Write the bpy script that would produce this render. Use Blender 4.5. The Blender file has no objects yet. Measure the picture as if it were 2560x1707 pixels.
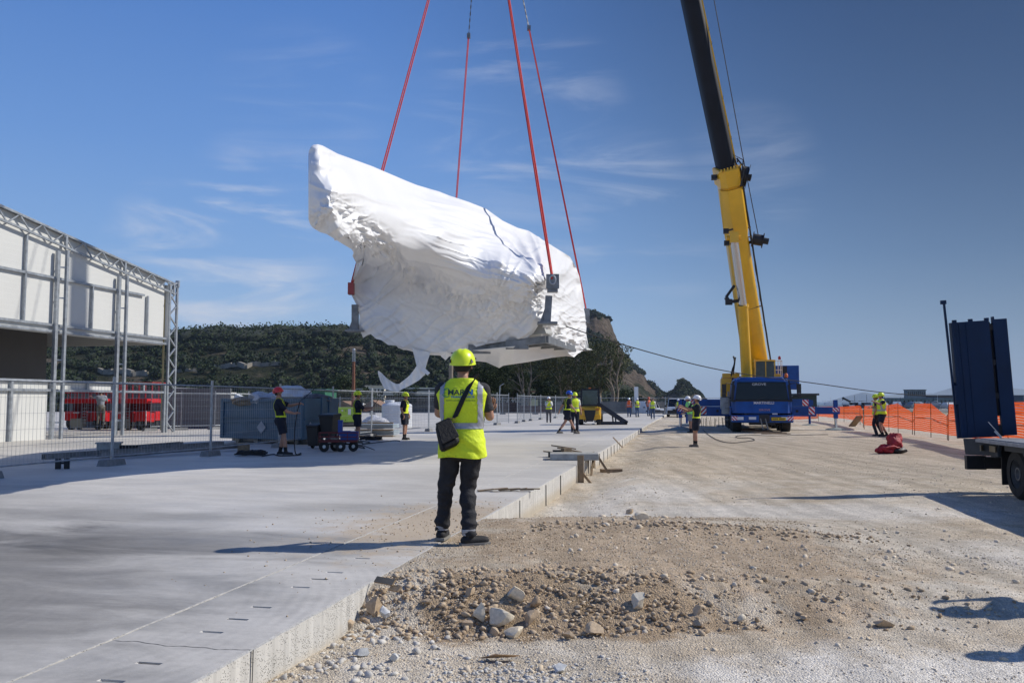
import bpy, bmesh, math, random
import numpy as np
from mathutils import Vector, Matrix
from mathutils.bvhtree import BVHTree
R = math.radians
random.seed(7); rng = np.random.default_rng(11)
SC = bpy.context.scene
COL = SC.collection
# ---------------------------------------------------------------- camera
EYE = 1.37; F = 2133.0; PITCH = math.atan(150/2133.0)
cd = bpy.data.cameras.new('camera'); cam = bpy.data.objects.new('camera', cd); COL.objects.link(cam)
cam.location = (0, 0, EYE); cam.rotation_euler = (math.pi/2+PITCH, 0, 0)
cd.sensor_width = 36; cd.lens = 36*F/2560; cd.clip_end = 60000; cd.clip_start = .05
SC.camera = cam
cP, sP = math.cos(PITCH), math.sin(PITCH)
# ---------------------------------------------------------------- light
SUN_AZ = math.atan2(.975, .22)      # from +Y towards +X
SUN_EL = R(40)
W = bpy.data.worlds.new("World"); SC.world = W; W.use_nodes = True
nt = W.node_tree; nt.nodes.clear()
def N(tree, t, **kw):
    n = tree.nodes.new(t)
    for k, v in kw.items():
        if k == 'inp':
            for a, b in v.items(): n.inputs[a].default_value = b
        else: setattr(n, k, v)
    return n
L = nt.links.new
sky = N(nt, 'ShaderNodeTexSky', sky_type='NISHITA', sun_disc=False, sun_elevation=SUN_EL, sun_rotation=SUN_AZ, air_density=1.0, dust_density=0.25, ozone_density=2.6, altitude=0)
hs = N(nt, 'ShaderNodeHueSaturation', inp={'Saturation': 1.12, 'Value': 1.0})
L(sky.outputs[0], hs.inputs['Color'])
geo = N(nt, 'ShaderNodeTexCoord')
# polarised, darker part of the sky: towards the upper right
def vdot(v, off):
    d = N(nt, 'ShaderNodeVectorMath', operation='DOT_PRODUCT'); d.inputs[1].default_value = Vector(v).normalized(); L(geo.outputs['Generated'], d.inputs[0]); return d
dp = vdot((.62, .62, .55), 0)
mr = N(nt, 'ShaderNodeMapRange', interpolation_type='SMOOTHSTEP', inp={'From Min': .62, 'From Max': 1.0, 'To Min': 1.0, 'To Max': .29}); L(dp.outputs['Value'], mr.inputs['Value'])
sx = N(nt, 'ShaderNodeSeparateXYZ'); L(geo.outputs['Generated'], sx.inputs[0])
mz = N(nt, 'ShaderNodeMapRange', inp={'From Min': .0, 'From Max': .5, 'To Min': 1.22, 'To Max': .9}); L(sx.outputs['Z'], mz.inputs['Value'])
mm = N(nt, 'ShaderNodeMath', operation='MULTIPLY'); L(mr.outputs[0], mm.inputs[0]); L(mz.outputs[0], mm.inputs[1])
sc_ = N(nt, 'ShaderNodeVectorMath', operation='SCALE'); L(hs.outputs[0], sc_.inputs[0]); L(mm.outputs[0], sc_.inputs['Scale'])
# thin cirrus
mp = N(nt, 'ShaderNodeMapping', inp={'Scale': (2.0, 2.0, 12.0), 'Rotation': (0, R(-12), 0)}); L(geo.outputs['Generated'], mp.inputs[0])
nz = N(nt, 'ShaderNodeTexNoise', inp={'Scale': 1.7, 'Detail': 9, 'Roughness': .6, 'Distortion': 1.1}); L(mp.outputs[0], nz.inputs['Vector'])
def pxdir(x, y):
    u = (x-1280)/F; v = (853.5-y)/F
    return Vector((u, cP-v*sP, sP+v*cP))
tot = None
for (x, y, a, w) in ((600, 640, .9965, 1.25), (500, 680, .9965, 1.25), (720, 790, .9985, .45), (1560, 545, .9965, .5), (1650, 600, .9990, .4), (1290, 330, .993, .42), (1860, 440, .9990, .22), (760, 290, .997, .25), (1250, 430, .995, .3), (680, 500, .9985, .55)):
    d = vdot(pxdir(x, y), 0)
    m = N(nt, 'ShaderNodeMapRange', interpolation_type='SMOOTHSTEP', inp={'From Min': a-.0035, 'From Max': 1.0, 'To Min': 0, 'To Max': w}); L(d.outputs['Value'], m.inputs['Value'])
    if tot is None: tot = m.outputs[0]
    else:
        q = N(nt, 'ShaderNodeMath', operation='MAXIMUM'); L(tot, q.inputs[0]); L(m.outputs[0], q.inputs[1]); tot = q.outputs[0]
nr = N(nt, 'ShaderNodeMapRange', interpolation_type='SMOOTHSTEP', inp={'From Min': .43, 'From Max': .82, 'To Min': 0, 'To Max': 1.0}); L(nz.outputs['Fac'], nr.inputs['Value'])
cf = N(nt, 'ShaderNodeMath', operation='MULTIPLY'); L(tot, cf.inputs[0]); L(nr.outputs[0], cf.inputs[1])
# bluer, cleaner air than the model's horizon: blend the model sky with a measured vertical gradient of this sky
gr = N(nt, 'ShaderNodeValToRGB'); L(sx.outputs['Z'], gr.inputs[0]); el = gr.color_ramp.elements
while len(el) < 6: el.new(.5)
for q, (p_, c_) in zip(el, ((0, (5.3, 7.0, 8.9)), (.06, (3.9, 5.9, 8.7)), (.16, (2.3, 4.35, 8.2)), (.28, (1.45, 3.3, 7.6)), (.42, (.85, 2.35, 6.5)), (.75, (.45, 1.3, 4.6)))): q.position = p_; q.color = (c_[0]/10, c_[1]/10, c_[2]/10, 1)
g10 = N(nt, 'ShaderNodeVectorMath', operation='SCALE', inp={'Scale': 10.0}); L(gr.outputs[0], g10.inputs[0])
gsc = N(nt, 'ShaderNodeVectorMath', operation='SCALE'); L(g10.outputs[0], gsc.inputs[0]); L(mr.outputs[0], gsc.inputs['Scale'])
bl = N(nt, 'ShaderNodeMix', data_type='RGBA', inp={'Factor': .82}); L(sc_.outputs[0], bl.inputs['A']); L(gsc.outputs[0], bl.inputs['B'])
mx = N(nt, 'ShaderNodeMix', data_type='RGBA'); L(cf.outputs[0], mx.inputs['Factor']); L(bl.outputs['Result'], mx.inputs['A']); mx.inputs['B'].default_value = (7.2, 7.6, 8.6, 1)
bg = N(nt, 'ShaderNodeBackground', inp={'Strength': .095}); L(mx.outputs['Result'], bg.inputs['Color'])
wo = N(nt, 'ShaderNodeOutputWorld'); L(bg.outputs[0], wo.inputs['Surface'])
sl = bpy.data.lights.new('sun', 'SUN'); sl.energy = 4.7; sl.angle = R(.55); sl.color = (1, .955, .88)
so = bpy.data.objects.new('sun', sl); COL.objects.link(so)
SD = Vector((math.sin(SUN_AZ)*math.cos(SUN_EL), math.cos(SUN_AZ)*math.cos(SUN_EL), math.sin(SUN_EL)))
so.rotation_euler = SD.to_track_quat('Z', 'Y').to_euler(); so.location = (0, 0, 50)
SC.view_settings.view_transform = 'Standard'; SC.view_settings.look = 'None'; SC.view_settings.gamma = 1; SC.view_settings.exposure = 0.0
SC.cycles.max_bounces = 6; SC.cycles.transparent_max_bounces = 24
# ---------------------------------------------------------------- noise + ground height
def _h(ix, iy, s):
    n = (ix*374761393 + iy*668265263 + s*1442695041) & 0xffffffff
    n = ((n ^ (n >> 13))*1274126177) & 0xffffffff
    return ((n ^ (n >> 16)) & 0xffff)/65535.0
def vnoise(x, y, s=0):
    x = np.asarray(x, float); y = np.asarray(y, float)
    ix = np.floor(x).astype(np.int64); iy = np.floor(y).astype(np.int64); fx = x-ix; fy = y-iy
    fx = fx*fx*(3-2*fx); fy = fy*fy*(3-2*fy)
    a = _h(ix, iy, s); b = _h(ix+1, iy, s); c = _h(ix, iy+1, s); d = _h(ix+1, iy+1, s)
    return (a+(b-a)*fx)+((c+(d-c)*fx)-(a+(b-a)*fx))*fy
def fbm(x, y, o=4, s=0):
    v = 0; a = .5
    for i in range(o): v = v+a*(vnoise(x, y, s+i*7)-.5); x = np.asarray(x)*2.03; y = np.asarray(y)*2.03; a *= .5
    return v
def sst(a, b, x):
    t = np.clip((np.asarray(x, float)-a)/(b-a), 0, 1); return t*t*(3-2*t)
SA = math.atan(.2063); sa, ca = math.sin(SA), math.cos(SA)
SO = Vector((-2.44, 0, 0))
def to_slab(x, y): return (np.asarray(x)+2.44)*ca-np.asarray(y)*sa, (np.asarray(x)+2.44)*sa+np.asarray(y)*ca
def from_slab(s, t): return Vector((-2.44+s*ca+t*sa, -s*sa+t*ca, 0))
SLAB_END = 100.0
def gh(x, y):
    x = np.asarray(x, float); y = np.asarray(y, float)
    s, t = to_slab(x, y)
    base = -.29+.0045*np.clip(y-8, 0, 45)+.05*sst(4, 9, s)*sst(8, 14, y)
    base = base+.10*sst(7.0, 3.5, y)*sst(2.2, -.2, s)
    n1 = fbm(x*.9, y*.9, 3, 3)
    yf = 6.05+.10*s+.35*n1
    hgt = .275*sst(5.6, .6, s)+.03
    back = 1-sst(9.6+.25*s, 12.4+.1*s, y)
    m = sst(yf, yf+.85, y)*back*hgt*sst(6.6, 4.2, s)
    # second ridge line of clods
    r2 = np.exp(-((y-9.55-.1*(x-1)-.3*n1)/.22)**2)*sst(.2, .9, x)*sst(4.4, 3.0, x)*.07
    tr = -.13*sst(1.5, .5, s)*sst(11.0, 13.0, t)*sst(60, 24, t)
    z = base+m+r2+tr+.03*fbm(x*.45, y*.45, 3, 9)+.022*fbm(x*2.6, y*2.6, 3, 5)*sst(60, 12, y)
    z = np.where(s < -.12, np.minimum(z, -.32), z)
    z = np.where((s < 3), np.minimum(z, -.006+.01*s), z)
    # far: shore drop on the right, sea beyond
    z = z-9*sst(150, 230, y)*sst(-40, 60, x)
    z = z-9*sst(60, 100, x)*sst(-400, 80, y)
    # far terrain left gently below site level
    z = z-2.2*sst(101, 112, t)*sst(60, 10, x-0*y)
    return z
def gz(x, y): return float(gh(x, y))
def P(x, y, Y):
    d = pxdir(x, y); t = Y/d.y
    return Vector((d.x*t, Y, EYE+d.z*t))
def onplane(x, y, z=0.0):
    d = pxdir(x, y); t = (z-EYE)/d.z
    return Vector((d.x*t, d.y*t, z))
def onground(x, y):
    z = -.25
    for i in range(12):
        p = onplane(x, y, z); z = .5*z+.5*gz(p.x, p.y)
    p.z = gz(p.x, p.y); return p
# ---------------------------------------------------------------- mesh builder
class MB:
    def __init__(s): s.v = []; s.f = []; s.mi = []; s.m = 0
    def add(s, vs, fs, M=None):
        o = len(s.v)
        for p in vs:
            p = Vector(p); s.v.append(M @ p if M else p)
        for f in fs: s.f.append(tuple(o+i for i in f)); s.mi.append(s.m)
        return s
    def box(s, c, d, rot=None, M=None, taper=None):
        x, y, z = d[0]/2, d[1]/2, d[2]/2
        tx, ty = taper or (1, 1)
        vs = [(-x, -y, -z), (x, -y, -z), (x, y, -z), (-x, y, -z), (-x*tx, -y*ty, z), (x*tx, -y*ty, z), (x*tx, y*ty, z), (-x*tx, y*ty, z)]
        T = Matrix.Translation(c)
        if rot is not None: T = T @ (rot if isinstance(rot, Matrix) else Matrix.Rotation(rot, 4, 'Z'))
        if M is not None: T = M @ T
        return s.add(vs, [(3, 2, 1, 0), (4, 5, 6, 7), (0, 1, 5, 4), (1, 2, 6, 5), (2, 3, 7, 6), (3, 0, 4, 7)], T)
    def hexa(s, vs, M=None):   # 8 corners: bottom 4 ccw, top 4 ccw
        return s.add(vs, [(3, 2, 1, 0), (4, 5, 6, 7), (0, 1, 5, 4), (1, 2, 6, 5), (2, 3, 7, 6), (3, 0, 4, 7)], M)
    def bar(s, a, b, w, h=None, up=(0, 0, 1), M=None):
        a = Vector(a); b = Vector(b); h = h or w; d = (b-a); l = d.length
        if l < 1e-6: return s
        d /= l; up = Vector(up)
        if abs(d.dot(up)) > .97: up = Vector((1, 0, 0)) if abs(d.x) < .9 else Vector((0, 1, 0))
        sx = d.cross(up).normalized(); uz = sx.cross(d)
        T = Matrix((sx, d, uz)).transposed().to_4x4(); T.translation = (a+b)/2
        return s.box((0, 0, 0), (w, l, h), M=(M @ T if M else T))
    def cyl(s, a, b, r0, r1=None, n=12, caps=True, M=None):
        a = Vector(a); b = Vector(b); r1 = r0 if r1 is None else r1
        d = (b-a).normalized(); up = Vector((0, 0, 1)) if abs(d.z) < .95 else Vector((1, 0, 0))
        u = d.cross(up).normalized(); w = u.cross(d)
        vs = []
        for p, r in ((a, r0), (b, r1)):
            for i in range(n):
                t = 2*math.pi*i/n; vs.append(p+u*(r*math.cos(t))+w*(r*math.sin(t)))
        fs = [(i, n+i, n+(i+1) % n, (i+1) % n) for i in range(n)]
        if caps: fs += [tuple(range(n)), tuple(range(2*n-1, n-1, -1))]
        return s.add(vs, fs, M)
    def lathe(s, prof, n=20, T=None, caps=True):   # prof list of (r,z) around z
        vs = []; fs = []
        for r, z in prof:
            for i in range(n):
                t = 2*math.pi*i/n; vs.append((r*math.cos(t), r*math.sin(t), z))
        for k in range(len(prof)-1):
            for i in range(n):
                j = (i+1) % n; fs.append((k*n+i, k*n+j, (k+1)*n+j, (k+1)*n+i))
        if caps: fs.append(tuple(range(n-1, -1, -1))); o = (len(prof)-1)*n; fs.append(tuple(range(o, o+n)))
        return s.add(vs, fs, T)
    def tube(s, pts, r, n=6, M=None):
        pts = [Vector(p) for p in pts]; vs = []; fs = []; u = None
        for k, p in enumerate(pts):
            a = pts[max(0, k-1)]; b = pts[min(len(pts)-1, k+1)]; d = (b-a).normalized()
            if u is None: u = d.cross(Vector((0, 0, 1)) if abs(d.z) < .95 else Vector((1, 0, 0))).normalized()
            else: u = (u-d*u.dot(d)).normalized()
            w = u.cross(d); rr = r[k] if isinstance(r, (list, tuple)) else r
            for i in range(n):
                t = 2*math.pi*i/n; vs.append(p+u*(rr*math.cos(t))+w*(rr*math.sin(t)))
        for k in range(len(pts)-1):
            for i in range(n):
                j = (i+1) % n; fs.append((k*n+i, (k+1)*n+i, (k+1)*n+j, k*n+j))
        fs.append(tuple(range(n))); o = (len(pts)-1)*n; fs.append(tuple(range(o+n-1, o-1, -1)))
        return s.add(vs, fs, M)
    def ball(s, c, r, n=12, k=8, M=None):
        rx, ry, rz = r if isinstance(r, (tuple, list)) else (r, r, r)
        prof = []; vs = []; fs = []
        for j in range(k+1):
            a = -math.pi/2+math.pi*j/k
            for i in range(n):
                t = 2*math.pi*i/n; vs.append((c[0]+rx*math.cos(a)*math.cos(t), c[1]+ry*math.cos(a)*math.sin(t), c[2]+rz*math.sin(a)))
        for j in range(k):
            for i in range(n):
                q = (i+1) % n; fs.append((j*n+i, j*n+q, (j+1)*n+q, (j+1)*n+i))
        return s.add(vs, fs, M)
    def prism(s, poly, depth, M=None):   # poly in local xz, extruded along y 0..depth
        n = len(poly); vs = [(x, 0, z) for x, z in poly]+[(x, depth, z) for x, z in poly]
        fs = [tuple(range(n)), tuple(range(2*n-1, n-1, -1))]+[(i, n+i, n+(i+1) % n, (i+1) % n) for i in range(n)]
        return s.add(vs, fs, M)
    def loft(s, rings, closed=True, caps=True, M=None):
        n = len(rings[0]); vs = [p for r in rings for p in r]; fs = []
        for k in range(len(rings)-1):
            for i in range(n if closed else n-1):
                j = (i+1) % n; fs.append((k*n+i, k*n+j, (k+1)*n+j, (k+1)*n+i))
        if caps and closed:
            fs.append(tuple(range(n-1, -1, -1))); o = (len(rings)-1)*n; fs.append(tuple(range(o, o+n)))
        return s.add(vs, fs, M)
    def quad(s, a, b, c, d, M=None): return s.add([a, b, c, d], [(0, 1, 2, 3)], M)
    def mesh(s, name, mats, smooth=None, origin=None):
        me = bpy.data.meshes.new(name)
        o = Vector(origin) if origin is not None else None
        me.from_pydata([tuple(p-o) if o else tuple(p) for p in s.v], [], s.f)
        for m in (mats if isinstance(mats, (list, tuple)) else [mats]): me.materials.append(m)
        if any(s.mi): me.polygons.foreach_set('material_index', s.mi)
        if smooth is not None:
            me.polygons.foreach_set('use_smooth', [True]*len(me.polygons))
            if smooth < 180: me.set_sharp_from_angle(angle=R(smooth))
        me.update(); return me
    def build(s, name, mats, parent=None, smooth=None, bevel=None, world=False):
        org = None
        if world and parent is not None: org = parent.location
        o = bpy.data.objects.new(name, s.mesh(name, mats, smooth, org)); COL.objects.link(o)
        if parent is not None: o.parent = parent
        if bevel:
            md = o.modifiers.new('bevel', 'BEVEL'); md.width = bevel; md.segments = 2; md.limit_method = 'ANGLE'; md.angle_limit = R(40)
        return o
def tag(o, label=None, cat=None, group=None, kind=None):
    if label: o['label'] = label
    if cat: o['category'] = cat
    if group: o['group'] = group
    if kind: o['kind'] = kind
    return o
def thing(name, label, cat, loc=(0, 0, 0), rz=0, group=None):
    o = bpy.data.objects.new(name, None); COL.objects.link(o); o.location = loc; o.rotation_euler = (0, 0, rz); o.empty_display_size = .2
    return tag(o, label, cat, group)
def single(mb, name, mats, label, cat, loc=(0, 0, 0), group=None, kind=None, smooth=None, bevel=None, rz=0):
    cen_ = sum(mb.v, Vector())/max(1, len(mb.v)); isw = rz == 0 and (cen_-Vector(loc)).length < cen_.length   # built in world coordinates?
    o = bpy.data.objects.new(name, mb.mesh(name, mats, smooth, loc if isw else None)); COL.objects.link(o); o.location = loc; o.rotation_euler = (0, 0, rz)
    if bevel:
        md = o.modifiers.new('bevel', 'BEVEL'); md.width = bevel; md.segments = 2; md.limit_method = 'ANGLE'; md.angle_limit = R(40)
    return tag(o, label, cat, group, kind)
def copy_tree(o, parent=None):
    c = o.copy(); COL.objects.link(c)
    if parent is not None: c.parent = parent
    for ch in list(o.children): copy_tree(ch, c)
    return c
def npmesh(name, V, Fc, mats, smooth=False):
    V = np.asarray(V, dtype=np.float32); Fc = np.asarray(Fc, dtype=np.int32); k = Fc.shape[1]
    me = bpy.data.meshes.new(name); me.vertices.add(len(V)); me.vertices.foreach_set('co', V.ravel())
    me.loops.add(Fc.size); me.loops.foreach_set('vertex_index', Fc.ravel())
    me.polygons.add(len(Fc)); me.polygons.foreach_set('loop_start', np.arange(0, Fc.size, k, dtype=np.int32))
    me.polygons.foreach_set('loop_total', np.full(len(Fc), k, dtype=np.int32))
    if smooth: me.polygons.foreach_set('use_smooth', np.ones(len(Fc), dtype=bool))
    for m in (mats if isinstance(mats, (list, tuple)) else [mats]): me.materials.append(m)
    me.update(calc_edges=True); me.validate(); return me
def ease_pts(pts, n=8):
    pts = [Vector(p) for p in pts]; out = []
    for i in range(len(pts)-1):
        p0 = pts[max(0, i-1)]; p1 = pts[i]; p2 = pts[i+1]; p3 = pts[min(len(pts)-1, i+2)]
        for k in range(n):
            t = k/n; out.append(.5*((2*p1)+(p2-p0)*t+(2*p0-5*p1+4*p2-p3)*t*t+(3*p1-p0-3*p2+p3)*t**3))
    out.append(pts[-1]); return out
def text_mb(s, h, mats=None, depth=.004, bold=0.0, xs=1.0):
    cu = bpy.data.curves.new('t', 'FONT'); cu.body = s; cu.size = h/.73; cu.extrude = depth/2; cu.offset = bold*h; cu.align_x = 'CENTER'; cu.resolution_u = 3
    ob = bpy.data.objects.new('t', cu); COL.objects.link(ob); dg = bpy.context.evaluated_depsgraph_get(); dg.update()
    me = bpy.data.meshes.new_from_object(ob.evaluated_get(dg)); m = MB()
    m.add([(v.co.x*xs, v.co.y, v.co.z) for v in me.vertices], [tuple(p.vertices) for p in me.polygons])
    bpy.data.objects.remove(ob); bpy.data.curves.remove(cu); bpy.data.meshes.remove(me); return m
ORD = 'first second third fourth fifth sixth seventh eighth ninth tenth eleventh twelfth thirteenth fourteenth fifteenth sixteenth seventeenth eighteenth nineteenth twentieth twenty-first twenty-second twenty-third twenty-fourth twenty-fifth twenty-sixth'.split()
# ---------------------------------------------------------------- materials
MATS = {}
def mat(name, col, rough=.6, metal=0, noise=0.0, nscale=3.0, bump=0.0, bscale=40.0, col2=None, spec=.5, coat=0, rand=0.0, trans=0, detail=6, dist=.02):
    if name in MATS: return MATS[name]
    m = bpy.data.materials.new(name); m.use_nodes = True; t = m.node_tree; b = t.nodes['Principled BSDF']
    b.inputs['Roughness'].default_value = rough; b.inputs['Metallic'].default_value = metal; b.inputs['Specular IOR Level'].default_value = spec
    b.inputs['Coat Weight'].default_value = coat; b.inputs['Base Color'].default_value = (*col, 1)
    tc = N(t, 'ShaderNodeTexCoord'); li = t.links.new
    if noise > 0 or col2:
        n = N(t, 'ShaderNodeTexNoise', inp={'Scale': nscale, 'Detail': detail, 'Roughness': .6}); li(tc.outputs['Object'], n.inputs['Vector'])
        r = N(t, 'ShaderNodeMapRange', inp={'From Min': .35, 'From Max': .65}); li(n.outputs['Fac'], r.inputs['Value'])
        x = N(t, 'ShaderNodeMix', data_type='RGBA'); li(r.outputs[0], x.inputs['Factor'])
        c2 = col2 or tuple(c*(1-noise) for c in col)
        x.inputs['A'].default_value = (*col, 1); x.inputs['B'].default_value = (*c2, 1); out = x.outputs['Result']
        if rand > 0:
            g = N(t, 'ShaderNodeNewGeometry'); rr = N(t, 'ShaderNodeMapRange', inp={'To Min': 1-rand, 'To Max': 1+rand}); li(g.outputs['Random Per Island'], rr.inputs['Value'])
            vm = N(t, 'ShaderNodeVectorMath', operation='SCALE'); li(out, vm.inputs[0]); li(rr.outputs[0], vm.inputs['Scale']); out = vm.outputs[0]
        li(out, b.inputs['Base Color'])
    if bump > 0:
        n = N(t, 'ShaderNodeTexNoise', inp={'Scale': bscale, 'Detail': 5, 'Roughness': .6}); li(tc.outputs['Object'], n.inputs['Vector'])
        bp = N(t, 'ShaderNodeBump', inp={'Strength': bump, 'Distance': dist}); li(n.outputs['Fac'], bp.inputs['Height']); li(bp.outputs[0], b.inputs['Normal'])
    MATS[name] = m; return m
steel = mat('galvanised_steel', (.42, .45, .48), .45, .55, .35, 6, .05, 30)
steel_d = mat('dull_steel', (.25, .26, .27), .5, .5, .4, 5)
black = mat('black_plastic', (.012, .012, .014), .55, 0, .3, 5)
rubber = mat('tyre_rubber', (.022, .022, .022), .85, 0, .5, 8, .2, 60)
wood = mat('weathered_wood', (.32, .23, .14), .85, 0, .45, 7, .3, 40)
conc = mat('precast_concrete', (.36, .36, .34), .85, 0, .3, 6, .3, 60)
white = mat('white_paint', (.75, .75, .74), .4, 0, .08, 3)
redp = mat('red_paint', (.55, .012, .015), .35, 0, .15, 3, coat=.3)
yel = mat('yellow_paint', (.78, .43, .012), .35, 0, .14, 1.3, coat=.25)
blue = mat('blue_paint', (.009, .08, .33), .42, 0, .35, 1.5, spec=.35)
navy = mat('navy_cloth', (.008, .012, .026), .9, 0, .3, 10, .3, 60)
glass = mat('dark_glass', (.004, .006, .010), .1, 0, 0, spec=.35)
hiv = mat('hi_vis_yellow', (.72, .86, .02), .7, 0, .10, 14, .7, 11, dist=.025)
hivo = mat('hi_vis_orange', (.85, .13, .02), .7, 0, .15, 10)
refl = mat('reflective_grey', (.36, .37, .40), .45, .2, .2, 20)
skin = mat('skin', (.42, .22, .145), .6, 0, .15, 12)
chrome = mat('chrome_rod', (.55, .57, .6), .22, .9)
# ================================================================ ground
def axis(segs):
    out = [segs[0][0]]
    for a, b, st in segs:
        n = max(1, int(round((b-a)/st))); out += [a+(b-a)*(i+1)/n for i in range(n)]
    return np.array(out)
gx = axis([(-9000, -800, 1600), (-800, -100, 100), (-100, -20, 6), (-20, -4, .8), (-4, -2, .1), (-2, 6.4, .038), (6.4, 12, .16), (12, 40, 1.2), (40, 120, 6), (120, 900, 80), (900, 9000, 1600)])
gy = axis([(-600, -60, 60), (-60, 0, 6), (0, 4.2, .35), (4.2, 11, .036), (11, 16, .09), (16, 30, .25), (30, 80, 1.2), (80, 260, 5), (260, 1200, 60), (1200, 14000, 1600)])
X, Y = np.meshgrid(gx, gy); Z = gh(X, Y)
lump = fbm(X*9, Y*9, 3, 21); near = ((X > -2.2) & (X < 6.5) & (Y > 4.1) & (Y < 11.2))
s_, t_ = to_slab(X, Y)
amp = .012+.05*sst(5.9, 6.3, Y-.1*s_)*sst(7.5, 6.9, Y-.1*s_)*sst(5.5, 3, s_)
Z = np.where(near & (s_ > 0.02), Z+lump*amp, Z)
nx, ny = len(gx), len(gy)
idx = np.arange(nx*ny).reshape(ny, nx)
Fq = np.stack([idx[:-1, :-1].ravel(), idx[:-1, 1:].ravel(), idx[1:, 1:].ravel(), idx[1:, :-1].ravel()], 1)
def ground_mat():
    m = bpy.data.materials.new('gravel_ground'); m.use_nodes = True; t = m.node_tree; li = t.links.new; b = t.nodes['Principled BSDF']; b.inputs['Roughness'].default_value = .95; b.inputs['Specular IOR Level'].default_value = .15
    tc = N(t, 'ShaderNodeTexCoord')
    def noise(sc, det=6, ro=.6, dis=0):
        n = N(t, 'ShaderNodeTexNoise', inp={'Scale': sc, 'Detail': det, 'Roughness': ro, 'Distortion': dis}); li(tc.outputs['Object'], n.inputs['Vector']); return n.outputs['Fac']
    def ramp(f, pts):
        r = N(t, 'ShaderNodeValToRGB'); li(f, r.inputs[0]); e = r.color_ramp.elements
        while len(e) < len(pts): e.new(.5)
        for q, (p, c) in zip(e, pts): q.position = p; q.color = (*c, 1)
        return r.outputs[0]
    def mixc(f, a, b_, mode='MIX'):
        x = N(t, 'ShaderNodeMix', data_type='RGBA', blend_type=mode)
        if isinstance(f, float): x.inputs['Factor'].default_value = f
        else: li(f, x.inputs['Factor'])
        for k, q in (('A', a), ('B', b_)):
            if isinstance(q, tuple): x.inputs[k].default_value = (*q, 1)
            else: li(q, x.inputs[k])
        return x.outputs['Result']
    big = ramp(noise(.32, 5, .55, .4), [(.36, (.58, .48, .345)), (.52, (.66, .585, .465)), (.68, (.74, .69, .59))])
    c = mixc(.5, big, ramp(noise(1.6, 7, .65), [(.33, (.47, .365, .245)), (.52, (.66, .57, .44)), (.72, (.78, .74, .66))]))
    # white powder patches, brown dug earth (position driven, as they lie on the site)
    pos = N(t, 'ShaderNodeSeparateXYZ'); li(tc.outputs['Object'], pos.inputs[0])
    def blob(cx, cy, rx, ry, soft=.7):
        a = N(t, 'ShaderNodeMapping', inp={'Location': (-cx/rx, -cy/ry, 0), 'Scale': (1/rx, 1/ry, 0)}); li(tc.outputs['Object'], a.inputs[0])
        nn = N(t, 'ShaderNodeTexNoise', inp={'Scale': 1.7, 'Detail': 5, 'Roughness': .65}); li(tc.outputs['Object'], nn.inputs['Vector'])
        ln = N(t, 'ShaderNodeVectorMath', operation='LENGTH'); li(a.outputs[0], ln.inputs[0])
        ad = N(t, 'ShaderNodeMath', operation='MULTIPLY_ADD'); li(nn.outputs['Fac'], ad.inputs[0]); ad.inputs[1].default_value = 1.6; li(ln.outputs['Value'], ad.inputs[2])
        mr = N(t, 'ShaderNodeMapRange', interpolation_type='SMOOTHSTEP', inp={'From Min': 1.15+soft, 'From Max': 1.25, 'To Min': 0, 'To Max': 1}); li(ad.outputs[0], mr.inputs['Value']); return mr.outputs[0]
    c = mixc(blob(1.3, 8.6, 3.2, 3.0, .5), c, mixc(noise(5, 5), (.44, .33, .215), (.62, .50, .365)))
    c = mixc(blob(.6, 6.5, 1.9, .8, .4), c, mixc(noise(7, 5), (.32, .23, .145), (.50, .385, .255)))
    for q in ((2.6, 5.0, 2.2, .95), (4.6, 5.2, 1.6, 1.0)): c = mixc(blob(*q), c, (.78, .73, .64))
    for q in ((4.3, 12.8, 3.6, 1.3), (2.4, 15.5, 1.2, 2.2), (5.8, 8.6, 1.2, 1.8), (1.2, 13.6, .9, 1.8)): c = mixc(blob(*q), c, (.74, .685, .59))
    c = mixc(blob(11, 26, 9, 13, .8), c, mixc(noise(1.2, 6), (.50, .41, .295), (.60, .52, .40)))
    # wheel tracks running along the slab
    mpt = N(t, 'ShaderNodeMapping', inp={'Rotation': (0, 0, SA+.05), 'Scale': (2.6, .16, 1)}); li(tc.outputs['Object'], mpt.inputs[0]); nt_ = N(t, 'ShaderNodeTexNoise', inp={'Scale': 1.1, 'Detail': 5, 'Roughness': .6}); li(mpt.outputs[0], nt_.inputs['Vector'])
    tm = N(t, 'ShaderNodeMapRange', inp={'From Min': .36, 'From Max': .62, 'To Min': .80, 'To Max': 1.08}); li(nt_.outputs['Fac'], tm.inputs['Value']); ts_ = N(t, 'ShaderNodeVectorMath', operation='SCALE'); li(c, ts_.inputs[0]); li(tm.outputs[0], ts_.inputs['Scale']); c = ts_.outputs[0]
    mid = ramp(noise(2.3, 8, .75), [(.34, (.80, .79, .78)), (.62, (1.06, 1.05, 1.04))]); c = mixc(1.0, c, mid, 'MULTIPLY')
    # far earth / scrub
    fr = N(t, 'ShaderNodeMapRange', inp={'From Min': 90, 'From Max': 120}); li(pos.outputs['Y'], fr.inputs['Value'])
    c = mixc(fr.outputs[0], c, mixc(noise(.06, 6), (.09, .10, .05), (.24, .20, .13)))
    # grains
    v = N(t, 'ShaderNodeTexVoronoi', inp={'Scale': 62}); li(tc.outputs['Object'], v.inputs['Vector'])
    v2 = N(t, 'ShaderNodeTexVoronoi', inp={'Scale': 150}); li(tc.outputs['Object'], v2.inputs['Vector'])
    g = N(t, 'ShaderNodeSeparateColor'); li(v.outputs['Color'], g.inputs[0])
    gm = N(t, 'ShaderNodeMapRange', inp={'To Min': .78, 'To Max': 1.18}); li(g.outputs[0], gm.inputs['Value'])
    g2 = N(t, 'ShaderNodeSeparateColor'); li(v2.outputs['Color'], g2.inputs[0])
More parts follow.
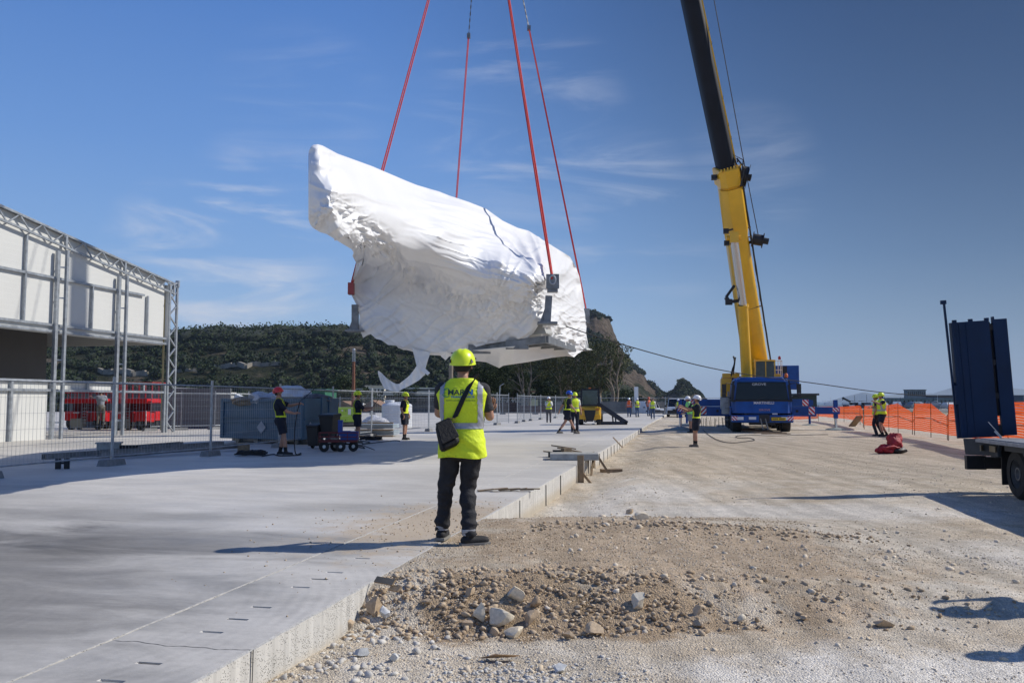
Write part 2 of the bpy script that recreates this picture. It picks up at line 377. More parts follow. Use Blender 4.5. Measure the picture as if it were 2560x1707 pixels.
    gm2 = N(t, 'ShaderNodeMapRange', inp={'To Min': .78, 'To Max': 1.15}); li(g2.outputs[1], gm2.inputs['Value'])
    mu = N(t, 'ShaderNodeMath', operation='MULTIPLY'); li(gm.outputs[0], mu.inputs[0]); li(gm2.outputs[0], mu.inputs[1])
    sc2 = N(t, 'ShaderNodeVectorMath', operation='SCALE'); li(c, sc2.inputs[0]); li(mu.outputs[0], sc2.inputs['Scale'])
    li(sc2.outputs[0], b.inputs['Base Color'])
    add = N(t, 'ShaderNodeMath', operation='MULTIPLY_ADD'); li(v.outputs['Distance'], add.inputs[0]); add.inputs[1].default_value = -1.0; li(noise(6, 8, .7), add.inputs[2])
    add2 = N(t, 'ShaderNodeMath', operation='MULTIPLY_ADD'); li(v2.outputs['Distance'], add2.inputs[0]); add2.inputs[1].default_value = -.5; li(add.outputs[0], add2.inputs[2])
    bp = N(t, 'ShaderNodeBump', inp={'Strength': .7, 'Distance': .022}); li(add2.outputs[0], bp.inputs['Height']); li(bp.outputs[0], b.inputs['Normal'])
    return m
gm_ = ground_mat()
me = npmesh('ground', np.stack([X.ravel(), Y.ravel(), Z.ravel()], 1), Fq, gm_, True)
g = bpy.data.objects.new('ground', me); COL.objects.link(g); g['kind'] = 'structure'
sea = MB(); sea.quad((-15000, 120, -6.2), (15000, 120, -6.2), (15000, 16000, -6.2), (-15000, 16000, -6.2))
o = single(sea, 'sea', mat('sea_water', (.03, .09, .14), .25, 0, .3, .02, .4, .3), None, None, kind='structure'); del o
# ================================================================ concrete slab
def slab_mat():
    m = bpy.data.materials.new('slab_concrete'); m.use_nodes = True; t = m.node_tree; li = t.links.new; b = t.nodes['Principled BSDF']; b.inputs['Specular IOR Level'].default_value = .35
    tc = N(t, 'ShaderNodeTexCoord')
    def nz(sc, det=6, ro=.6, dis=0, stretch=(1, 1, 1), loc=(0, 0, 0)):
        mpp = N(t, 'ShaderNodeMapping', inp={'Scale': stretch, 'Location': loc}); li(tc.outputs['Object'], mpp.inputs[0])
        n = N(t, 'ShaderNodeTexNoise', inp={'Scale': sc, 'Detail': det, 'Roughness': ro, 'Distortion': dis}); li(mpp.outputs[0], n.inputs['Vector']); return n.outputs['Fac']
    def mr(f, a, b_, c, d): r = N(t, 'ShaderNodeMapRange', inp={'From Min': a, 'From Max': b_, 'To Min': c, 'To Max': d}); li(f, r.inputs['Value']); return r.outputs[0]
    def mul(a, b_): q = N(t, 'ShaderNodeMath', operation='MULTIPLY'); li(a, q.inputs[0]); li(b_, q.inputs[1]); return q.outputs[0]
    f = mul(mr(nz(.22, 5, .55, .5), .3, .7, .76, 1.1), mr(nz(1.4, 8, .68, .3, (.5, 1.6, 1)), .3, .72, .86, 1.1))
    f = mul(f, mr(nz(14, 8, .75), .25, .75, .88, 1.08)); f = mul(f, mr(nz(5, 8, .8, 1.5, (.3, 2.5, 1)), .3, .7, .93, 1.05)); f = mul(f, mr(nz(90, 4, .8), .3, .7, .94, 1.05))
    # trowel arcs
    w = N(t, 'ShaderNodeTexWave', wave_type='RINGS', rings_direction='SPHERICAL', inp={'Scale': 3.4, 'Distortion': 2.2, 'Detail': 4, 'Detail Scale': 1.6}); mpp = N(t, 'ShaderNodeMapping', inp={'Location': (3.2, -5.2, 0)}); li(tc.outputs['Object'], mpp.inputs[0]); li(mpp.outputs[0], w.inputs['Vector'])
    mask = mr(nz(.45, 4, .6, 0, (1, 1, 1), (3, 1, 0)), .46, .64, 0, 1)
    wa = N(t, 'ShaderNodeMath', operation='MULTIPLY_ADD'); li(mul(w.outputs['Fac'], mask), wa.inputs[0]); wa.inputs[1].default_value = -.11; wa.inputs[2].default_value = 1.0
    f = mul(f, wa.outputs[0])
    # darker patches in the left foreground
    def blob(cx, cy, rx, ry, lo):
        a = N(t, 'ShaderNodeMapping', inp={'Location': (-cx/rx, -cy/ry, 0), 'Scale': (1/rx, 1/ry, 0)}); li(tc.outputs['Object'], a.inputs[0])
        ln = N(t, 'ShaderNodeVectorMath', operation='LENGTH'); li(a.outputs[0], ln.inputs[0])
        ad = N(t, 'ShaderNodeMath', operation='MULTIPLY_ADD'); li(nz(.9, 6, .65, .8, (.7, 1.5, 1)), ad.inputs[0]); ad.inputs[1].default_value = 1.5; li(ln.outputs['Value'], ad.inputs[2])
        r = N(t, 'ShaderNodeMapRange', interpolation_type='SMOOTHSTEP', inp={'From Min': 1.2, 'From Max': 2.1, 'To Min': lo, 'To Max': 1}); li(ad.outputs[0], r.inputs['Value']); return r.outputs[0]
    for q in ((-2.9, 8.2, 2.4, .9, .55), (-3.6, 5.6, 2.8, 2.6, .62), (-5.5, 4.5, 4.5, 4.0, .72), (-9, 9, 5, 3.5, .85), (-1.6, 11.0, 1.6, .5, .8), (-4.8, 9.8, 2.2, .5, .75)): f = mul(f, blob(*q))
    sca = N(t, 'ShaderNodeVectorMath', operation='SCALE'); sca.inputs[0].default_value = (.565, .535, .48); li(f, sca.inputs['Scale'])
    # brown dust near the mound
    a = N(t, 'ShaderNodeMapping', inp={'Location': (.35/1.35, -9.9/2.6, 0), 'Scale': (1/1.35, 1/2.6, 0)}); li(tc.outputs['Object'], a.inputs[0])
    ln = N(t, 'ShaderNodeVectorMath', operation='LENGTH'); li(a.outputs[0], ln.inputs[0])
    ad = N(t, 'ShaderNodeMath', operation='MULTIPLY_ADD'); li(nz(3.2, 8, .75), ad.inputs[0]); ad.inputs[1].default_value = 2.2; li(ln.outputs['Value'], ad.inputs[2])
    du = N(t, 'ShaderNodeMapRange', interpolation_type='SMOOTHSTEP', inp={'From Min': 2.15, 'From Max': 1.45, 'To Min': 0, 'To Max': .8}); li(ad.outputs[0], du.inputs['Value'])
    x = N(t, 'ShaderNodeMix', data_type='RGBA'); li(du.outputs[0], x.inputs['Factor']); li(sca.outputs[0], x.inputs['A']); x.inputs['B'].default_value = (.46, .36, .24, 1)
    li(x.outputs['Result'], b.inputs['Base Color'])
    li(mr(nz(.5, 5), .3, .7, .45, .75), b.inputs['Roughness'])
    wn = N(t, 'ShaderNodeMath', operation='MULTIPLY_ADD'); li(mul(w.outputs['Fac'], mask), wn.inputs[0]); wn.inputs[1].default_value = .15; li(nz(26, 6, .7), wn.inputs[2])
    bp = N(t, 'ShaderNodeBump', inp={'Strength': .35, 'Distance': .006}); li(wn.outputs[0], bp.inputs['Height']); li(bp.outputs[0], b.inputs['Normal'])
    return m
slabm = slab_mat()
side = bpy.data.materials.new('slab_side'); side.use_nodes = True
t = side.node_tree; b = t.nodes['Principled BSDF']; b.inputs['Roughness'].default_value = .9; li = t.links.new
tc = N(t, 'ShaderNodeTexCoord'); v = N(t, 'ShaderNodeTexVoronoi', feature='F1', inp={'Scale': 75, 'Randomness': 1}); li(tc.outputs['Object'], v.inputs['Vector'])
n1 = N(t, 'ShaderNodeTexNoise', inp={'Scale': 9, 'Detail': 7}); li(tc.outputs['Object'], n1.inputs['Vector'])
pit = N(t, 'ShaderNodeMapRange', interpolation_type='SMOOTHSTEP', inp={'From Min': .12, 'From Max': .38}); li(v.outputs['Distance'], pit.inputs['Value'])
pm = N(t, 'ShaderNodeMapRange', inp={'From Min': .42, 'From Max': .60, 'To Min': 1, 'To Max': 0}); li(n1.outputs['Fac'], pm.inputs['Value'])
mxx = N(t, 'ShaderNodeMath', operation='MAXIMUM'); li(pit.outputs[0], mxx.inputs[0]); li(pm.outputs[0], mxx.inputs[1])
cr = N(t, 'ShaderNodeMix', data_type='RGBA'); li(mxx.outputs[0], cr.inputs['Factor']); cr.inputs['A'].default_value = (.33, .31, .275, 1); cr.inputs['B'].default_value = (.56, .54, .50, 1); mps = N(t, 'ShaderNodeMapping', inp={'Scale': (1, 6, .5)}); li(tc.outputs['Object'], mps.inputs[0]); n2 = N(t, 'ShaderNodeTexNoise', inp={'Scale': 2.2, 'Detail': 6}); li(mps.outputs[0], n2.inputs['Vector'])
st2 = N(t, 'ShaderNodeMapRange', inp={'From Min': .3, 'From Max': .7, 'To Min': .74, 'To Max': 1.1}); li(n2.outputs['Fac'], st2.inputs['Value']); zz2 = N(t, 'ShaderNodeSeparateXYZ'); li(tc.outputs['Object'], zz2.inputs[0]); dz2 = N(t, 'ShaderNodeMath', operation='MULTIPLY_ADD', inp={1: .16, 2: 0}); li(n1.outputs['Fac'], dz2.inputs[0]); dz3 = N(t, 'ShaderNodeMath', operation='ADD'); li(zz2.outputs['Z'], dz3.inputs[0]); li(dz2.outputs[0], dz3.inputs[1])
dm = N(t, 'ShaderNodeMapRange', interpolation_type='SMOOTHSTEP', inp={'From Min': -.26, 'From Max': -.09, 'To Min': .8, 'To Max': 0}); li(dz3.outputs[0], dm.inputs['Value'])
sv = N(t, 'ShaderNodeVectorMath', operation='SCALE'); li(cr.outputs['Result'], sv.inputs[0]); li(st2.outputs[0], sv.inputs['Scale']); dmx = N(t, 'ShaderNodeMix', data_type='RGBA'); li(dm.outputs[0], dmx.inputs['Factor']); li(sv.outputs[0], dmx.inputs['A']); dmx.inputs['B'].default_value = (.42, .36, .27, 1); li(dmx.outputs['Result'], b.inputs['Base Color'])
bp = N(t, 'ShaderNodeBump', inp={'Strength': .8, 'Distance': .012}); li(mxx.outputs[0], bp.inputs['Height']); li(bp.outputs[0], b.inputs['Normal'])
rim = mat('chipped_rim', (.46, .455, .44), .9, 0, .3, 22, .8, 60)
sb = MB(); JX = -.895
def wob(y, a=.004, s=4): return a*2*float(vnoise(y*7, 3.3, s)-.5)
ysl = axis([(-3, 3, 1), (3, 14, .06), (14, 30, .5), (30, SLAB_END, 5)])
# main slab sheet + joint face
m0 = 0
for a, b_ in zip(ysl[:-1], ysl[1:]):
    x0, x1 = JX-.008+wob(a, .006, 5), JX-.008+wob(b_, .006, 5)
    sb.m = 0; sb.quad((-34 if True else 0, a, 0), (x0-.006, a, 0), (x1-.006, b_, 0), (-34, b_, 0))
    sb.m = 2; sb.quad((x0-.006, a, 0), (x0, a, -.003), (x1, b_, -.003), (x1-.006, b_, 0))
    sb.m = 1; sb.quad((x0, a, -.003), (x0, a, -.25), (x1, b_, -.25), (x1, b_, -.003))
sb.m = 0
for i in range(12): sb.quad((-34-8*i-8, -3, 0), (-34-8*i, -3, 0), (-34-8*i, SLAB_END, 0), (-34-8*i-8, SLAB_END, 0))
sb.m = 1; sb.quad((-130, SLAB_END, 0), (.0, SLAB_END, 0), (.0, SLAB_END, -4), (-130, SLAB_END, -4))
# strip with slots
slots = []
for (x, y) in ((278, 1701), (372, 1657), (529, 1579), (594, 1547), (653, 1517), (751, 1467), (798, 1447), (836, 1430), (905, 1395)):
    p = onplane(x, y, 0); s, tt = to_slab(p.x, p.y); slots.append((float(s), float(tt)))
def crack(x): return 4.93+.02*math.sin(x*5)+.010*math.sin(x*17+1)+.006*math.sin(x*41)
xs_ = [JX, -.86, -.62, -.5, -.34, -.2, -.03, -.012, 0]
ycuts = sorted(set(list(np.round(axis([(-3, 3, 1.5), (3, 14, .07), (14, 30, .5), (30, SLAB_END, 5)]), 4))+[round(q, 4) for s, tt in slots for q in (tt-.017, tt+.017)]))
def insl(x0, x1, y0, y1):
    for s, tt in slots:
        if y0 >= tt-.0175 and y1 <= tt+.0175:
            sx0, sx1 = s-.072, s+.072
            return sx0, sx1
    return None
for a, b_ in zip(ycuts[:-1], ycuts[1:]):
    hole = insl(0, 0, a, b_)
    xx = [JX+.008+wob(a, .006, 8), -.86, -.012, 0]
    e0, e1 = wob(a, .006, 11), wob(b_, .006, 11); j0, j1 = JX+.008+wob(a, .005, 8), JX+.008+wob(b_, .005, 8)
    sb.m = 1; sb.quad((j0, a, -.25), (j0, a, -.003), (j1, b_, -.003), (j1, b_, -.25))
    sb.m = 2; sb.quad((j0, a, -.003), (j0+.007, a, 0), (j1+.007, b_, 0), (j1, b_, -.003))
    sb.m = 0
    segs = [(j0+.007, e0-.012, j1+.007, e1-.012)]
    if hole: segs = [(j0+.007, hole[0], j1+.007, hole[0]), (hole[1], e0-.012, hole[1], e1-.012)]
    for (l0, r0, l1, r1) in segs: sb.quad((l0, a, 0), (r0, a, 0), (r1, b_, 0), (l1, b_, 0))
    if hole:
        h0, h1 = hole; sb.m = 1
        sb.quad((h0, a, 0), (h1, a, 0), (h1, a, -.03), (h0, a, -.03)); sb.quad((h1, b_, 0), (h0, b_, 0), (h0, b_, -.03), (h1, b_, -.03))
        sb.quad((h1, a, 0), (h1, b_, 0), (h1, b_, -.03), (h1, a, -.03)); sb.quad((h0, b_, 0), (h0, a, 0), (h0+.03, a, -.03), (h0+.03, b_, -.03)); sb.quad((h0, a, -.03), (h1, a, -.03), (h1, b_, -.03), (h0, b_, -.03))
    # chamfered rim and side face
    sb.m = 2; sb.quad((e0-.012, a, 0), (e0, a, -.009), (e1, b_, -.009), (e1-.012, b_, 0))
    sb.m = 1; zz = [-.009, -.15, -.6]
    for z0, z1 in zip(zz[:-1], zz[1:]): sb.quad((e0, a, z0), (e0, a, z1), (e1, b_, z1), (e1, b_, z0))
# groove floor
sb.m = 1; sb.quad((JX-.03, -3, -.06), (JX+.03, -3, -.06), (JX+.03, SLAB_END, -.06), (JX-.03, SLAB_END, -.06))
# cracks: thin dark gouges proud by a hair
sb.m = 3
for f0, x0, x1 in ((crack, JX+.03, -.0), (lambda x: 8.2+.04*math.sin(x*7)+.02*math.sin(x*23), -.35, -.02), (lambda x: 11.3+.03*math.sin(x*9), -.5, -.05)):
    n = 30
    for i in range(n):
        xa = x0+(x1-x0)*i/n; xb = x0+(x1-x0)*(i+1)/n; wa_ = .0012+.002*abs(math.sin(i*1.7)); wb = .0012+.002*abs(math.sin((i+1)*1.7))
        sb.quad((xa, f0(xa)-wa_, .0015), (xb, f0(xb)-wb, .0015), (xb, f0(xb)+wb, .0015), (xa, f0(xa)+wa_, .0015))
c0 = crack(0); sb.add([(.008, c0-.006, .0), (.008, c0+.008, 0), (.008, c0+.004, -.16), (.008, c0-.02, -.3), (.008, c0-.008, -.15)], [(0, 1, 2, 3, 4)])
# vertical formwork joints
for yy, w_, z_ in [(14.9, .02, -.3), (16.6, .028, -.28), (12.6, .012, -.3)]+[(20.5+k*1.15+random.uniform(-.15, .15), random.choice((.02, .03, .055)), -.3) for k in range(34)]:
    sb.box((.006, yy, z_), (.012, w_, .52))
dark = mat('crack_dark', (.05, .05, .048), .95)
S = single(sb, 'concrete_slab', [slabm, side, rim, dark], None, None, kind='structure'); S.location = SO; S.rotation_euler = (0, 0, -SA)
# ================================================================ gravel + rocks
def ico(sub):
    bm = bmesh.new(); bmesh.ops.create_icosphere(bm, subdivisions=sub, radius=1); V = np.array([v.co[:] for v in bm.verts]); Fc = np.array([[v.index for v in f.verts] for f in bm.faces]); bm.free(); return V, Fc
def rock_shape(sub, seed, rough=.22):
    V, Fc = ico(sub); r = np.random.default_rng(seed)
    for k in range(10):   # cut with planes for facets
        n = r.normal(size=3); n /= np.linalg.norm(n); d = r.uniform(.34, .72); q = V@n; V = np.where((q > d)[:, None], V-np.outer(q-d, n), V)
    V = V*(1+rough*.5*r.normal(size=(len(V), 1))*.35); return V, Fc
def scatter(name, pts, size, shapes, mats, flat=.7, sink=.42, seed=1):
    r = np.random.default_rng(seed); n = len(pts); which = r.integers(0, len(shapes), n); VV = []; FF = []; off = 0
    for k, (V, Fc) in enumerate(shapes):
        ii = np.where(which == k)[0]; m = len(ii)
        if not m: continue
        an = r.uniform(0, 2*np.pi, m); tl = r.uniform(-.5, .5, m); c, s = np.cos(an), np.sin(an); ct, st = np.cos(tl), np.sin(tl)
        sc = np.stack([r.uniform(.75, 1.3, m), r.uniform(.7, 1.1, m), r.uniform(.5, .95, m)*flat/.7], 1)*size[ii][:, None]
        Q = V[None]*sc[:, None, :]
        y = Q[..., 1]*ct[:, None]-Q[..., 2]*st[:, None]; z = Q[..., 1]*st[:, None]+Q[..., 2]*ct[:, None]; x = Q[..., 0]
        xx = x*c[:, None]-y*s[:, None]; yy = x*s[:, None]+y*c[:, None]
        O = np.stack([xx+pts[ii, 0][:, None], yy+pts[ii, 1][:, None], z+pts[ii, 2][:, None]+(size[ii]*(.5-sink))[:, None]], -1)
        VV.append(O.reshape(-1, 3)); FF.append((Fc[None]+(np.arange(m)*len(V))[:, None, None]+off).reshape(-1, 3)); off += m*len(V)
    return npmesh(name, np.concatenate(VV), np.concatenate(FF), mats)
def stonemat(name, c1, c2, rand):
    m = bpy.data.materials.new(name); m.use_nodes = True; t = m.node_tree; li = t.links.new; b = t.nodes['Principled BSDF']; b.inputs['Roughness'].default_value = .92; b.inputs['Specular IOR Level'].default_value = .2
    g = N(t, 'ShaderNodeNewGeometry'); x = N(t, 'ShaderNodeMix', data_type='RGBA'); li(g.outputs['Random Per Island'], x.inputs['Factor']); x.inputs['A'].default_value = (*c1, 1); x.inputs['B'].default_value = (*c2, 1)
    tc = N(t, 'ShaderNodeTexCoord'); n = N(t, 'ShaderNodeTexNoise', inp={'Scale': 45, 'Detail': 5, 'Roughness': .7}); li(tc.outputs['Object'], n.inputs['Vector'])
    mr = N(t, 'ShaderNodeMapRange', inp={'From Min': .3, 'From Max': .7, 'To Min': 1-rand, 'To Max': 1+rand}); li(n.outputs['Fac'], mr.inputs['Value'])
    s = N(t, 'ShaderNodeVectorMath', operation='SCALE'); li(x.outputs['Result'], s.inputs[0]); li(mr.outputs[0], s.inputs['Scale']); li(s.outputs[0], b.inputs['Base Color'])
    bp = N(t, 'ShaderNodeBump', inp={'Strength': .5, 'Distance': .006}); li(n.outputs['Fac'], bp.inputs['Height']); li(bp.outputs[0], b.inputs['Normal']); return m
st_br = stonemat('brown_stone', (.32, .23, .145), (.54, .43, .30), .2)
st_mix = stonemat('mixed_stone', (.55, .445, .315), (.70, .61, .48), .12)
st_gr = stonemat('grey_stone', (.44, .415, .375), (.62, .585, .52), .15)
shp1 = [rock_shape(1, i) for i in range(7)]; shp0 = [rock_shape(0+1, 30+i, .3) for i in range(4)]; tiny = [(ico(1)[0]*1, ico(1)[1])]; 
def ico0():
    bm = bmesh.new(); bmesh.ops.create_icosphere(bm, subdivisions=1, radius=1); bmesh.ops.dissolve_limit
    bm.free(); phi = (1+5**.5)/2; V = np.array([(-1, phi, 0), (1, phi, 0), (-1, -phi, 0), (1, -phi, 0), (0, -1, phi), (0, 1, phi), (0, -1, -phi), (0, 1, -phi), (phi, 0, -1), (phi, 0, 1), (-phi, 0, -1), (-phi, 0, 1)])/1.9
    Fc = np.array([(0, 11, 5), (0, 5, 1), (0, 1, 7), (0, 7, 10), (0, 10, 11), (1, 5, 9), (5, 11, 4), (11, 10, 2), (10, 7, 6), (7, 1, 8), (3, 9, 4), (3, 4, 2), (3, 2, 6), (3, 6, 8), (3, 8, 9), (4, 9, 5), (2, 4, 11), (6, 2, 10), (8, 6, 7), (9, 8, 1)]); return V, Fc
t0 = []
for i in range(5):
    V, Fc = ico0(); r = np.random.default_rng(60+i); t0.append((V*(1+.22*r.normal(size=(12, 1))), Fc))
def place(n, x0, x1, y0, y1, dens, s0, s1, seed, pw=2.0, onslab=False):
    r = np.random.default_rng(seed); x = r.uniform(x0, x1, n); y = r.uniform(y0, y1, n); s, t = to_slab(x, y)
    k = (s > .03) & (r.uniform(0, 1, n) < dens(x, y, s, t)); x, y = x[k], y[k]
    sz = s0+(s1-s0)*r.uniform(0, 1, len(x))**pw; return np.stack([x, y, gh(x, y)], 1), sz
yfr = lambda s: 6.05+.10*s
A = place(9500, -1.6, 4.6, 5.7, 7.6, lambda x, y, s, t: sst(yfr(s)-.15, yfr(s)+.1, y)*sst(yfr(s)+1.15, yfr(s)+.75, y)*(.12+.88*sst(3.2, 1.3, s))*sst(5.4, 3.8, s), .009, .044, 3, 1.9)
B = place(2600, .2, 4.6, 9.0, 10.6, lambda x, y, s, t: np.exp(-((y-9.55-.1*(x-1))/.22)**2)*sst(4.6, 3.4, x), .012, .045, 4, 2)
C = place(1500, .6, 3.2, 11.2, 12.8, lambda x, y, s, t: np.exp(-((y-11.9)/.3)**2)*sst(2.8, .9, x), .015, .05, 5, 1.6)
E = place(26000, -1.6, 5.2, 5.9, 12.2, lambda x, y, s, t: (.25+.75*(fbm(x*1.5, y*1.5, 3, 88) > -.03))*sst(5.4, 2.5, s)*sst(yfr(s)-.1, yfr(s)+.3, y)*sst(12.3, 11.0, y), .0035, .016, 23, 2.2)
pts = np.concatenate([A[0], B[0], C[0], E[0]]); sz = np.concatenate([A[1], B[1], C[1], E[1]])
o = bpy.data.objects.new('brown_gravel', scatter('brown_gravel', pts, sz, shp1, st_br, seed=8, sink=.35)); COL.objects.link(o)
tag(o, 'loose brown stones spilling down the front of the dug earth mound', 'gravel', kind='stuff')
A = place(90000, -2, 6.6, 4.1, 12.5, lambda x, y, s, t: (.25+.75*(fbm(x*.8, y*.8, 3, 40) > -.02))*sst(14, 6, y), .0025, .0095, 9, 2.4)
B = place(6000, 0, 11, 11, 26, lambda x, y, s, t: (fbm(x*.5, y*.5, 3, 41) > 0)*1.0, .006, .020, 10, 2.2)
D = place(2600, -2, 6.6, 4.1, 11, lambda x, y, s, t: .25+.75*(fbm(x*.9, y*.9, 3, 47) > .03), .007, .034, 12, 4)
pts = np.concatenate([A[0], B[0], D[0]]); sz = np.concatenate([A[1], B[1], D[1]])
o = bpy.data.objects.new('gravel', scatter('gravel', pts, sz, t0, st_mix, seed=9, sink=.4)); COL.objects.link(o)
tag(o, 'fine pale gravel strewn over the whole dusty site ground', 'gravel', kind='stuff')
A = place(3000, -2.2, .9, 4.1, 6.2, lambda x, y, s, t: sst(1.0, .3, s)*(fbm(x*2, y*2, 2, 50) > -.05), .007, .05, 13, 3.2)
B = place(3200, -.5, 1.2, 4.3, 5.7, lambda x, y, s, t: np.exp(-(((x-.05)/.55)**2+((y-5.15)/.4)**2)), .008, .028, 14, 2)
D = place(1500, .3, 2.6, 11.5, 17, lambda x, y, s, t: sst(1.2, .2, s), .006, .016, 15, 2)
pts = np.concatenate([A[0], B[0], D[0]]); sz = np.concatenate([A[1], B[1], D[1]])
o = bpy.data.objects.new('grey_gravel', scatter('grey_gravel', pts, sz, shp1, st_gr, seed=10)); COL.objects.link(o)
tag(o, 'pale grey crushed stone along the foot of the slab edge', 'gravel', kind='stuff')
# crumbs on the slab
r = np.random.default_rng(77); n = 900; s = -np.abs(r.normal(0, .9, n))-.01; tt = r.normal(9.8, 1.3, n); k = (s > -4) & (tt > 5.2) & (tt < 13.5); s, tt = s[k], tt[k]
pts = np.array([(*from_slab(a, b_)[:2], 0) for a, b_ in zip(s, tt)]); sz = .003+.011*r.uniform(0, 1, len(pts))**4
o = bpy.data.objects.new('crumbs', scatter('crumbs', pts, sz, t0, st_br, seed=16, sink=.2)); COL.objects.link(o)
tag(o, 'small earth crumbs scattered on the slab around the worker', 'gravel', kind='stuff')
rocks = [
 (1287, 1497, 52, .8, 0, 'pale angular rock, highest of the big stones on the mound front'), (1248, 1556, 66, .75, 0, 'largest cream boulder in the middle of the rubble slope'),
 (1199, 1550, 30, 1.5, 0, 'tall pale slab-like stone leaning left of the largest boulder'), (1325, 1563, 38, 1.2, 1, 'tall rounded brown rock right of the largest boulder'),
 (1291, 1590, 52, .62, 0, 'wide flat cream stone at the foot of the rubble slope'), (1339, 1515, 30, 1.1, 1, 'brown stone just above the tall brown rock'),
 (1494, 1588, 54, .68, 1, 'broad tan rock alone at the foot of the mound right of centre'), (1598, 1518, 42, .95, 0, 'pale pointed rock half buried on the mound crest'),
 (1421, 1597, 30, .9, 1, 'small tan stone between the flat stone and the broad tan rock'), (1069, 1510, 26, .8, 1, 'round brown stone in the left part of the rubble slope'),
 (1176, 1490, 26, 1, 1, 'brown stone near the top of the rubble slope'), (937, 1532, 46, 1, 1, 'brown rock leaning against the slab face'),
 (962, 1545, 22, 1.5, 2, 'grey shard propped on the rock by the slab face'), (1169, 1566, 26, .9, 1, 'brown cobble left of the largest boulder'), (1208, 1577, 28, .7, 1, 'low tan cobble under the largest boulder'),
 (1233, 1588, 26, .8, 1, 'tan cobble left of the wide flat stone'), (2210, 1566, 40, .6, 1, 'brown stone far right along the mound foot'), (1746, 1568, 26, .8, 1, 'tan cobble on the mound foot at right'),
 (1852, 1552, 20, .9, 0, 'cream cobble on the right rubble line'), (901, 1640, 42, .7, 2, 'grey angular rock at the base of the slab edge'), (1400, 1680, 38, .6, 2, 'pale grey rock in the gravel near the bottom edge'),
 (1576, 1284, 22, .8, 1, 'small brown rock on the far line of clods'), (1598, 1302, 42, .45, 0, 'flat pale rock on the far line of clods'), (870, 1571, 36, .8, 1, 'tan rock tucked in the corner of the slab base'),
 (985, 1652, 26, .8, 2, 'small grey rock in the pale gravel'), (1225, 1530, 20, .9, 1, 'small tan stone above the largest boulder'), (2010, 1550, 22, .8, 1, 'tan cobble near the right end of the rubble line'), (1745, 1538, 24, 1.1, 1, 'upright brown stone on the rubble line')]
m_r = [stonemat('cream_rock', (.62, .53, .39), (.70, .62, .48), .2), stonemat('tan_rock', (.42, .31, .20), (.52, .40, .27), .22), stonemat('grey_rock', (.42, .43, .43), (.55, .55, .53), .18)]
for i, (x, y, w, asp, mi, lab) in enumerate(rocks):
    p = onground(x, y); r_ = w/2/F*math.hypot(p.x, p.y)*1.25
    V, Fc = rock_shape(3, 100+i, .05); q = fbm(V[:, 0]*2.5+i, V[:, 1]*2.5+V[:, 2]*2, 3, i); V = V*(1+.22*q)[:, None]
    V = V*np.array([r_, r_*.85, r_*asp])
    me = npmesh('rock', V, Fc, m_r[mi]); me.polygons.foreach_set('use_smooth', np.ones(len(Fc), bool)); me.set_sharp_from_angle(angle=R(24))
    o = bpy.data.objects.new('rock', me); COL.objects.link(o); o.location = (p.x, p.y, p.z+r_*asp*.62); o.rotation_euler = (random.uniform(-.2, .2), random.uniform(-.2, .2), random.uniform(-.5, .5))
    tag(o, lab, 'rock', 'larger stones in the rubble')
# ================================================================ wrapped load
def interp(pts, n, key=None):
    pts = np.array(pts, float); d = np.r_[0, np.cumsum(np.hypot(*np.diff(pts, axis=0).T))]; t = np.linspace(0, d[-1], n)
    return np.stack([np.interp(t, d, pts[:, 0]), np.interp(t, d, pts[:, 1])], 1)
NU, NV = 300, 190
top_ = interp([(778, 366), (784, 362), (794, 361), (806, 364), (843, 384), (931, 416), (1008, 449), (1040, 462), (1073, 472), (1098, 479), (1123, 489), (1172, 505), (1215, 522), (1240, 540), (1257, 552), (1295, 570), (1322, 577), (1345, 592), (1364, 604), (1391, 621), (1425, 642), (1440, 669)], NU)
bot_ = interp([(908, 845), (918, 838), (927, 835), (940, 847), (953, 850), (970, 862), (990, 864), (1005, 871), (1023, 872), (1050, 880), (1073, 884), (1142, 880), (1218, 860), (1262, 853), (1318, 846), (1334, 832), (1345, 815), (1352, 800), (1357, 812), (1352, 840), (1362, 846), (1378, 852), (1392, 864), (1410, 870), (1422, 884), (1435, 893), (1449, 880), (1463, 876)], NU)
lef_ = interp([(778, 366), (772, 378), (771, 386), (771, 460), (771, 547), (775, 560), (782, 570), (801, 581), (816, 585), (850, 606), (880, 624), (884, 632), (881, 640), (891, 658), (884, 690), (876, 723), (880, 740), (885, 750), (893, 765), (899, 790), (897, 818), (908, 845)], NV)
rig_ = interp([(1440, 669), (1448, 690), (1452, 711), (1457, 740), (1461, 769), (1467, 807), (1465, 832), (1471, 864), (1463, 876)], NV)
u = np.linspace(0, 1, NU)[None, :, None]; v = np.linspace(0, 1, NV)[:, None, None]
G = (1-v)*top_[None]+v*bot_[None]+(1-u)*lef_[:, None]+u*rig_[:, None]-((1-u)*(1-v)*top_[0]+u*(1-v)*top_[-1]+(1-u)*v*bot_[0]+u*v*bot_[-1])
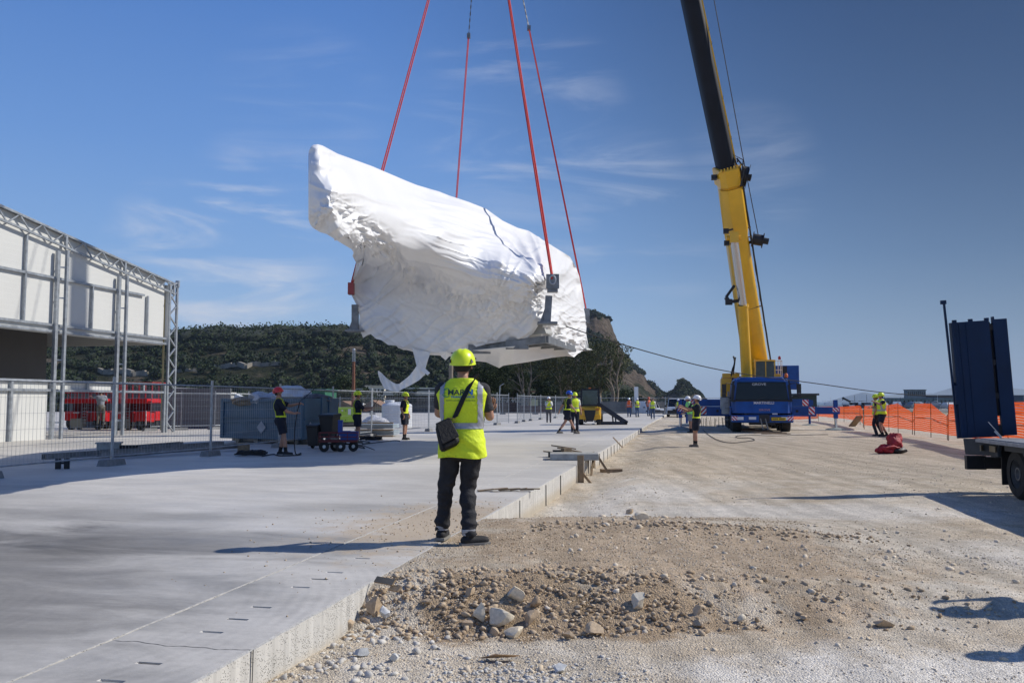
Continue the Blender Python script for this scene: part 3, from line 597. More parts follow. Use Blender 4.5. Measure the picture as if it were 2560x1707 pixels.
# depth field (metres from the camera plane) : radial basis fit
cp = np.array([(771, 366, 13.7), (771, 386, 13.7), (771, 547, 13.8), (794, 361, 13.7), (800, 400, 13.45), (803, 480, 13.4), (832, 474, 13.3), (816, 585, 13.9), (836, 531, 13.3), (843, 384, 14.7), (880, 480, 14.1), (931, 416, 16.6), (960, 520, 15.6), (1008, 449, 18.2), (1073, 472, 19.6), (1123, 489, 20.3), (1215, 522, 21.7), (1322, 577, 23.8), (1391, 621, 26), (1425, 642, 27.8), (1440, 669, 28.8),
 (1452, 711, 29.2), (1461, 769, 29.3), (1467, 807, 29.4), (1471, 864, 29.2), (1463, 876, 29.2), (1100, 590, 17.6), (1250, 660, 18.9), (1180, 560, 20.2), (1290, 620, 21.2), (1360, 650, 20.3), (1372, 700, 19.9), (1370, 800, 20.1), (1350, 760, 20.1), (1405, 760, 23.6), (1405, 680, 23.3), (1415, 850, 24.6),
 (885, 700, 21.9), (893, 765, 21.8), (897, 818, 21.8), (1000, 790, 21.3), (1150, 800, 20.9), (1300, 800, 20.4), (888, 662, 21.4), (930, 690, 21.3), (845, 600, 14.0), (830, 560, 13.55), (860, 560, 13.9), (870, 530, 14.0), (900, 580, 14.7), (920, 612, 15.6), (950, 650, 17.2), (905, 628, 15.6), (1020, 672, 18.4), (886, 618, 15.2), (935, 640, 16.5), (985, 664, 18.2), (1040, 705, 20.6), (940, 610, 15.9), (870, 592, 14.3), (1010, 640, 17.2), (1080, 690, 18.9), (1142, 742, 19.8), (1226, 740, 19.6), (1295, 765, 19.9), (1000, 735, 21.2), (1100, 760, 20.7), (908, 845, 21.9), (1073, 884, 21.4), (1142, 880, 21.2), (1218, 860, 20.9), (1318, 846, 20.5), (1435, 893, 26.5)])
K = np.hypot(cp[:, None, 0]-cp[None, :, 0], cp[:, None, 1]-cp[None, :, 1])
wgt = np.linalg.solve(K+3.0*np.eye(len(cp))*-1, cp[:, 2]-20)
gxf, gyf = G[..., 0], G[..., 1]; D = np.full(gxf.shape, 20.0)
for i in range(len(cp)): D += wgt[i]*np.hypot(gxf-cp[i, 0], gyf-cp[i, 1])
for _ in range(2): D[1:-1, 1:-1] = (D[1:-1, 1:-1]*2+D[:-2, 1:-1]+D[2:, 1:-1]+D[1:-1, :-2]+D[1:-1, 2:])/6
def pix2w(px, py, Yd):
    uu = (px-1280)/F; vv = (853.5-py)/F; dy = cP-vv*sP; dz = sP+vv*cP; t = Yd/dy; return np.stack([uu*t, Yd, EYE+dz*t], -1)
FR = pix2w(gxf, gyf, D)
def rn(x, y, s): q = 1-2*np.abs(vnoise(x, y, s)-.5)*1.0; return q
edge = np.minimum(np.minimum(u[..., 0], 1-u[..., 0]), np.minimum(v[..., 0], 1-v[..., 0]))*np.ones((NV, NU)); fe = sst(0, .012, edge)
# sheet normal
du_ = np.gradient(FR, axis=1); dv_ = np.gradient(FR, axis=0); NR = np.cross(du_, dv_); NR /= np.linalg.norm(NR, axis=-1, keepdims=True)+1e-9; NR *= np.sign(-NR[..., 1:2]+1e-9)
# regions: taut side skin (upper), crumpled band, loose lower drape
band = np.interp(gxf, [771, 836, 905, 985, 1020, 1103, 1142, 1226, 1295, 1380, 1471], [560, 500, 545, 620, 690, 715, 740, 735, 760, 700, 640])
below = sst(-18, 30, gyf-band); crump = np.exp(-((gyf-band-12)/34)**2)
X2, Y2 = gxf, gyf
f = np.zeros_like(D)
def rdg(x, y, s, p=3.0, w=3.2):   # thin raised creases where a smooth field crosses zero
    n = fbm(x, y, 2, s); return np.clip(1-np.abs(n)*w*2, 0, 1)**p
wx = 22*fbm(X2/60, Y2/60, 2, 60); wy = 22*fbm(X2/60, Y2/60, 2, 61)
th = R(16); xr = (X2+wx)*math.cos(th)+(Y2+wy)*math.sin(th); yr = -(X2+wx)*math.sin(th)+(Y2+wy)*math.cos(th)
topd = sst(2, 50, gyf-np.interp(gxf, top_[:, 0], top_[:, 1]))
pull = sst(960, 1160, X2)*sst(1420, 1350, X2)*topd
f += .05*fbm(X2/260, Y2/150, 2, 71)                                   # broad billow
f += pull*(.035*rdg(xr/260, yr/20, 70, 2.0)+.012*rdg(xr/160, yr/11, 68, 2)-.015)
f += .035*rdg(xr/260, yr/40, 69, 2)*(1-below)
f += .018*rdg(X2/40, Y2/60, 67, 3)*sst(860, 800, X2)                      # nose face tucks
# crumpled band where the skin is gathered
crn = crump*(1-sst(1330, 1380, X2))
f += crn*(.10*rdg((X2+wx)/30, (Y2+wy)/24, 72, 2)+.055*rdg((X2-wy)/14, (Y2+wx)/12, 73, 2)-.10)
# lower drape : long diagonal folds and finer crinkles
th2 = R(-38); xr2 = (X2+wx)*math.cos(th2)+(Y2+wy)*math.sin(th2); yr2 = -(X2+wx)*math.sin(th2)+(Y2+wy)*math.cos(th2)
th3 = R(40); xr3 = (X2+wy)*math.cos(th3)+(Y2+wx)*math.sin(th3); yr3 = -(X2+wy)*math.sin(th3)+(Y2+wx)*math.cos(th3)
low = below*sst(1480, 1380, X2)
f += low*(.16*fbm(X2/150, Y2/80, 2, 74)+.06*rdg(xr2/120, yr2/22, 75, 2)+.022*rdg(xr3/80, yr3/17, 76, 2)+.008*rdg(xr2/40, yr2/9, 66, 2)-.04)
for (cx, cy, r0, a_, nn) in ((1372, 735, 210, .09, 20), (1240, 738, 90, .07, 14), (876, 723, 140, .07, 20), (1372, 612, 70, .05, 10)):
    dx, dy = X2-cx, Y2-cy; rr = np.hypot(dx, dy)+1e-3; an = np.arctan2(dy, dx)
    ray = (1-np.abs(2*vnoise(an*nn/2.2+rr/260, rr/200, 80+nn)-1))**1.5
    f += a_*(ray-.5)*np.exp(-(rr/r0)**2)*sst(0, 40, rr)*(dx < 12 if cx > 1300 else 1)
rg = sst(1375, 1392, X2); f += rg*(.10*fbm(X2/30, Y2/60, 2, 90)+.04*rdg(X2/14, Y2/70, 91, 2)+.10*rdg(X2/16, Y2/14, 93, 2)*sst(740, 840, Y2)-.05)
FR = FR+NR*(f*fe)[..., None]
# rear skin: the load's hidden left / far side, a real body behind the visible skin
rear = np.interp(gxf, [771, 830, 905, 975, 1150, 1300, 1400, 1471], [15.6, 16.6, 22.6, 29.5, 31.2, 31.0, 30.4, 29.6])
bulge = np.minimum(1, edge*9)**.6
BK = pix2w(gxf, gyf, D+(np.maximum(rear-D, .3))*bulge)
# keep the body's true size: rear skin must not balloon upward with distance
wz = sst(905, 1010, gxf)*sst(0, .12, edge)
BK[..., 2] = wz*(FR[..., 2]*.96+BK[..., 2]*.04-.12*bulge)+(1-wz)*BK[..., 2]
V = np.concatenate([FR.reshape(-1, 3), BK.reshape(-1, 3)]); ii = np.arange(NV*NU).reshape(NV, NU); o2 = NV*NU
fa = np.stack([ii[:-1, :-1], ii[1:, :-1], ii[1:, 1:], ii[:-1, 1:]], -1).reshape(-1, 4)
fb_ = np.stack([ii[:-1, :-1], ii[:-1, 1:], ii[1:, 1:], ii[1:, :-1]], -1).reshape(-1, 4)+o2
bo = np.r_[ii[0, :], ii[1:, -1], ii[-1, ::-1][1:], ii[::-1, 0][1:]]
fs = np.stack([bo[:-1], bo[1:], bo[1:]+o2, bo[:-1]+o2], 1)
film = mat('shrink_film', (.77, .77, .77), .42, 0, .04, 1.2, spec=.5)
t = film.node_tree; b = t.nodes['Principled BSDF']; tc = N(t, 'ShaderNodeTexCoord'); nn_ = N(t, 'ShaderNodeTexNoise', noise_type='RIDGED_MULTIFRACTAL', inp={'Scale': 1.6, 'Detail': 3, 'Roughness': .5, 'Distortion': .4}); mpp = N(t, 'ShaderNodeMapping', inp={'Rotation': (0, R(25), R(10)), 'Scale': (1, 1, 2.2)}); t.links.new(tc.outputs['Object'], mpp.inputs[0]); t.links.new(mpp.outputs[0], nn_.inputs['Vector'])
bp = N(t, 'ShaderNodeBump', inp={'Strength': .06, 'Distance': .05}); t.links.new(nn_.outputs['Fac'], bp.inputs['Height']); t.links.new(bp.outputs[0], b.inputs['Normal'])
LOAD = thing('wrapped_load', 'huge white shrink wrapped load with a raised nose hanging from red slings', 'wrapped load', (0, 22, 3))
me = npmesh('plastic_wrap', V-np.array([0, 22, 3]), np.concatenate([fa, fb_, fs]), film, True); me.set_sharp_from_angle(angle=R(75))
o = bpy.data.objects.new('plastic_wrap', me); COL.objects.link(o); o.parent = LOAD
# lattice of posts / frame (world coordinates)
def q(x, y, Y_): return P(x, y, Y_)
A_, B_, C_, D_ = q(1372, 800, 20.05), q(890, 820, 21.95), q(1462, 870, 29.4), None
zb = 3.35
for (cx, cy, yt, yb, nm) in ((1379, 20.0, 690, 805, 'corner_post'), (888, 21.8, 762, 825, 'corner_post')):
    m = MB(); x0 = P(cx, yb, cy); x1 = P(cx, yt, cy)
    if cx > 1300: x0 = P(1368, 806, cy-.12); x1 = P(1372, 740, cy-.12)
    m.bar(x0, x1, .16, .16); m.box(x0-Vector((0, 0, .02)), (.46, .4, .05)); m.bar(x0+Vector((-.12, 0, 0)), x0+Vector((0, 0, .35)), .03, .1); m.build(nm, steel_d, LOAD, world=True)
m = MB(); a = P(1381, 716, 19.75); m.box(a+Vector((0, 0, .06)), (.24, .22, .4)); m.box(a+Vector((0, -.12, .1)), (.30, .03, .34)); m.build('lifting_lug', steel_d, LOAD, world=True)
m = MB(); a = P(878, 722, 21.7); m.box(a, (.14, .2, .3)); m.build('lifting_lug', mat('lug_red', (.3, .05, .05), .5), LOAD, world=True)
m = MB(); a = P(1466, 790, 29.25); m.box(a, (.2, .25, .5)); m.build('lifting_lug', steel_d, LOAD, world=True)
m = MB(); a = P(1452, 872, 28.9); m.cyl(a, a+Vector((0, 0, .28)), .28, .2, 14); m.cyl(a-Vector((0, 0, .05)), a, .4, .36, 14); m.build('corner_foot', steel_d, LOAD, world=True)
m = MB()
e0, e1, e2, e3 = P(1132, 877, 21.6), P(1366, 848, 20.3), P(1446, 876, 28.6), P(1150, 880, 29.5)
m.bar(e0, e1+Vector((0, 0, 0)), .10, .17); m.bar(e1, e2, .10, .17); m.bar(e0, e3, .1, .14)
for k in (.2, .4, .6, .8): m.bar(e0.lerp(e3, k), e1.lerp(e2, k), .12, .16)
for k in (.3, .7): m.box(e0.lerp(e1, k)-Vector((0, .1, .05)), (.55, .12, .22)); 
m.build('underframe', steel_d, LOAD, world=True)
m = MB(); m.hexa([e0+Vector((0, .15, .16)), e1+Vector((0, .15, .16)), e2+Vector((-.2, 0, .16)), e3+Vector((0, 0, .16)), e0+Vector((0, .15, .3)), P(1356, 806, 20.5), P(1440, 830, 28.6), e3+Vector((0, 0, .4))]); m.build('machine_base', mat('machine_grey', (.42, .42, .40), .5, 0, .1, 3), LOAD, world=True)
# film hanging below the frame
def sheet(name, rowtop, rowbot, ytop, ybot, nu, nv, amp, seed, mats, parent):
    T_ = interp(rowtop, nu); B2 = interp(rowbot, nu); vv = np.linspace(0, 1, nv)[:, None]; px = (1-vv)*T_[None, :, 0]+vv*B2[None, :, 0]; py = (1-vv)*T_[None, :, 1]+vv*B2[None, :, 1]
    yt = np.interp(np.linspace(0, 1, nu), np.linspace(0, 1, len(ytop)), ytop); yb = np.interp(np.linspace(0, 1, nu), np.linspace(0, 1, len(ybot)), ybot)
    Dd = (1-vv)*yt+vv*yb+amp*fbm(px/30, py/14, 3, seed)*2; W_ = pix2w(px, py, Dd); i_ = np.arange(nu*nv).reshape(nv, nu)
    Fa = np.stack([i_[:-1, :-1], i_[1:, :-1], i_[1:, 1:], i_[:-1, 1:]], -1).reshape(-1, 4)
    me = npmesh(name, W_.reshape(-1, 3)-np.array(parent.location), Fa, mats, True); ob = bpy.data.objects.new(name, me); COL.objects.link(ob); ob.parent = parent
    md = ob.modifiers.new('thick', 'SOLIDIFY'); md.thickness = .008; return ob
sheet('hanging_film', [(1130, 882), (1200, 874), (1366, 858), (1440, 868)], [(1130, 884), (1160, 900), (1215, 905), (1248, 920), (1258, 914), (1320, 905), (1380, 894), (1415, 890), (1437, 893)], [21.6, 20.8, 20.4, 24, 28], [22.5, 22.5, 22.3, 24.5, 28], 90, 14, .12, 5, film, LOAD)
sheet('torn_film_strip', [(1030, 868), (1045, 874), (1076, 880)], [(1044, 925), (1052, 932), (1062, 926)], [21.3, 21.3], [21.1, 21.1], 20, 16, .1, 6, film, LOAD)
cen = ease_pts([P(1057, 915, 21.1), P(1044, 934, 21.0), P(1026, 950, 20.9), P(1008, 962, 20.8), P(993, 969, 20.8), P(975, 962, 20.9), P(957, 951, 21), P(948, 946, 21)], 5)
wd = np.interp(np.linspace(0, 1, len(cen)), [0, .25, .5, .72, .9, 1], [.20, .11, .07, .15, .24, .03])
m = MB(); rings = [[c+Vector((-.35*w, .25*math.sin(i*.7)*w, w)), c+Vector((.0, .06*math.sin(i*1.3), .1*w)), c+Vector((.35*w, -.2*math.sin(i*.5)*w, -w))] for i, (c, w) in enumerate(zip(cen, wd))]
m.loft(rings, closed=False, caps=False); o = m.build('torn_film_streamer', film, LOAD, smooth=180, world=True); md = o.modifiers.new('s', 'SUBSURF'); md.levels = md.render_levels = 2
m = MB(); m.add([P(1050, 925, 21), P(1060, 918, 21), P(1075, 932, 20.9), P(1069, 938, 20.9)], [(0, 1, 2, 3)]); o = m.build('torn_film_scrap', film, LOAD, world=True); md = o.modifiers.new('t', 'SOLIDIFY'); md.thickness = .01
m = MB(); m.add([P(1098, 879, 21), P(1116, 878, 21), P(1124, 889, 21.2), P(1114, 900, 21.2), P(1102, 890, 21.1)], [(0, 1, 2, 3, 4)]); o = m.build('torn_film_scrap', film, LOAD, world=True); md = o.modifiers.new('t', 'SOLIDIFY'); md.thickness = .01
# ---- slings, shackles, chains: HOOK above the picture
red_s = mat('red_webbing', (.55, .035, .03), .8, 0, .3, 14, .3, 90)
HOOK = Vector((-.9, 25.0, 22.5))
def sling(name, p0, p1, w, lab, sag=0):
    m = MB(); pts = [p1.lerp(p0, k/14)+Vector((0, 0, -sag*math.sin(math.pi*k/14))) for k in range(15)]
    for s_ in (-1, 1):
        m.tube([p+Vector((s_*w*.42*(1 if i else .5), .02*s_, 0)) for i, p in enumerate(pts)], w*.42, 6)
    o = single(m, name, red_s, lab, 'sling', loc=tuple(p1), smooth=60, group='red slings carrying the load'); return o
def seg(x0, y0, Y0, x1, y1, Y1): return P(x0, y0, Y0), P(x1, y1, Y1)
Yp = 24.9
lug1, lug2, lug3, lug4 = P(878, 715, 21.75), P(1118, 800, 31.2), P(1381, 697, 19.62), P(1468, 786, 29.3)
def toward(lug, frac): return lug.lerp(HOOK2, frac)
def upto(x0, y0, x1, y1, lug):   # extend the seen line up to the hook height
    yy = -470; xx = x0+(x1-x0)*(yy-y0)/(y1-y0); return P(xx, yy, 36.0)
h1 = upto(1071, 0, 957, 420, 0); h3 = upto(1272, 0, 1372, 640, 0)
sling('lifting_sling', h1, lug1, .055, 'leftmost red sling running behind the nose of the wrapped load')
sling('lifting_sling', h3, lug3, .055, 'red sling hooked to the lug on the near right corner post')
# thinner far slings end in chains
def far_sling(x0, y0, lug, lab, xt, clab):
    yy = -470; top = P(xt, yy, 36.0)
    mid = None; best = 9
    for k in range(1, 400):
        p = lug.lerp(top, k/400); d = p-Vector((0, 0, EYE)); zc = d.y*cP+d.z*sP; py = 853.5-F*(-d.y*sP+d.z*cP)/zc
        if abs(py-y0) < best: best = abs(py-y0); mid = p
    sling('lifting_sling', mid, lug, .042, lab); m = MB(); n = int((top-mid).length/.16)
    dd = (top-mid).normalized()
    for i in range(n):
        a_ = mid+dd*(i*.16); m.bar(a_, a_+dd*.17, .05 if i % 2 else .02, .02 if i % 2 else .05)
    m.box(mid, (.14, .1, .2)); single(m, 'lifting_chain', steel_d, clab, 'chain', loc=tuple(mid))
far_sling(1173, 90, lug2, 'thin red sling going down behind the middle of the load', 1214, 'dark chain above the thin middle red sling')
far_sling(1317, 72, lug4, 'rightmost red sling to the far corner of the load', 1212, 'dark chain above the rightmost red sling')
m = MB(); a = lug3+Vector((0, -.12, 0)); m.tube([a+Vector((.07*math.cos(t), 0, .1*math.sin(t)-.04)) for t in np.linspace(0, 2*math.pi, 14)], .02, 6); single(m, 'shackle', steel, 'steel shackle joining red sling to near right lug', 'shackle', loc=tuple(a))
m = MB(); hk = P(1206, -500, 36.0); m.box(hk+Vector((0, 0, 1.0)), (.9, .5, 1.6)); m.cyl(hk+Vector((-.3, 0, 1.2)), hk+Vector((.3, 0, 1.2)), .6, n=18); m.tube([hk+Vector((.3*math.sin(t), 0, .1-.3*math.cos(t))) for t in np.linspace(-2.4, 2.4, 12)], .1, 8)
single(m, 'hook_block', yel, 'yellow crane hook block above the picture holding all slings', 'hook block', loc=tuple(hk))
# ---- tag ropes
rope = mat('dark_rope', (.02, .02, .022), .9)
def ropeobj(pts, r_, lab, cat='rope', mt=None, nm='rope', grp=None):
    m = MB(); m.tube(pts, r_, 6); return single(m, nm, mt or rope, lab, cat, loc=tuple(pts[0]), smooth=180, group=grp)
def sagline(a, b, sag, n=24): return [a.lerp(b, k/n)+Vector((0, 0, -sag*4*(k/n)*(1-k/n))) for k in range(n+1)]
# ================================================================ crane truck
def wheelset(parent, c, r, w, axis='x', rimr=.55, rm=None, name='wheel', tread=24, M=None):
    c = Vector(c); T = Matrix.Translation(c)
    T = T @ (Matrix.Rotation(math.pi/2, 4, 'Y') if axis == 'x' else (Matrix.Rotation(math.pi/2, 4, 'X') if axis == 'y' else axis))
    if M is not None: T = M @ T
    m = MB(); m.lathe([(r*rimr, -w/2), (r*.86, -w/2), (r*.97, -w*.42), (r, -w*.3), (r, w*.3), (r*.97, w*.42), (r*.86, w/2), (r*rimr, w/2)], 28, T, False)
    for i in range(tread):
        a = 2*math.pi*i/tread; m.box((r*math.cos(a), r*math.sin(a), (w*.2 if i % 2 else -w*.2)), (r*.05, r*.09, w*.45), rot=a, M=T)
    wo_ = m.build(name, rubber, parent, smooth=40)
    m = MB(); m.lathe([(r*.08, -w*.2), (r*.2, -w*.44), (r*.26, -w*.44), (r*.3, -w*.2), (r*rimr*.9, -w*.12), (r*rimr, -w*.46), (r*rimr*1.04, -w*.46), (r*rimr*1.04, w*.46), (r*rimr, w*.46), (r*rimr*.9, w*.12), (r*.3, w*.2), (r*.26, w*.44), (r*.08, w*.44)], 24, T)
    for i in range(8):
        a = 2*math.pi*i/8
        for sg in (-1, 1): m.cyl((r*.38*math.cos(a), r*.38*math.sin(a), sg*w*.12), (r*.38*math.cos(a), r*.38*math.sin(a), sg*w*.22), r*.035, n=6, M=T)
    ri = m.build('rim', rm or steel_d, wo_, smooth=40); return wo_
def striped(name, c, w, h, parent, yv=None, n=3, flip=False, M=None):
    mr_ = mat('red_stripe', (.55, .02, .03), .45); mw = mat('white_stripe', (.8, .8, .8), .45)
    m = MB(); m.m = 1; m.box(c, (w, .02, h), M=M)
    m.m = 0; c = Vector(c)
    for k in range(n):   # diagonal bands, clipped
        def clip(x): return max(-w/2, min(w/2, x))
        k0 = -h+(w+h)*(k+.1)/n; pts = []
        bw = (w+h)/n*.5
        for zz in np.linspace(0, h, 7): pts.append((clip(-w/2+k0+zz+h*0), zz-h/2, clip(-w/2+k0+zz+bw)))
        for a, b_ in zip(pts[:-1], pts[1:]):
            f_ = -1 if flip else 1
            if a[2]-a[0] > 1e-4 or b_[2]-b_[0] > 1e-4: m.add([c+Vector((f_*a[0], -.013, a[1])), c+Vector((f_*a[2], -.013, a[1])), c+Vector((f_*b_[2], -.013, b_[1])), c+Vector((f_*b_[0], -.013, b_[1]))], [(0, 1, 2, 3)], M)
    return m.build(name, [mr_, mw], parent)
KC = .00368
cg = P(1904, 1080, 42.0); cgz = gz(cg.x, cg.y)
CR = thing('mobile_crane', 'yellow telescopic boom crane on a blue truck with its outriggers spread', 'mobile crane', (cg.x, cg.y, cgz), -SA)
def zx(x): return (x-1090)*KC
def zz_(y): return (1070-y)*KC
cabm = MB()
# cab shell : front profile loft (front face slightly curved)
def cabring(y, s=1.0, zb=.98, zt=2.62):
    hw = 1.42*s; return [(-hw, y, zb), (hw, y, zb), (hw, y, 1.55), (hw*.95, y, 2.35), (hw*.88, y, zt), (-hw*.88, y, zt), (-hw*.95, y, 2.35), (-hw, y, 1.55)]
cabm.loft([cabring(-.28, .97, 1.05, 2.5), cabring(-.22, .99, .98, 2.58), cabring(-.0, 1.0), cabring(2.0, 1.0)])
cabm.build('truck_cab', blue, CR, bevel=.04)
m = MB(); m.add([(-1.2, -.285, 1.58), (1.24, -.285, 1.58), (1.30, -.235, 1.9), (1.18, -.235, 2.45), (-1.12, -.235, 2.45), (-1.26, -.235, 1.9)], [(0, 1, 2, 3, 4, 5)])
m.hexa([(-1.24, -.35, 1.56), (1.26, -.35, 1.56), (1.26, -.2, 1.56), (-1.24, -.2, 1.56), (-1.14, -.29, 2.44), (1.16, -.29, 2.44), (1.16, -.2, 2.44), (-1.14, -.2, 2.44)]); m.build('windscreen', glass, CR, bevel=.03)
m = MB()
for sx_ in (-1, 1):
    m.hexa([(sx_*1.33, -.36, 1.5), (sx_*1.45, -.36, 1.5), (sx_*1.45, .5, 1.5), (sx_*1.33, .5, 1.5), (sx_*1.20, -.26, 2.5), (sx_*1.34, -.26, 2.5), (sx_*1.34, .5, 2.5), (sx_*1.2, .5, 2.5)])
m.box((0, -.36, 1.53), (2.8, .06, .08)); m.build('window_frame', black, CR)
m = MB(); m.hexa([(-1.12, -.42, 2.46), (1.14, -.42, 2.46), (1.2, .4, 2.46), (-1.2, .4, 2.46), (-.95, -.3, 2.68), (1.0, -.3, 2.68), (1.1, .4, 2.7), (-1.1, .4, 2.7)]); m.build('sun_visor', blue, CR, bevel=.03)
m = MB(); m.hexa([(-1.18, -.47, .92), (1.2, -.47, .92), (1.42, -.1, .92), (-1.42, -.1, .92), (-1.22, -.40, 1.5), (1.24, -.40, 1.5), (1.42, -.1, 1.5), (-1.42, -.1, 1.5)]); m.build('front_panel', blue, CR, bevel=.03)
m = MB(); m.box((0, -.32, .66), (2.9, .5, .36)); m.box((-.9, -.5, .78), (.5, .2, .1)); m.build('bumper', blue, CR, bevel=.04)
m = MB(); m.box((.1, -.56, .68), (.5, .06, .34)); m.box((0, -.2, .42), (1.2, .5, .12)); m.build('tow_coupling', black, CR)
for x in (-.03, .2):
    m = MB(); m.bar((x-.06, -.66, .68), (x+.05, -.66, .16), .05, .05); m.build('tow_strut', steel_d, CR)
for sx_ in (-1, 1):
    m = MB(); m.box((sx_*1.06, -.585, .68), (.36, .04, .15)); m.build('headlight', white, CR)
    striped('warning_panel', (sx_*1.3, -.605, .68), .26, .2, CR, flip=sx_ < 0)
m = MB(); m.box((-.46, -.59, .69), (.34, .02, .13)); m.build('number_plate', white, CR)
m = MB(); m.m = 1; m.box((.76, -.59, .66), (.72, .02, .19)); m.m = 0; m.box((.76, -.603, .66), (.66, .02, .14)); m.m = 1
for k in range(11):
    if k != 5: m.box((.49+k*.052, -.616, .66), (.03, .01, .08))
m.build('plate', [mat('plate_yellow', (.75, .5, .02), .5), black], CR)
m = MB(); m.m = 0; m.box((.6, -.45, .93), (.24, .02, .12)); m.build('sticker', mat('sticker', (.7, .68, .66), .5), CR)
def lettering(s, h, parent, T, mt, bold=.02, depth=.01, xs=1):
    m = text_mb(s, h, depth=depth, bold=bold, xs=xs); m2 = MB(); m2.add(m.v, m.f, T); return m2.build('lettering', mt, parent)
def Tf(x, y, z, tilt=0): return Matrix.Translation((x, y, z)) @ Matrix.Rotation(math.pi/2-tilt, 4, 'X')
lettering('MARTINELLI', .13, CR, Tf(zx(1117), -.44, zz_(697), -.12), white, .012, xs=1.0)
lettering('GROVE', .12, CR, Tf(zx(1062), -.318, zz_(450), .07), mat('grey_letters', (.45, .47, .5), .5), .02, xs=1.25)
lettering('GROVE', .10, CR, Tf(zx(1123), -.475, zz_(786), -.12), mat('faded_red', (.45, .25, .25), .5), .01, xs=1.2)
# mirrors
for sx_ in (-1, 1):
    m = MB(); x = sx_*1.72; m.tube([(sx_*1.35, -.1, 2.35), (sx_*1.66, -.3, 2.4), (sx_*1.70, -.3, 1.75), (sx_*1.4, -.2, 1.65)], .025); m.box((x+sx_*.04, -.28, 2.12), (.2, .12, .46)); m.box((x+sx_*.05, -.28, 1.79), (.19, .12, .19)); m.build('mirror', black, CR, bevel=.03)
for sx_ in (-.25, .35):
    m = MB(); m.bar((sx_, -.37, 1.57), (sx_+.5, -.36, 1.74), .02, .02); m.build('wiper', black, CR)
# chassis and wheels
m = MB(); m.box((0, 6.0, .95), (1.2, 12.4, .5)); m.box((0, 5.6, 1.42), (2.7, 7.4, .10)); m.box((-1.2, 4.5, 1.05), (.5, 3.2, .7)); m.box((1.2, 4.5, 1.05), (.5, 3.2, .7)); m.build('chassis', blue, CR, bevel=.02)
for sx_ in (-1, 1):
    for y in (.55, 2.2, 5.2, 6.8, 8.4): wheelset(CR, (sx_*1.16, y, .56), .58, .46, rm=mat('white_rim', (.35, .36, .38), .5))
    m = MB(); m.box((sx_*1.22, .55, 1.22), (.56, 1.5, .08)); m.box((sx_*1.46, .55, 1.0), (.03, 1.4, .36)); m.build('mudguard', blue, CR)
m = MB(); m.box((0, .2, .9), (1.6, .12, .5)); m.cyl((-1, .55, .55), (1, .55, .55), .12); m.build('axle', steel_d, CR)
m = MB(); m.box((-1.5, 1.0, 1.5), (.06, .9, 1.0)); 
for k in range(5): m.box((-1.62, .7, .6+k*.28), (.18, .5, .04))
m.build('cab_ladder', steel_d, CR)
# outriggers: rear pair (upper) and front pair
def pad(x, y, zj, r=.85):
    m = MB(); m.lathe([(.0, .16), (.12, .16), (.55*r, .10), (r*.6, .08), (r*.62, .045), (r, .045), (r, .0)], 26, Matrix.Translation((x, y, 0))); return m.build('outrigger_pad', mat('pad_green', (.26, .30, .28), .7, 0, .25, 5), CR, smooth=30)
for sx_ in (-1, 1):
    y = 2.9
    m = MB(); m.box((sx_*2.15, y, .98), (1.6, .42, .5)); m.box((sx_*3.25, y-.02, 1.03), (1.7, .34, .36)); m.build('outrigger_beam', blue, CR, bevel=.015)
    m = MB(); m.box((sx_*3.92, y, 1.1), (.2, .28, .95)); m.build('outrigger_jack', blue, CR, bevel=.02)
    m = MB(); m.cyl((sx_*3.92, y, .65), (sx_*3.92, y, .1), .07, n=12); m.build('jack_rod', chrome, CR)
    striped('warning_panel', (sx_*2.72, y-.24, 1.02), .30, .4, CR, flip=sx_ > 0); striped('warning_panel', (sx_*3.9, y-.2, 1.08), .30, .22, CR, flip=sx_ > 0)
    pad(sx_*3.92, y, 0)
    m = MB(); m.cyl((sx_*2.0, y-.215, 1.0), (sx_*2.0, y-.19, 1.0), .07, n=14); m.build('beam_hole', black, CR)
    y = 10.2
    m = MB(); m.box((sx_*2.4, y, 1.42), (2.3, .45, .42)); m.box((sx_*3.3, y, 1.42), (1.0, .36, .3)); m.build('outrigger_beam', blue, CR, bevel=.015)
    m = MB(); m.box((sx_*3.6, y, 1.2), (.2, .28, .8)); m.cyl((sx_*3.6, y, .8), (sx_*3.6, y, .1), .07, n=12); m.build('outrigger_jack', blue, CR)
    striped('warning_panel', (sx_*3.35, y-.26, 1.42), .34, .36, CR, flip=sx_ > 0); pad(sx_*3.6, y, 0, .8)
m = MB(); m.box((-1.62, 2.0, 1.42), (.5, .5, .62)); m.box((-1.62, 1.7, 1.0), (.4, .4, .3)); m.build('side_locker', steel, CR, bevel=.02)
# superstructure
m = MB(); m.box((-.1, 5.2, 1.75), (2.3, 3.6, .55)); m.box((-1.45, 5.0, 2.25), (.55, 1.6, 1.0)); m.box((-1.2, 4.7, 2.9), (.9, .8, .25)); m.box((0.1, 6.2, 2.4), (1.3, 1.6, 1.1)); m.build('turntable_frame', yel, CR, bevel=.02)
m = MB(); m.box((.4, 4.25, 3.0), (.9, .3, .5)); m.box((.1, 4.9, 2.6), (.8, .8, 1.2)); m.box((1.0, 4.2, 2.72), (1.3, 1.2, .12)); m.tube(ease_pts([(-1.25, 4.4, 2.5), (-1.15, 4.3, 3.1), (-1.0, 4.2, 3.6), (-1.05, 4.3, 3.95)], 5), .05); m.tube(ease_pts([(-1.15, 4.4, 2.5), (-1.05, 4.3, 3.2), (-.95, 4.25, 3.9)], 5), .04); m.build('hydraulics', black, CR)
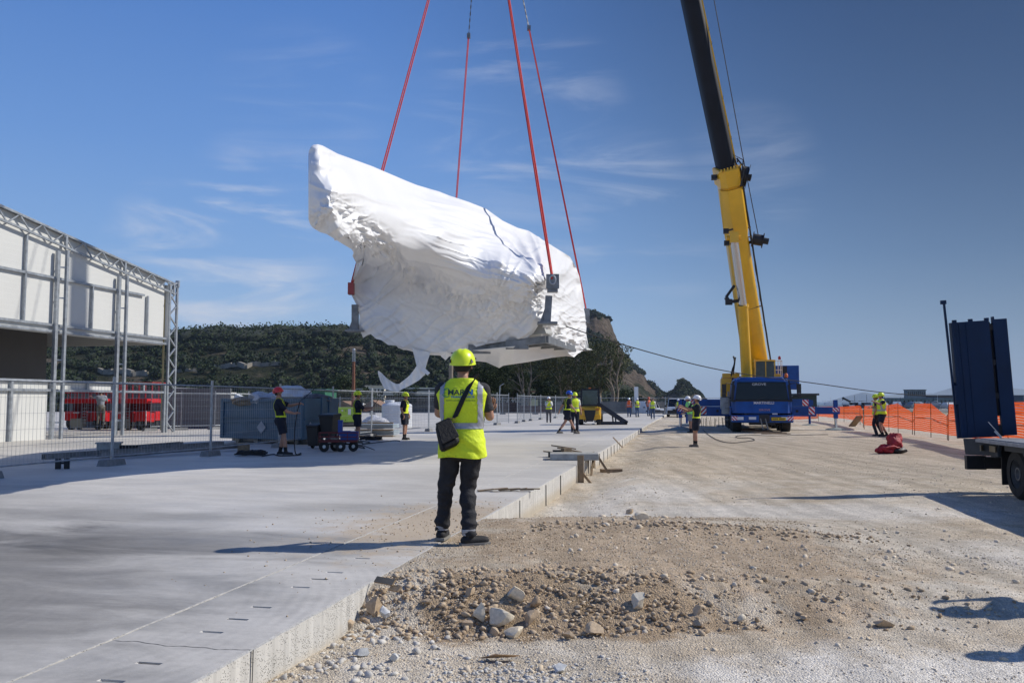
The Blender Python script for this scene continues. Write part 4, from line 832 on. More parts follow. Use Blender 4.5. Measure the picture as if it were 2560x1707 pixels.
# operator cab, yellow frame with glass
m = MB(); cx0, cx1, cy0, cy1, z0_, z1_ = -.12, .88, 1.9, 3.3, 2.66, 3.58
for x in (cx0, cx1):
    for y in (cy0, cy1): m.bar((x, y, z0_), (x-.05*(x-.7), y+(.1 if y == cy0 else 0), z1_), .07)
for z in (z0_, z1_): 
    m.bar((cx0, cy0, z), (cx1, cy0, z), .06); m.bar((cx0, cy1, z), (cx1, cy1, z), .06); m.bar((cx0, cy0, z), (cx0, cy1, z), .06); m.bar((cx1, cy0, z), (cx1, cy1, z), .06)
m.box(((cx0+cx1)/2, 2.6, z1_+.03), (1.0, 1.4, .05)); m.box(((cx0+cx1)/2, 2.6, z0_-.05), (1.0, 1.4, .10)); m.bar((cx0, 1.9, 3.25), (cx0, 1.9, z1_+.1), .08); m.bar((.42, cy0-.01, z0_), (.42, cy0-.01, z1_), .05)
cc = m.build('operator_cab', yel, CR)
m = MB(); m.box(((cx0+cx1)/2, 2.62, (z0_+z1_)/2), (.9, 1.3, .84)); m.build('cab_glass', mat('smoked_glass', (.04, .05, .05), .08, 0, .4, 3), cc)
m = MB(); m.box((.2, 2.2, 3.1), (.42, .4, .7)); m.build('seat', black, cc)
m = MB()
for (a, b_) in (((1.3, 4.6, 2.8), (1.3, 4.6, 3.7)), ((1.5, 4.6, 2.8), (1.5, 4.6, 3.7)), ((1.12, 4.6, 3.7), (1.52, 4.6, 3.7)), ((1.12, 4.6, 3.2), (1.52, 4.6, 3.2)), ((1.15, 4.6, 2.85), (1.52, 4.6, 2.85)), ((1.5, 4.6, 3.7), (1.5, 5.4, 3.7)), ((1.5, 5.4, 2.8), (1.5, 5.4, 3.7))): m.bar(a, b_, .035)
m.build('handrail', white, CR)
m = MB(); m.lathe([(.07, 0), (.08, .1), (.05, .18), (0.0, .2)], 12, Matrix.Translation((1.38, 4.6, 3.76))); m.build('beacon', mat('beacon_red', (.25, .02, .03), .3), CR)
m = MB(); m.lathe([(.08, 0), (.09, .12), (.05, .2), (0.0, .22)], 12, Matrix.Translation((1.2, -.1, 2.66))); m.build('beacon', mat('beacon_amber', (.6, .12, .01), .3), CR)
m = MB(); m.box((1.22, 4.4, 2.83), (.3, .8, .28)); m.build('control_box', yel, CR, bevel=.02)
m = MB(); m.box((2.0, 9.4, 2.9), (1.75, 1.5, 1.4)); m.box((-.2, 9.4, 2.6), (2.6, 1.5, .8)); m.build('counterweight', blue, CR, bevel=.03)
m = MB(); m.box((2.0, 8.64, 3.35), (.4, .03, .42)); m.build('lifting_recess', black, CR)
# boom --------------------------------------------------------------------------------
Mi = (Matrix.Translation(CR.location) @ Matrix.Rotation(-SA, 4, 'Z')).inverted()
def cl(p): return Mi @ Vector(p)
bp_ = [cl(P(1898, 950, 46.2)), cl(P(1868, 740, 44.1)), cl(P(1838, 560, 42.3)), cl(P(1817, 418, 40.8)), cl(P(1687, -200, 38.2)), None]
d_ = (bp_[4]-bp_[3]).normalized(); bp_[5] = cl(P(1206, -560, 36.0))
tipd = bp_[5]-bp_[4]
ax = (bp_[4]-bp_[0]).normalized(); side_ = ax.cross(Vector((0, 1, 0))).normalized(); 
def boomsec(a, b_, wa, wb, da, db, mt, nm, off=0):
    ax_ = (b_-a).normalized(); vd = (Mi.to_3x3() @ Vector((0, 1, 0))); sd = ax_.cross(vd).normalized()*-1; dd = sd.cross(ax_).normalized()
    if dd.dot(vd) > 0: dd = -dd     # dd towards the viewer side (boom belly)
    rs = []
    for p, w, dp_ in ((a, wa, da), (b_, wb, db)):
        prof = [(-1, .9), (-1, -.35), (-.82, -.75), (-.4, -1), (.4, -1), (.82, -.75), (1, -.35), (1, .9), (.9, 1), (-.9, 1)]
        rs.append([p+sd*(x*w/2)+dd*(-y*dp_/2) for x, y in prof])
    m = MB(); m.loft(rs); return m.build(nm, mt, CR, smooth=50), sd, dd, ax_
_, sd, dd, ax_ = boomsec(bp_[0], bp_[3], 1.12, .90, 1.4, 1.05, yel, 'boom_base_section')
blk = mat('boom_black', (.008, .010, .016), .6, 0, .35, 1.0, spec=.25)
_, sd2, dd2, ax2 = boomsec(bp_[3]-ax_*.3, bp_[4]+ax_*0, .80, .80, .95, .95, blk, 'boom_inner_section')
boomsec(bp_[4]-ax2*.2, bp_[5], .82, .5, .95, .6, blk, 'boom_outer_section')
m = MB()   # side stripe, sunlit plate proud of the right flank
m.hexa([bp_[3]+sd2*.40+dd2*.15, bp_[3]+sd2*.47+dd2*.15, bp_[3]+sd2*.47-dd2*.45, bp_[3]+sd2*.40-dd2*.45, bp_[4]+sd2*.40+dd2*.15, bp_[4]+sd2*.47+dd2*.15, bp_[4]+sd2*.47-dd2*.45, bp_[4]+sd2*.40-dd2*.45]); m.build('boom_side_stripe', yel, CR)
for k in (2, 3, 5, 9, 10):
    m = MB(); p = bp_[3].lerp(bp_[4], k/18)+sd2*.475+dd2*.12; m.box(p, (.02, .06, .16)); m.build('stripe_mark', black, CR)
m = MB()   # collar with lugs
rsc = []
for s_, w in ((-.9, .96), (-.85, 1.08), (-.05, 1.08), (0, 1.02)):
    p = bp_[3]+ax_*s_; rsc.append([p+sd*(x*w/2)+dd*(-y*w*.62) for x, y in ((-1, .9), (-1, -.5), (-.6, -1), (.6, -1), (1, -.5), (1, .9))])
m.loft(rsc)
for k in range(7): m.box(bp_[3]+ax_*.02+sd*((k-3)*.16)+dd*.55, (.07, .1, .16))
m.build('boom_collar', yel, CR)
# lower fairing where the cylinder joins
att = bp_[3].lerp(bp_[0], .33)+dd*.72-sd*.28
m = MB(); a = bp_[3]-ax_*.9; rs = []
for k, (w, dp_) in enumerate(((1.12, .66), (1.16, .74), (1.12, .9), (.78, 1.0), (.42, .98))):
    p = bp_[3]-ax_*(1.0+k*1.05)-sd*.05*k; rs.append([p+sd*(x*w/2)+dd*(-y*dp_) for x, y in ((-1, 0), (-1, -.55), (-.6, -1), (.6, -1), (1, -.55), (1, 0))])
m.loft(rs); m.build('boom_fairing', yel, CR, smooth=50)
foot = cl(P(1867, 948, 43.6)); j0 = cl(P(1857, 762, 42.2)); top = cl(P(1835, 600, 40.75))
m = MB(); m.cyl(foot, j0, .27, .25, n=20); m.cyl(j0-(j0-foot).normalized()*.12, j0, .29, n=20); m.build('lift_cylinder', yel, CR, smooth=40)
m = MB(); m.cyl(j0, top, .195, n=20); m.build('cylinder_rod', chrome, CR, smooth=40)
m = MB(); m.box(top+Vector((0, 0, .1)), (.42, .5, .5)); m.cyl(top+Vector((-.35, 0, .1)), top+Vector((.35, 0, .1)), .12, n=14); m.build('cylinder_pin', yel, CR)
# hose / cable reels, lamps, bracket
rp = bp_[3]-ax_*.7+sd*.78
Tr = Matrix.Translation(rp) @ Matrix.Rotation(.25, 4, 'Y') @ Matrix.Rotation(math.pi/2, 4, 'Y')
m = MB()
for s_ in (-.17, .17): m.lathe([(.1, s_-.012), (.62, s_-.012), (.62, s_+.012), (.1, s_+.012)], 26, Tr)
m.lathe([(.25, -.17), (.5, -.14), (.5, .14), (.25, .17)], 24, Tr); m.lathe([(.16, .17), (.18, .34), (.0, .36)], 14, Tr)
for k in range(6): a = k*math.pi/3; m.bar((0, 0, 0), (0, 0, 0), .01)
m.build('hose_reel', black, CR)
rp2 = cl(P(1896, 600, 42.4)); m = MB(); Tr = Matrix.Translation(rp2) @ Matrix.Rotation(math.pi/2+.2, 4, 'Y'); m.lathe([(.12, -.3), (.38, -.3), (.38, -.26), (.28, -.26), (.28, .2), (.38, .2), (.38, .24), (.16, .24), (.16, .5), (0, .5)], 22, Tr); m.bar(rp2, rp2-sd*.7, .14); m.build('winch_drum', black, CR)
for (x, y) in ((1818, 578), (1820, 608), (1788, 444)):
    m = MB(); p = cl(P(x-3, y, 41.0)); m.box(p, (.26, .26, .22)); m.bar(p, p+sd*.35, .08); m.build('work_lamp', black, CR)
m = MB(); p = cl(P(1822, 755, 42)); p2 = cl(P(1845, 752, 42.2)); p3 = cl(P(1815, 743, 42)); p4 = cl(P(1836, 714, 42)); m.bar(p, p2, .16); m.bar(p, p3, .18); m.bar(p3, p4, .14, .12); m.box(p, (.34, .2, .28)); m.build('folding_bracket', black, CR)
m = MB(); pts = [bp_[3].lerp(bp_[0], k)+sd*(.50+.10*k)+dd*(.42+.1*k)+Vector((0, -.05, .03*math.sin(k*60))) for k in np.linspace(0, .95, 50)]; m.tube(pts, .045, 6)
pts = [bp_[3].lerp(bp_[0], k)+sd*(.48+.10*k-.02*math.sin(k*45))+dd*(.46+.1*k) for k in np.linspace(0, .6, 30)]; m.tube(pts, .035, 6); m.build('cable_chain', black, CR)
for k in (.26, .3, .62):
    m = MB(); c_ = bp_[3].lerp(bp_[0], k); w = .5+.1*k; m.bar(c_-sd*w+dd*.6, c_+sd*w+dd*.62, .05); m.build('hose_clamp', mat('brown_steel', (.12, .08, .03), .6), CR)
m = MB()
for k in range(9):
    c_ = bp_[3].lerp(bp_[0], .50+k*.031)+sd*(.56+.004*k)-dd*.05; m.box(c_, (.03, .34, .26 if k % 3 else .14))
m.build('boom_letters', mat('boom_letter_blue', (.02, .05, .25), .5), CR)
m = MB(); m.tube([cl(P(1896, 590, 42.4)), cl(P(1856, 385, 40.2)), cl(P(1785, 0, 39)), cl(P(1225, -600, 36))], .022, 5); m.build('hoist_rope', black, CR)
m = MB(); p = cl(P(1858, 400, 40.4)); m.tube([bp_[3]+sd*.4+dd*.4, p+Vector((-.5, 0, .3)), p, p+Vector((-.1, 0, -.9))], .03); m.tube([bp_[3]+sd*.4+dd*.4+Vector((0, 0, .2)), p+Vector((-.3, 0, .1)), p+Vector((.05, 0, -.4)), p+Vector((-.15, 0, -1.3))], .04); m.build('hoses', black, CR)
m = MB()
for sx_ in (-.5, .5): m.bar(bp_[5]+Vector((sx_*.3, 0, 0)), cl(P(1206, -495, 36.0))+Vector((sx_*.3, 0, 0)), .03)
m.box(bp_[5], (.7, .8, .8)); m.build('boom_head', yel, CR)
for k in range(6):
    m = MB()
m = MB(); m.box((0, 1.2, .015), (1.7, 1.1, .03)); 
# planks lying under the front
for k in range(7):
    p = onground(1856+k*14, 1074+k*2.0); m = MB(); m.box((0, 0, .03), (1.3+.1*(k % 3), .13, .04)); single(m, 'plank', wood, ('farthest', 'second farthest', 'third farthest', 'middle', 'third nearest', 'second nearest', 'nearest')[k]+' of the seven grey boards lying below the crane truck bumper', 'plank', loc=(p.x, p.y, p.z+.01), rz=.05*math.sin(k*2), group='boards under the crane truck')
# ================================================================ trailer at right
def slab_dir(x, y, s, t): return Vector((x+s*ca+t*sa, y-s*sa+t*ca, 0))
TC = P(2408, 1093, 15.3); tg = gz(8.2, 15); 
TR = thing('low_loader_trailer', 'dark blue low loader trailer with its loading ramp folded upright', 'trailer', (TC.x, TC.y, tg), -SA+.03)
tblue = mat('trailer_blue', (.0008, .020, .066), .55, 0, .35, 1.2, spec=.3); tgrey = mat('trailer_grey', (.03, .04, .055), .6, .0, .35, 4)
hd = TC.z-tg   # deck height at corner
m = MB(); m.box((1.35, -4.3, hd-.04), (2.5, 8.0, .05)); 
for k in range(40): m.box((1.35, -.5-k*.2, hd-.008), (2.4, .17, .03))
m.build('deck', mat('deck_boards', (.30, .31, .33), .6, .2, .3, 9, .3, 30), TR)
m = MB(); m.hexa([(.02, 0, hd-.3), (.32, -.42, hd-.3), (.6, -.3, hd-.3), (.4, 0, hd-.3), (.0, .02, hd-.02), (.3, -.42, hd-.02), (.6, -.3, hd-.02), (.4, .02, hd-.02)])
m.box((.32, -.5, hd-.16), (.06, .5, .28)); m.box((1.4, .0, hd-.16), (2.4, .12, .3)); m.box((.33, -4.3, hd-.10), (.05, 6.6, .16)); m.box((1.35, -4, hd-.2), (.9, 7.5, .26))
m.hexa([(.30, -.62, hd-.32), (.36, -.62, hd-.32), (.36, -.4, hd-.32), (.30, -.4, hd-.32), (.30, -.86, hd-.05), (.36, -.86, hd-.05), (.36, -.6, hd-.05), (.30, -.6, hd-.05)])
m.hexa([(.30, -2.05, hd-.34), (.36, -2.05, hd-.34), (.36, -1.9, hd-.34), (.30, -1.9, hd-.34), (.30, -1.78, hd-.05), (.36, -1.78, hd-.05), (.36, -1.6, hd-.05), (.30, -1.6, hd-.05)])
m.box((.33, -3.6, hd-.36), (.05, 3.3, .06)); m.build('frame', tgrey, TR, bevel=.01)
m = MB(); m.box((.18, -.02, hd-.44), (.32, .12, .24)); m.box((.55, .0, hd-.44), (.5, .3, .2)); m.box((1.4, .05, hd-.42), (2.4, .1, .14)); m.build('rear_bumper', black, TR)
for k, (y, z) in enumerate(((-.28, hd-.17), (-.62, hd-.17))):
    m = MB(); m.box((.22+.04*k, y, z), (.02, .26, .1), rot=(.0 if k else -.6)); m.build('reflector', mat('amber_dirty', (.22, .18, .12), .5), TR)
m = MB(); m.box((.60, -.62, .58), (.42, .03, .78)); m.build('mud_flap', black, TR)
for y in (-1.25, -2.45, -3.65): wheelset(TR, (.62, y, .42), .42, .5, rm=mat('dirty_rim', (.13, .13, .13), .6, 0, .3, 5), tread=0); wheelset(TR, (2.2, y, .42), .42, .5, rm=MATS['dirty_rim'], tread=0)
m = MB(); m.box((1.4, -2.4, .45), (1.4, 2.6, .18)); m.build('axle', black, TR)
# upright ramp
RH = 2.08; rT = Matrix.Translation((.0, .12, hd-.02)) @ Matrix.Rotation(R(3.4)*-1, 4, 'Y') @ Matrix.Rotation(R(2), 4, 'X')
m = MB(); m.box((.315, 0, RH/2), (.63, .07, RH), M=rT); m.box((.02, .03, RH/2), (.05, .16, RH), M=rT); m.box((.6, .05, RH/2), (.05, .1, RH), M=rT); m.box((.24, -.04, RH/2), (.02, .02, RH*.98), M=rT); m.box((.12, -.04, RH/2), (.015, .02, RH*.98), M=rT)
for k in range(5): m.box((.3, .04, .2+k*.42), (.6, .08, .05), M=rT)
for k in range(3): m.box((.06+k*.27, 0, RH+.02), (.07, .06, .05), M=rT)
ramp = m.build('loading_ramp', tblue, TR, bevel=.008)
m = MB(); m.box((.815, .02, RH/2+.01), (.24, .07, RH), M=rT); m.box((.72, .05, RH/2+.06), (.03, .1, RH), M=rT); m.build('ramp_side_leaf', tblue, ramp, bevel=.008)
m = MB()
for z in (.1, .72, 1.32, 1.95): m.box((.67, .03, z), (.1, .07, .1 if z > .2 else .2), M=rT)
m.box((.645, .08, RH/2), (.07, .02, RH-.5), M=rT @ Matrix.Translation((0, 0, .22))); m.box((.665, .06, RH/2+.15), (.09, .012, RH-.42), M=rT); m.build('ramp_hinge', mat('hinge_black', (.01, .008, .01), .7), ramp)  # hinge blocks, plus black strips added to darken the gap between leaves
m = MB(); m.bar((-.04, .02, .35), (-.08, .02, RH+.38), .035, .035, M=rT); m.box((-.09, .02, RH+.38), (.09, .06, .07), M=rT); m.bar((-.01, .02, .0), (-.01, .05, 1.0), .05, .09, M=rT); m.box((.0, -.0, .78), (.09, .12, .34), M=rT); m.build('ramp_strut', tblue, ramp)
m = MB(); m.bar((.56, -.2, hd+.02), (.38, -.12, hd+.28), .012); m.bar((.56, -.2, hd+.0), (.47, -.15, hd+.12), .03); m.build('lever', steel, TR)
m = MB(); m.box((1.6, -.6, hd+.1), (1.1, .5, .16)); m.build('deck_ridge', black, TR)
# ================================================================ forklift
fg = onplane(1475, 1062, 0)
FK = thing('forklift', 'yellow forklift seen from behind with black cab on the slab', 'forklift', (fg.x, fg.y, 0), R(-6))
w = 1.27
m = MB(); m.hexa([(-.62, .1, .28), (.62, .1, .28), (.66, 1.9, .28), (-.66, 1.9, .28), (-.62, 0, 1.05), (.62, 0, 1.05), (.66, 1.9, 1.0), (-.66, 1.9, 1.0)]); m.hexa([(-.60, -.1, .55), (.60, -.1, .55), (.62, .4, .5), (-.62, .4, .5), (-.56, .0, .98), (.56, .0, .98), (.62, .5, 1.0), (-.62, .5, 1.0)]); m.hexa([(-.5, 0, .95), (.5, 0, .95), (.6, .8, .95), (-.6, .8, .95), (-.42, .12, 1.1), (.42, .12, 1.1), (.5, .8, 1.12), (-.5, .8, 1.12)])
m.build('counterweight_body', yel, FK, bevel=.06)
m = MB(); m.add([(-.33, -.13, .86), (.33, -.13, .86), (.3, -.12, .6), (.2, -.02, .24), (-.2, -.02, .24), (-.3, -.12, .6)], [(0, 5, 4, 3, 2, 1)]); m.hexa([(-.2, -.1, .2), (.2, -.1, .2), (.2, .1, .2), (-.2, .1, .2), (-.34, -.14, .86), (.34, -.14, .86), (.34, .1, .86), (-.34, .1, .86)]); m.build('rear_grille', black, FK)
for sx_ in (-1, 1):
    m = MB(); m.box((sx_*.44, -.06, .9), (.2, .03, .05)); m.build('rear_light', mat('tail_red', (.4, .03, .02), .3), FK)
    wheelset(FK, (sx_*.5, .35, .25), .27, .22, rm=yel, tread=0); wheelset(FK, (sx_*.62, 1.75, .32), .34, .28, rm=yel, tread=0)
m = MB()
for sx_ in (-1, 1):
    m.bar((sx_*.52, .12, 1.05), (sx_*.5, .35, 2.08), .09, .1); m.bar((sx_*.58, 1.7, .9), (sx_*.5, 1.5, 2.1), .08, .09); m.bar((sx_*.5, .33, 2.08), (sx_*.5, 1.55, 2.1), .09, .09)
m.box((0, .33, 2.07), (1.0, .1, .1)); m.box((0, 1.55, 2.1), (1.0, .1, .1)); m.box((0, .95, 2.12), (.95, 1.2, .03)); m.box((0, .2, 1.14), (.95, .12, .1)); m.build('cab_frame', black, FK)
m = MB(); m.box((0, .22, 1.6), (.88, .03, .86)); m.build('rear_window', mat('cab_window', (.05, .08, .08), .08, 0, .3, 3), FK)
m = MB(); m.box((0, .9, 1.35), (.44, .2, .6)); m.box((0, 1.0, 1.1), (.45, .5, .12)); m.build('driver_seat', black, FK)
m = MB()
for sx_ in (-1, 1): m.box((sx_*.36, 2.1, 1.15), (.1, .14, 2.05)); m.box((sx_*.26, 2.0, 1.15), (.07, .1, 2.0))
m.box((0, 2.12, 2.1), (.8, .08, .1)); m.box((0, 2.2, .7), (1.0, .06, .5)); m.build('mast', black, FK)
for sx_ in (-1, 1):
    m = MB(); m.box((sx_*.3, 2.8, .12), (.12, 1.2, .05)); m.build('fork', black, FK)
m = MB(); m.box((.0, .34, 2.16), (.14, .08, .06)); m.build('lamp', mat('lamp_orange', (.7, .15, .02), .4), FK)
lettering('HYUNDAI', .07, FK, Tf(0, -.01, .985), mat('dark_letters', (.05, .03, .01), .5), .02, xs=1.35)
# steel ramp frame standing right of the forklift
p0 = P(1500, 1058, fg.y+.4); p0.z = 0
m = MB(); RP = thing('steel_frame', 'dark wedge shaped steel frame lying beside the forklift', 'steel frame', (p0.x, p0.y, 0))
dpt = P(1563, 1056, fg.y+.4).x; lx = P(1497, 1056, fg.y+.4).x
def fp(x, y, dy=0): return P(x, y, fg.y+.5+dy)
a0, a1, t0_ = fp(1500, 1052), fp(1560, 1052), fp(1500, 1013)
sbm = mat('dark_steel_blue', (.02, .028, .05), .5, .2, .2, 3)
for dy in (0, 1.4):
    o_ = Vector((0, dy, 0)); b0 = Vector((a0.x, a0.y, .06)); b1 = Vector((a1.x+.15, a1.y, .06)); tt_ = Vector((a0.x-.1, a0.y, 1.25)); m = MB()
    m.bar(b0+o_, b1+o_, .12, .2); m.bar(tt_+o_, b1+o_+Vector((.05, 0, .05)), .12, .2); m.bar(b0+o_, tt_+o_, .12); m.bar(b0.lerp(b1, .6)+o_, tt_.lerp(b1, .6)+o_, .08); m.build('side_frame', sbm, RP, world=True)
for q_ in (b0, b1, tt_, b0.lerp(b1, .33), b0.lerp(b1, .66)): m = MB(); m.bar(q_, q_+Vector((0, 1.4, 0)), .1, .1); m.build('cross_bar', sbm, RP, world=True)
# ================================================================ vans / cars at the site end
def vehicle(name, lab, cat, x, y, Yd, W_, Lg, H, col, rz=0, pickup=False):
    g_ = P(x, y, Yd); z = max(gz(g_.x, g_.y), -.3); o = thing(name, lab, cat, (g_.x, g_.y, z), rz)
    pm = mat('car_'+lab[:6], col, .35, 0, .05, 2, coat=.4)
    m = MB(); hb = H*.52
    m.hexa([(-W_/2, 0, .28), (W_/2, 0, .28), (W_/2, Lg, .3), (-W_/2, Lg, .3), (-W_/2*.96, .08, hb), (W_/2*.96, .08, hb), (W_/2*.97, Lg, hb+.05), (-W_/2*.97, Lg, hb+.05)])
    m.hexa([(-W_/2*.93, Lg*.2, hb), (W_/2*.93, Lg*.2, hb), (W_/2*.95, Lg*.95, hb), (-W_/2*.95, Lg*.95, hb), (-W_/2*.8, Lg*.36, H), (W_/2*.8, Lg*.36, H), (W_/2*.82, Lg*.85, H), (-W_/2*.82, Lg*.85, H)]); m.build('body', pm, o, bevel=.05)
    m = MB(); m.add([(-W_/2*.86, Lg*.215, hb+.06), (W_/2*.86, Lg*.215, hb+.06), (W_/2*.76, Lg*.345, H-.05), (-W_/2*.76, Lg*.345, H-.05)], [(0, 1, 2, 3)]); q_ = m.build('windscreen', glass, o); q_.location.y = -.02
    for s_ in (-1, 1):
        m = MB(); m.box((s_*W_*.36, -.0, hb-.2), (.3, .06, .13)); m.build('headlight', white, o)
        for yy in (.8, Lg-.8): wheelset(o, (s_*(W_/2-.12), yy, .33), .34, .22, tread=0)
        m = MB(); m.box((s_*(W_/2+.1), Lg*.26, hb+.12), (.18, .12, .14)); m.build('mirror', black, o)
    m = MB(); m.box((0, -.02, .48), (W_*.9, .08, .3)); m.box((0, -.0, hb-.22), (W_*.4, .04, .12)); m.build('bumper', black, o); return o
vehicle('parked_car', 'pale grey off-roader with dark front bumper parked at the slab end', 'car', 1692, 1045, 80, 1.9, 4.6, 1.75, (.60, .62, .63), -SA)
vehicle('parked_van', 'white van half hidden behind the two workers at the far fence', 'van', 1643, 1030, 98, 1.9, 4.8, 1.7, (.7, .7, .7), .3)
# ================================================================ people
def capsule(mb, a, b, r0, r1, sc=(1, 1, 1), n=14):
    a = Vector(a); b = Vector(b); d = b-a; l = d.length
    d = d/l if l > 1e-6 else Vector((0, 0, 1)); up = Vector((0, 1, 0)) if abs(d.y) < .9 else Vector((1, 0, 0)); u = d.cross(up).normalized(); w = u.cross(d); rings = []
    for k in range(5): t = -math.pi/2+math.pi/2*k/4.0001+1e-3; rings.append((a+d*(r0*math.sin(t)), r0*math.cos(t)))
    for k in range(5): t = math.pi/2*k/4.0001; rings.append((b+d*(r1*math.sin(t)), r1*math.cos(t)))
    out = []
    for p, r in rings: out.append([p+Vector(((u*(r*math.cos(q))+w*(r*math.sin(q)))[i]*sc[i] for i in range(3))) for q in [2*math.pi*j/n for j in range(n)]])
    mb.loft(out)
class Prim:
    def __init__(s, a, b, r0, r1, reg, sc=(1, 1, 1)): s.a, s.b, s.r0, s.r1, s.reg, s.sc = np.array(a, float), np.array(b, float), r0, r1, reg, np.array(sc, float)
    def dist(s, V):
        d = s.b-s.a; L2 = max(1e-9, d@d); t = np.clip((V-s.a)@d/L2, 0, 1); c = s.a+t[:, None]*d; q = (V-c)/s.sc; return np.linalg.norm(q, axis=1)-(s.r0+(s.r1-s.r0)*t)
def lp(a, b, t): return tuple(a[i]+(b[i]-a[i])*t for i in range(3))
hair_m = mat('dark_hair', (.02, .014, .01), .8); sock = mat('black_sock', (.01, .01, .012), .95)
def person(label, base, yaw, H=1.78, look=(0, 1, 0), lean=(0, 0), legs=None, arms=None, top='shirt', topc=None, bottom='shorts', botc=None, vest=None, helmet=None, shoe=None, vox=.018, harness=None, group=None, hair=True, glasses=False, skinm=None, long_sleeve=False, crouch=0.0, folds=.5):
    """local frame: +y = facing, +x = the person's right"""
    k = H/1.78; T = thing('person', label, 'person', base, yaw, group)
    def S_(p): return tuple(c*k for c in p)
    lx, ly = lean
    pel = np.array((0, 0, .96-crouch)); chest = pel+np.array((lx*.6, ly*.6, .34)); nk = pel+np.array((lx, ly, .53)); head = nk+np.array((lx*.15, ly*.15+.02, .155))
    legs = legs or [((-.11, .02, .50), (-.12, -.01, .09), 0), ((.11, .02, .50), (.12, -.01, .09), 0)]
    arms = arms or [((-.27, -.03, 1.16), (-.28, .08, .92), (0, .1, -1)), ((.27, -.03, 1.16), (.28, .08, .92), (0, .1, -1))]
    pr = []
    pr.append(Prim(pel+(-.07, 0, -.02), pel+(.07, 0, -.02), .125, .125, 'pelvis', (1, .92, 1)))
    pr.append(Prim(pel+(0, -.03, -.05), pel+(0, -.03, -.06), .13, .13, 'pelvis', (1.15, 1, .9)))
    pr.append(Prim(pel+(0, .0, .05), lp(pel, chest, .7), .14, .145, 'torso', (1.12, .80, 1)))
    pr.append(Prim(chest+(-.06, 0, .0), chest+(.06, 0, .0), .145, .145, 'torso', (1, .86, 1.1)))
    pr.append(Prim(chest+(-.10, 0, .11), chest+(.10, 0, .11), .10, .10, 'torso', (1, .85, .8)))
    pr.append(Prim(lp(chest, nk, .8), nk+(lx*.1, ly*.1+.01, .05), .062, .055, 'neck'))
    sh = [chest+np.array((s*.185, 0, .115)) for s in (-1, 1)]
    for s, (el, wr, hd_) in zip((0, 1), arms):
        pr.append(Prim(lp(chest+(0, 0, .12), sh[s], .5), sh[s], .07, .066, 'torso'))
        pr.append(Prim(sh[s], el, .062, .045, 'uarm')); pr.append(Prim(el, lp(el, wr, .35), .044, .046, 'farm')); pr.append(Prim(lp(el, wr, .35), wr, .046, .028, 'farm'))
        hv = np.array(hd_, float); hv /= np.linalg.norm(hv); pr.append(Prim(wr, np.array(wr)+hv*.07, .03, .036, 'hand', (1, 1, 1)))
    for s, (kn, an, fy) in zip((-1, 1), legs):
        hp = pel+np.array((s*.095, 0, -.06)); pr.append(Prim(hp, lp(hp, kn, .5), .098, .084, 'thigh')); pr.append(Prim(lp(hp, kn, .5), kn, .084, .060, 'thigh'))
        pr.append(Prim(kn, lp(kn, an, .33), .055, .060, 'shin')); pr.append(Prim(lp(kn, an, .33), an, .060, .038, 'shin'))
        fd = np.array((math.sin(fy), math.cos(fy), 0)); a_ = np.array(an); pr.append(Prim(a_+(0, 0, -.045)-fd*.035, a_+(0, 0, -.05)+fd*.15, .042, .034, 'foot', (1, 1, .9)))
    lk = Vector(look).normalized()
    pr.append(Prim(head+(0, 0, .03), head+(0, 0, .035), .093, .093, 'head', (.86, 1.0, 1.05)))
    pr.append(Prim(head+np.array(lk)*.025+(0, 0, -.06), head+np.array(lk)*.045+(0, 0, -.075), .058, .045, 'head'))
    pr.append(Prim(head+np.array(lk)*.088+(0, 0, .0), head+np.array(lk)*.105+(0, 0, -.02), .012, .016, 'head'))
    side_v = np.array(Vector((lk.y, -lk.x, 0)).normalized())
    for s in (-1, 1): pr.append(Prim(head+side_v*s*.083+(0, 0, .01), head+side_v*s*.086+(0, 0, -.02), .018, .014, 'head', (.7, 1, 1.2)))
    mb = MB()
    for p in pr: capsule(mb, Vector(p.a)*k, Vector(p.b)*k, p.r0*k, p.r1*k, p.sc)
    tm = mb.mesh('tmp', skin); ob = bpy.data.objects.new('tmp', tm); COL.objects.link(ob)
    md = ob.modifiers.new('r', 'REMESH'); md.mode = 'VOXEL'; md.voxel_size = vox*k; md.use_smooth_shade = True
    md = ob.modifiers.new('s', 'SMOOTH'); md.factor = .5; md.iterations = int(max(2, 5*.018/vox))
    dg = bpy.context.evaluated_depsgraph_get(); dg.update(); me = bpy.data.meshes.new_from_object(ob.evaluated_get(dg)); bpy.data.objects.remove(ob)
    nV = len(me.vertices); V = np.zeros(nV*3); me.vertices.foreach_get('co', V); V = V.reshape(-1, 3); NV_ = np.zeros(nV*3); me.vertices.foreach_get('normal', NV_); NV_ = NV_.reshape(-1, 3)
    D_ = np.stack([p.dist(V/k) for p in pr], 1); reg = np.array([p.reg for p in pr])[np.argmin(D_, 1)]; Vl = V/k
    faces = [tuple(p.vertices) for p in me.polygons]
    body = MB(); body.v = [Vector(v) for v in V]; body.f = list(faces); body.mi = [0]*len(faces)
    for s, (el, wr, hd_) in zip((-1, 1), arms):   # fingers
        hv = Vector(hd_).normalized(); w_ = Vector(wr); side2 = hv.cross(Vector((0, 0, 1)) if abs(hv.z) < .8 else Vector((0, 1, 0))).normalized(); nrm = side2.cross(hv)
        for j, ln in enumerate((.068, .076, .072, .056)):
            b0 = w_+hv*.085+side2*((j-1.5)*.019); b1 = b0+hv*ln*.55-nrm*.014*(1+j*.2); b2 = b1+hv*ln*.3-nrm*.028; body.tube([b0*k-hv*.02, b0*k, b1*k, b2*k], [.0085*k, .009*k, .008*k, .0065*k], 6)
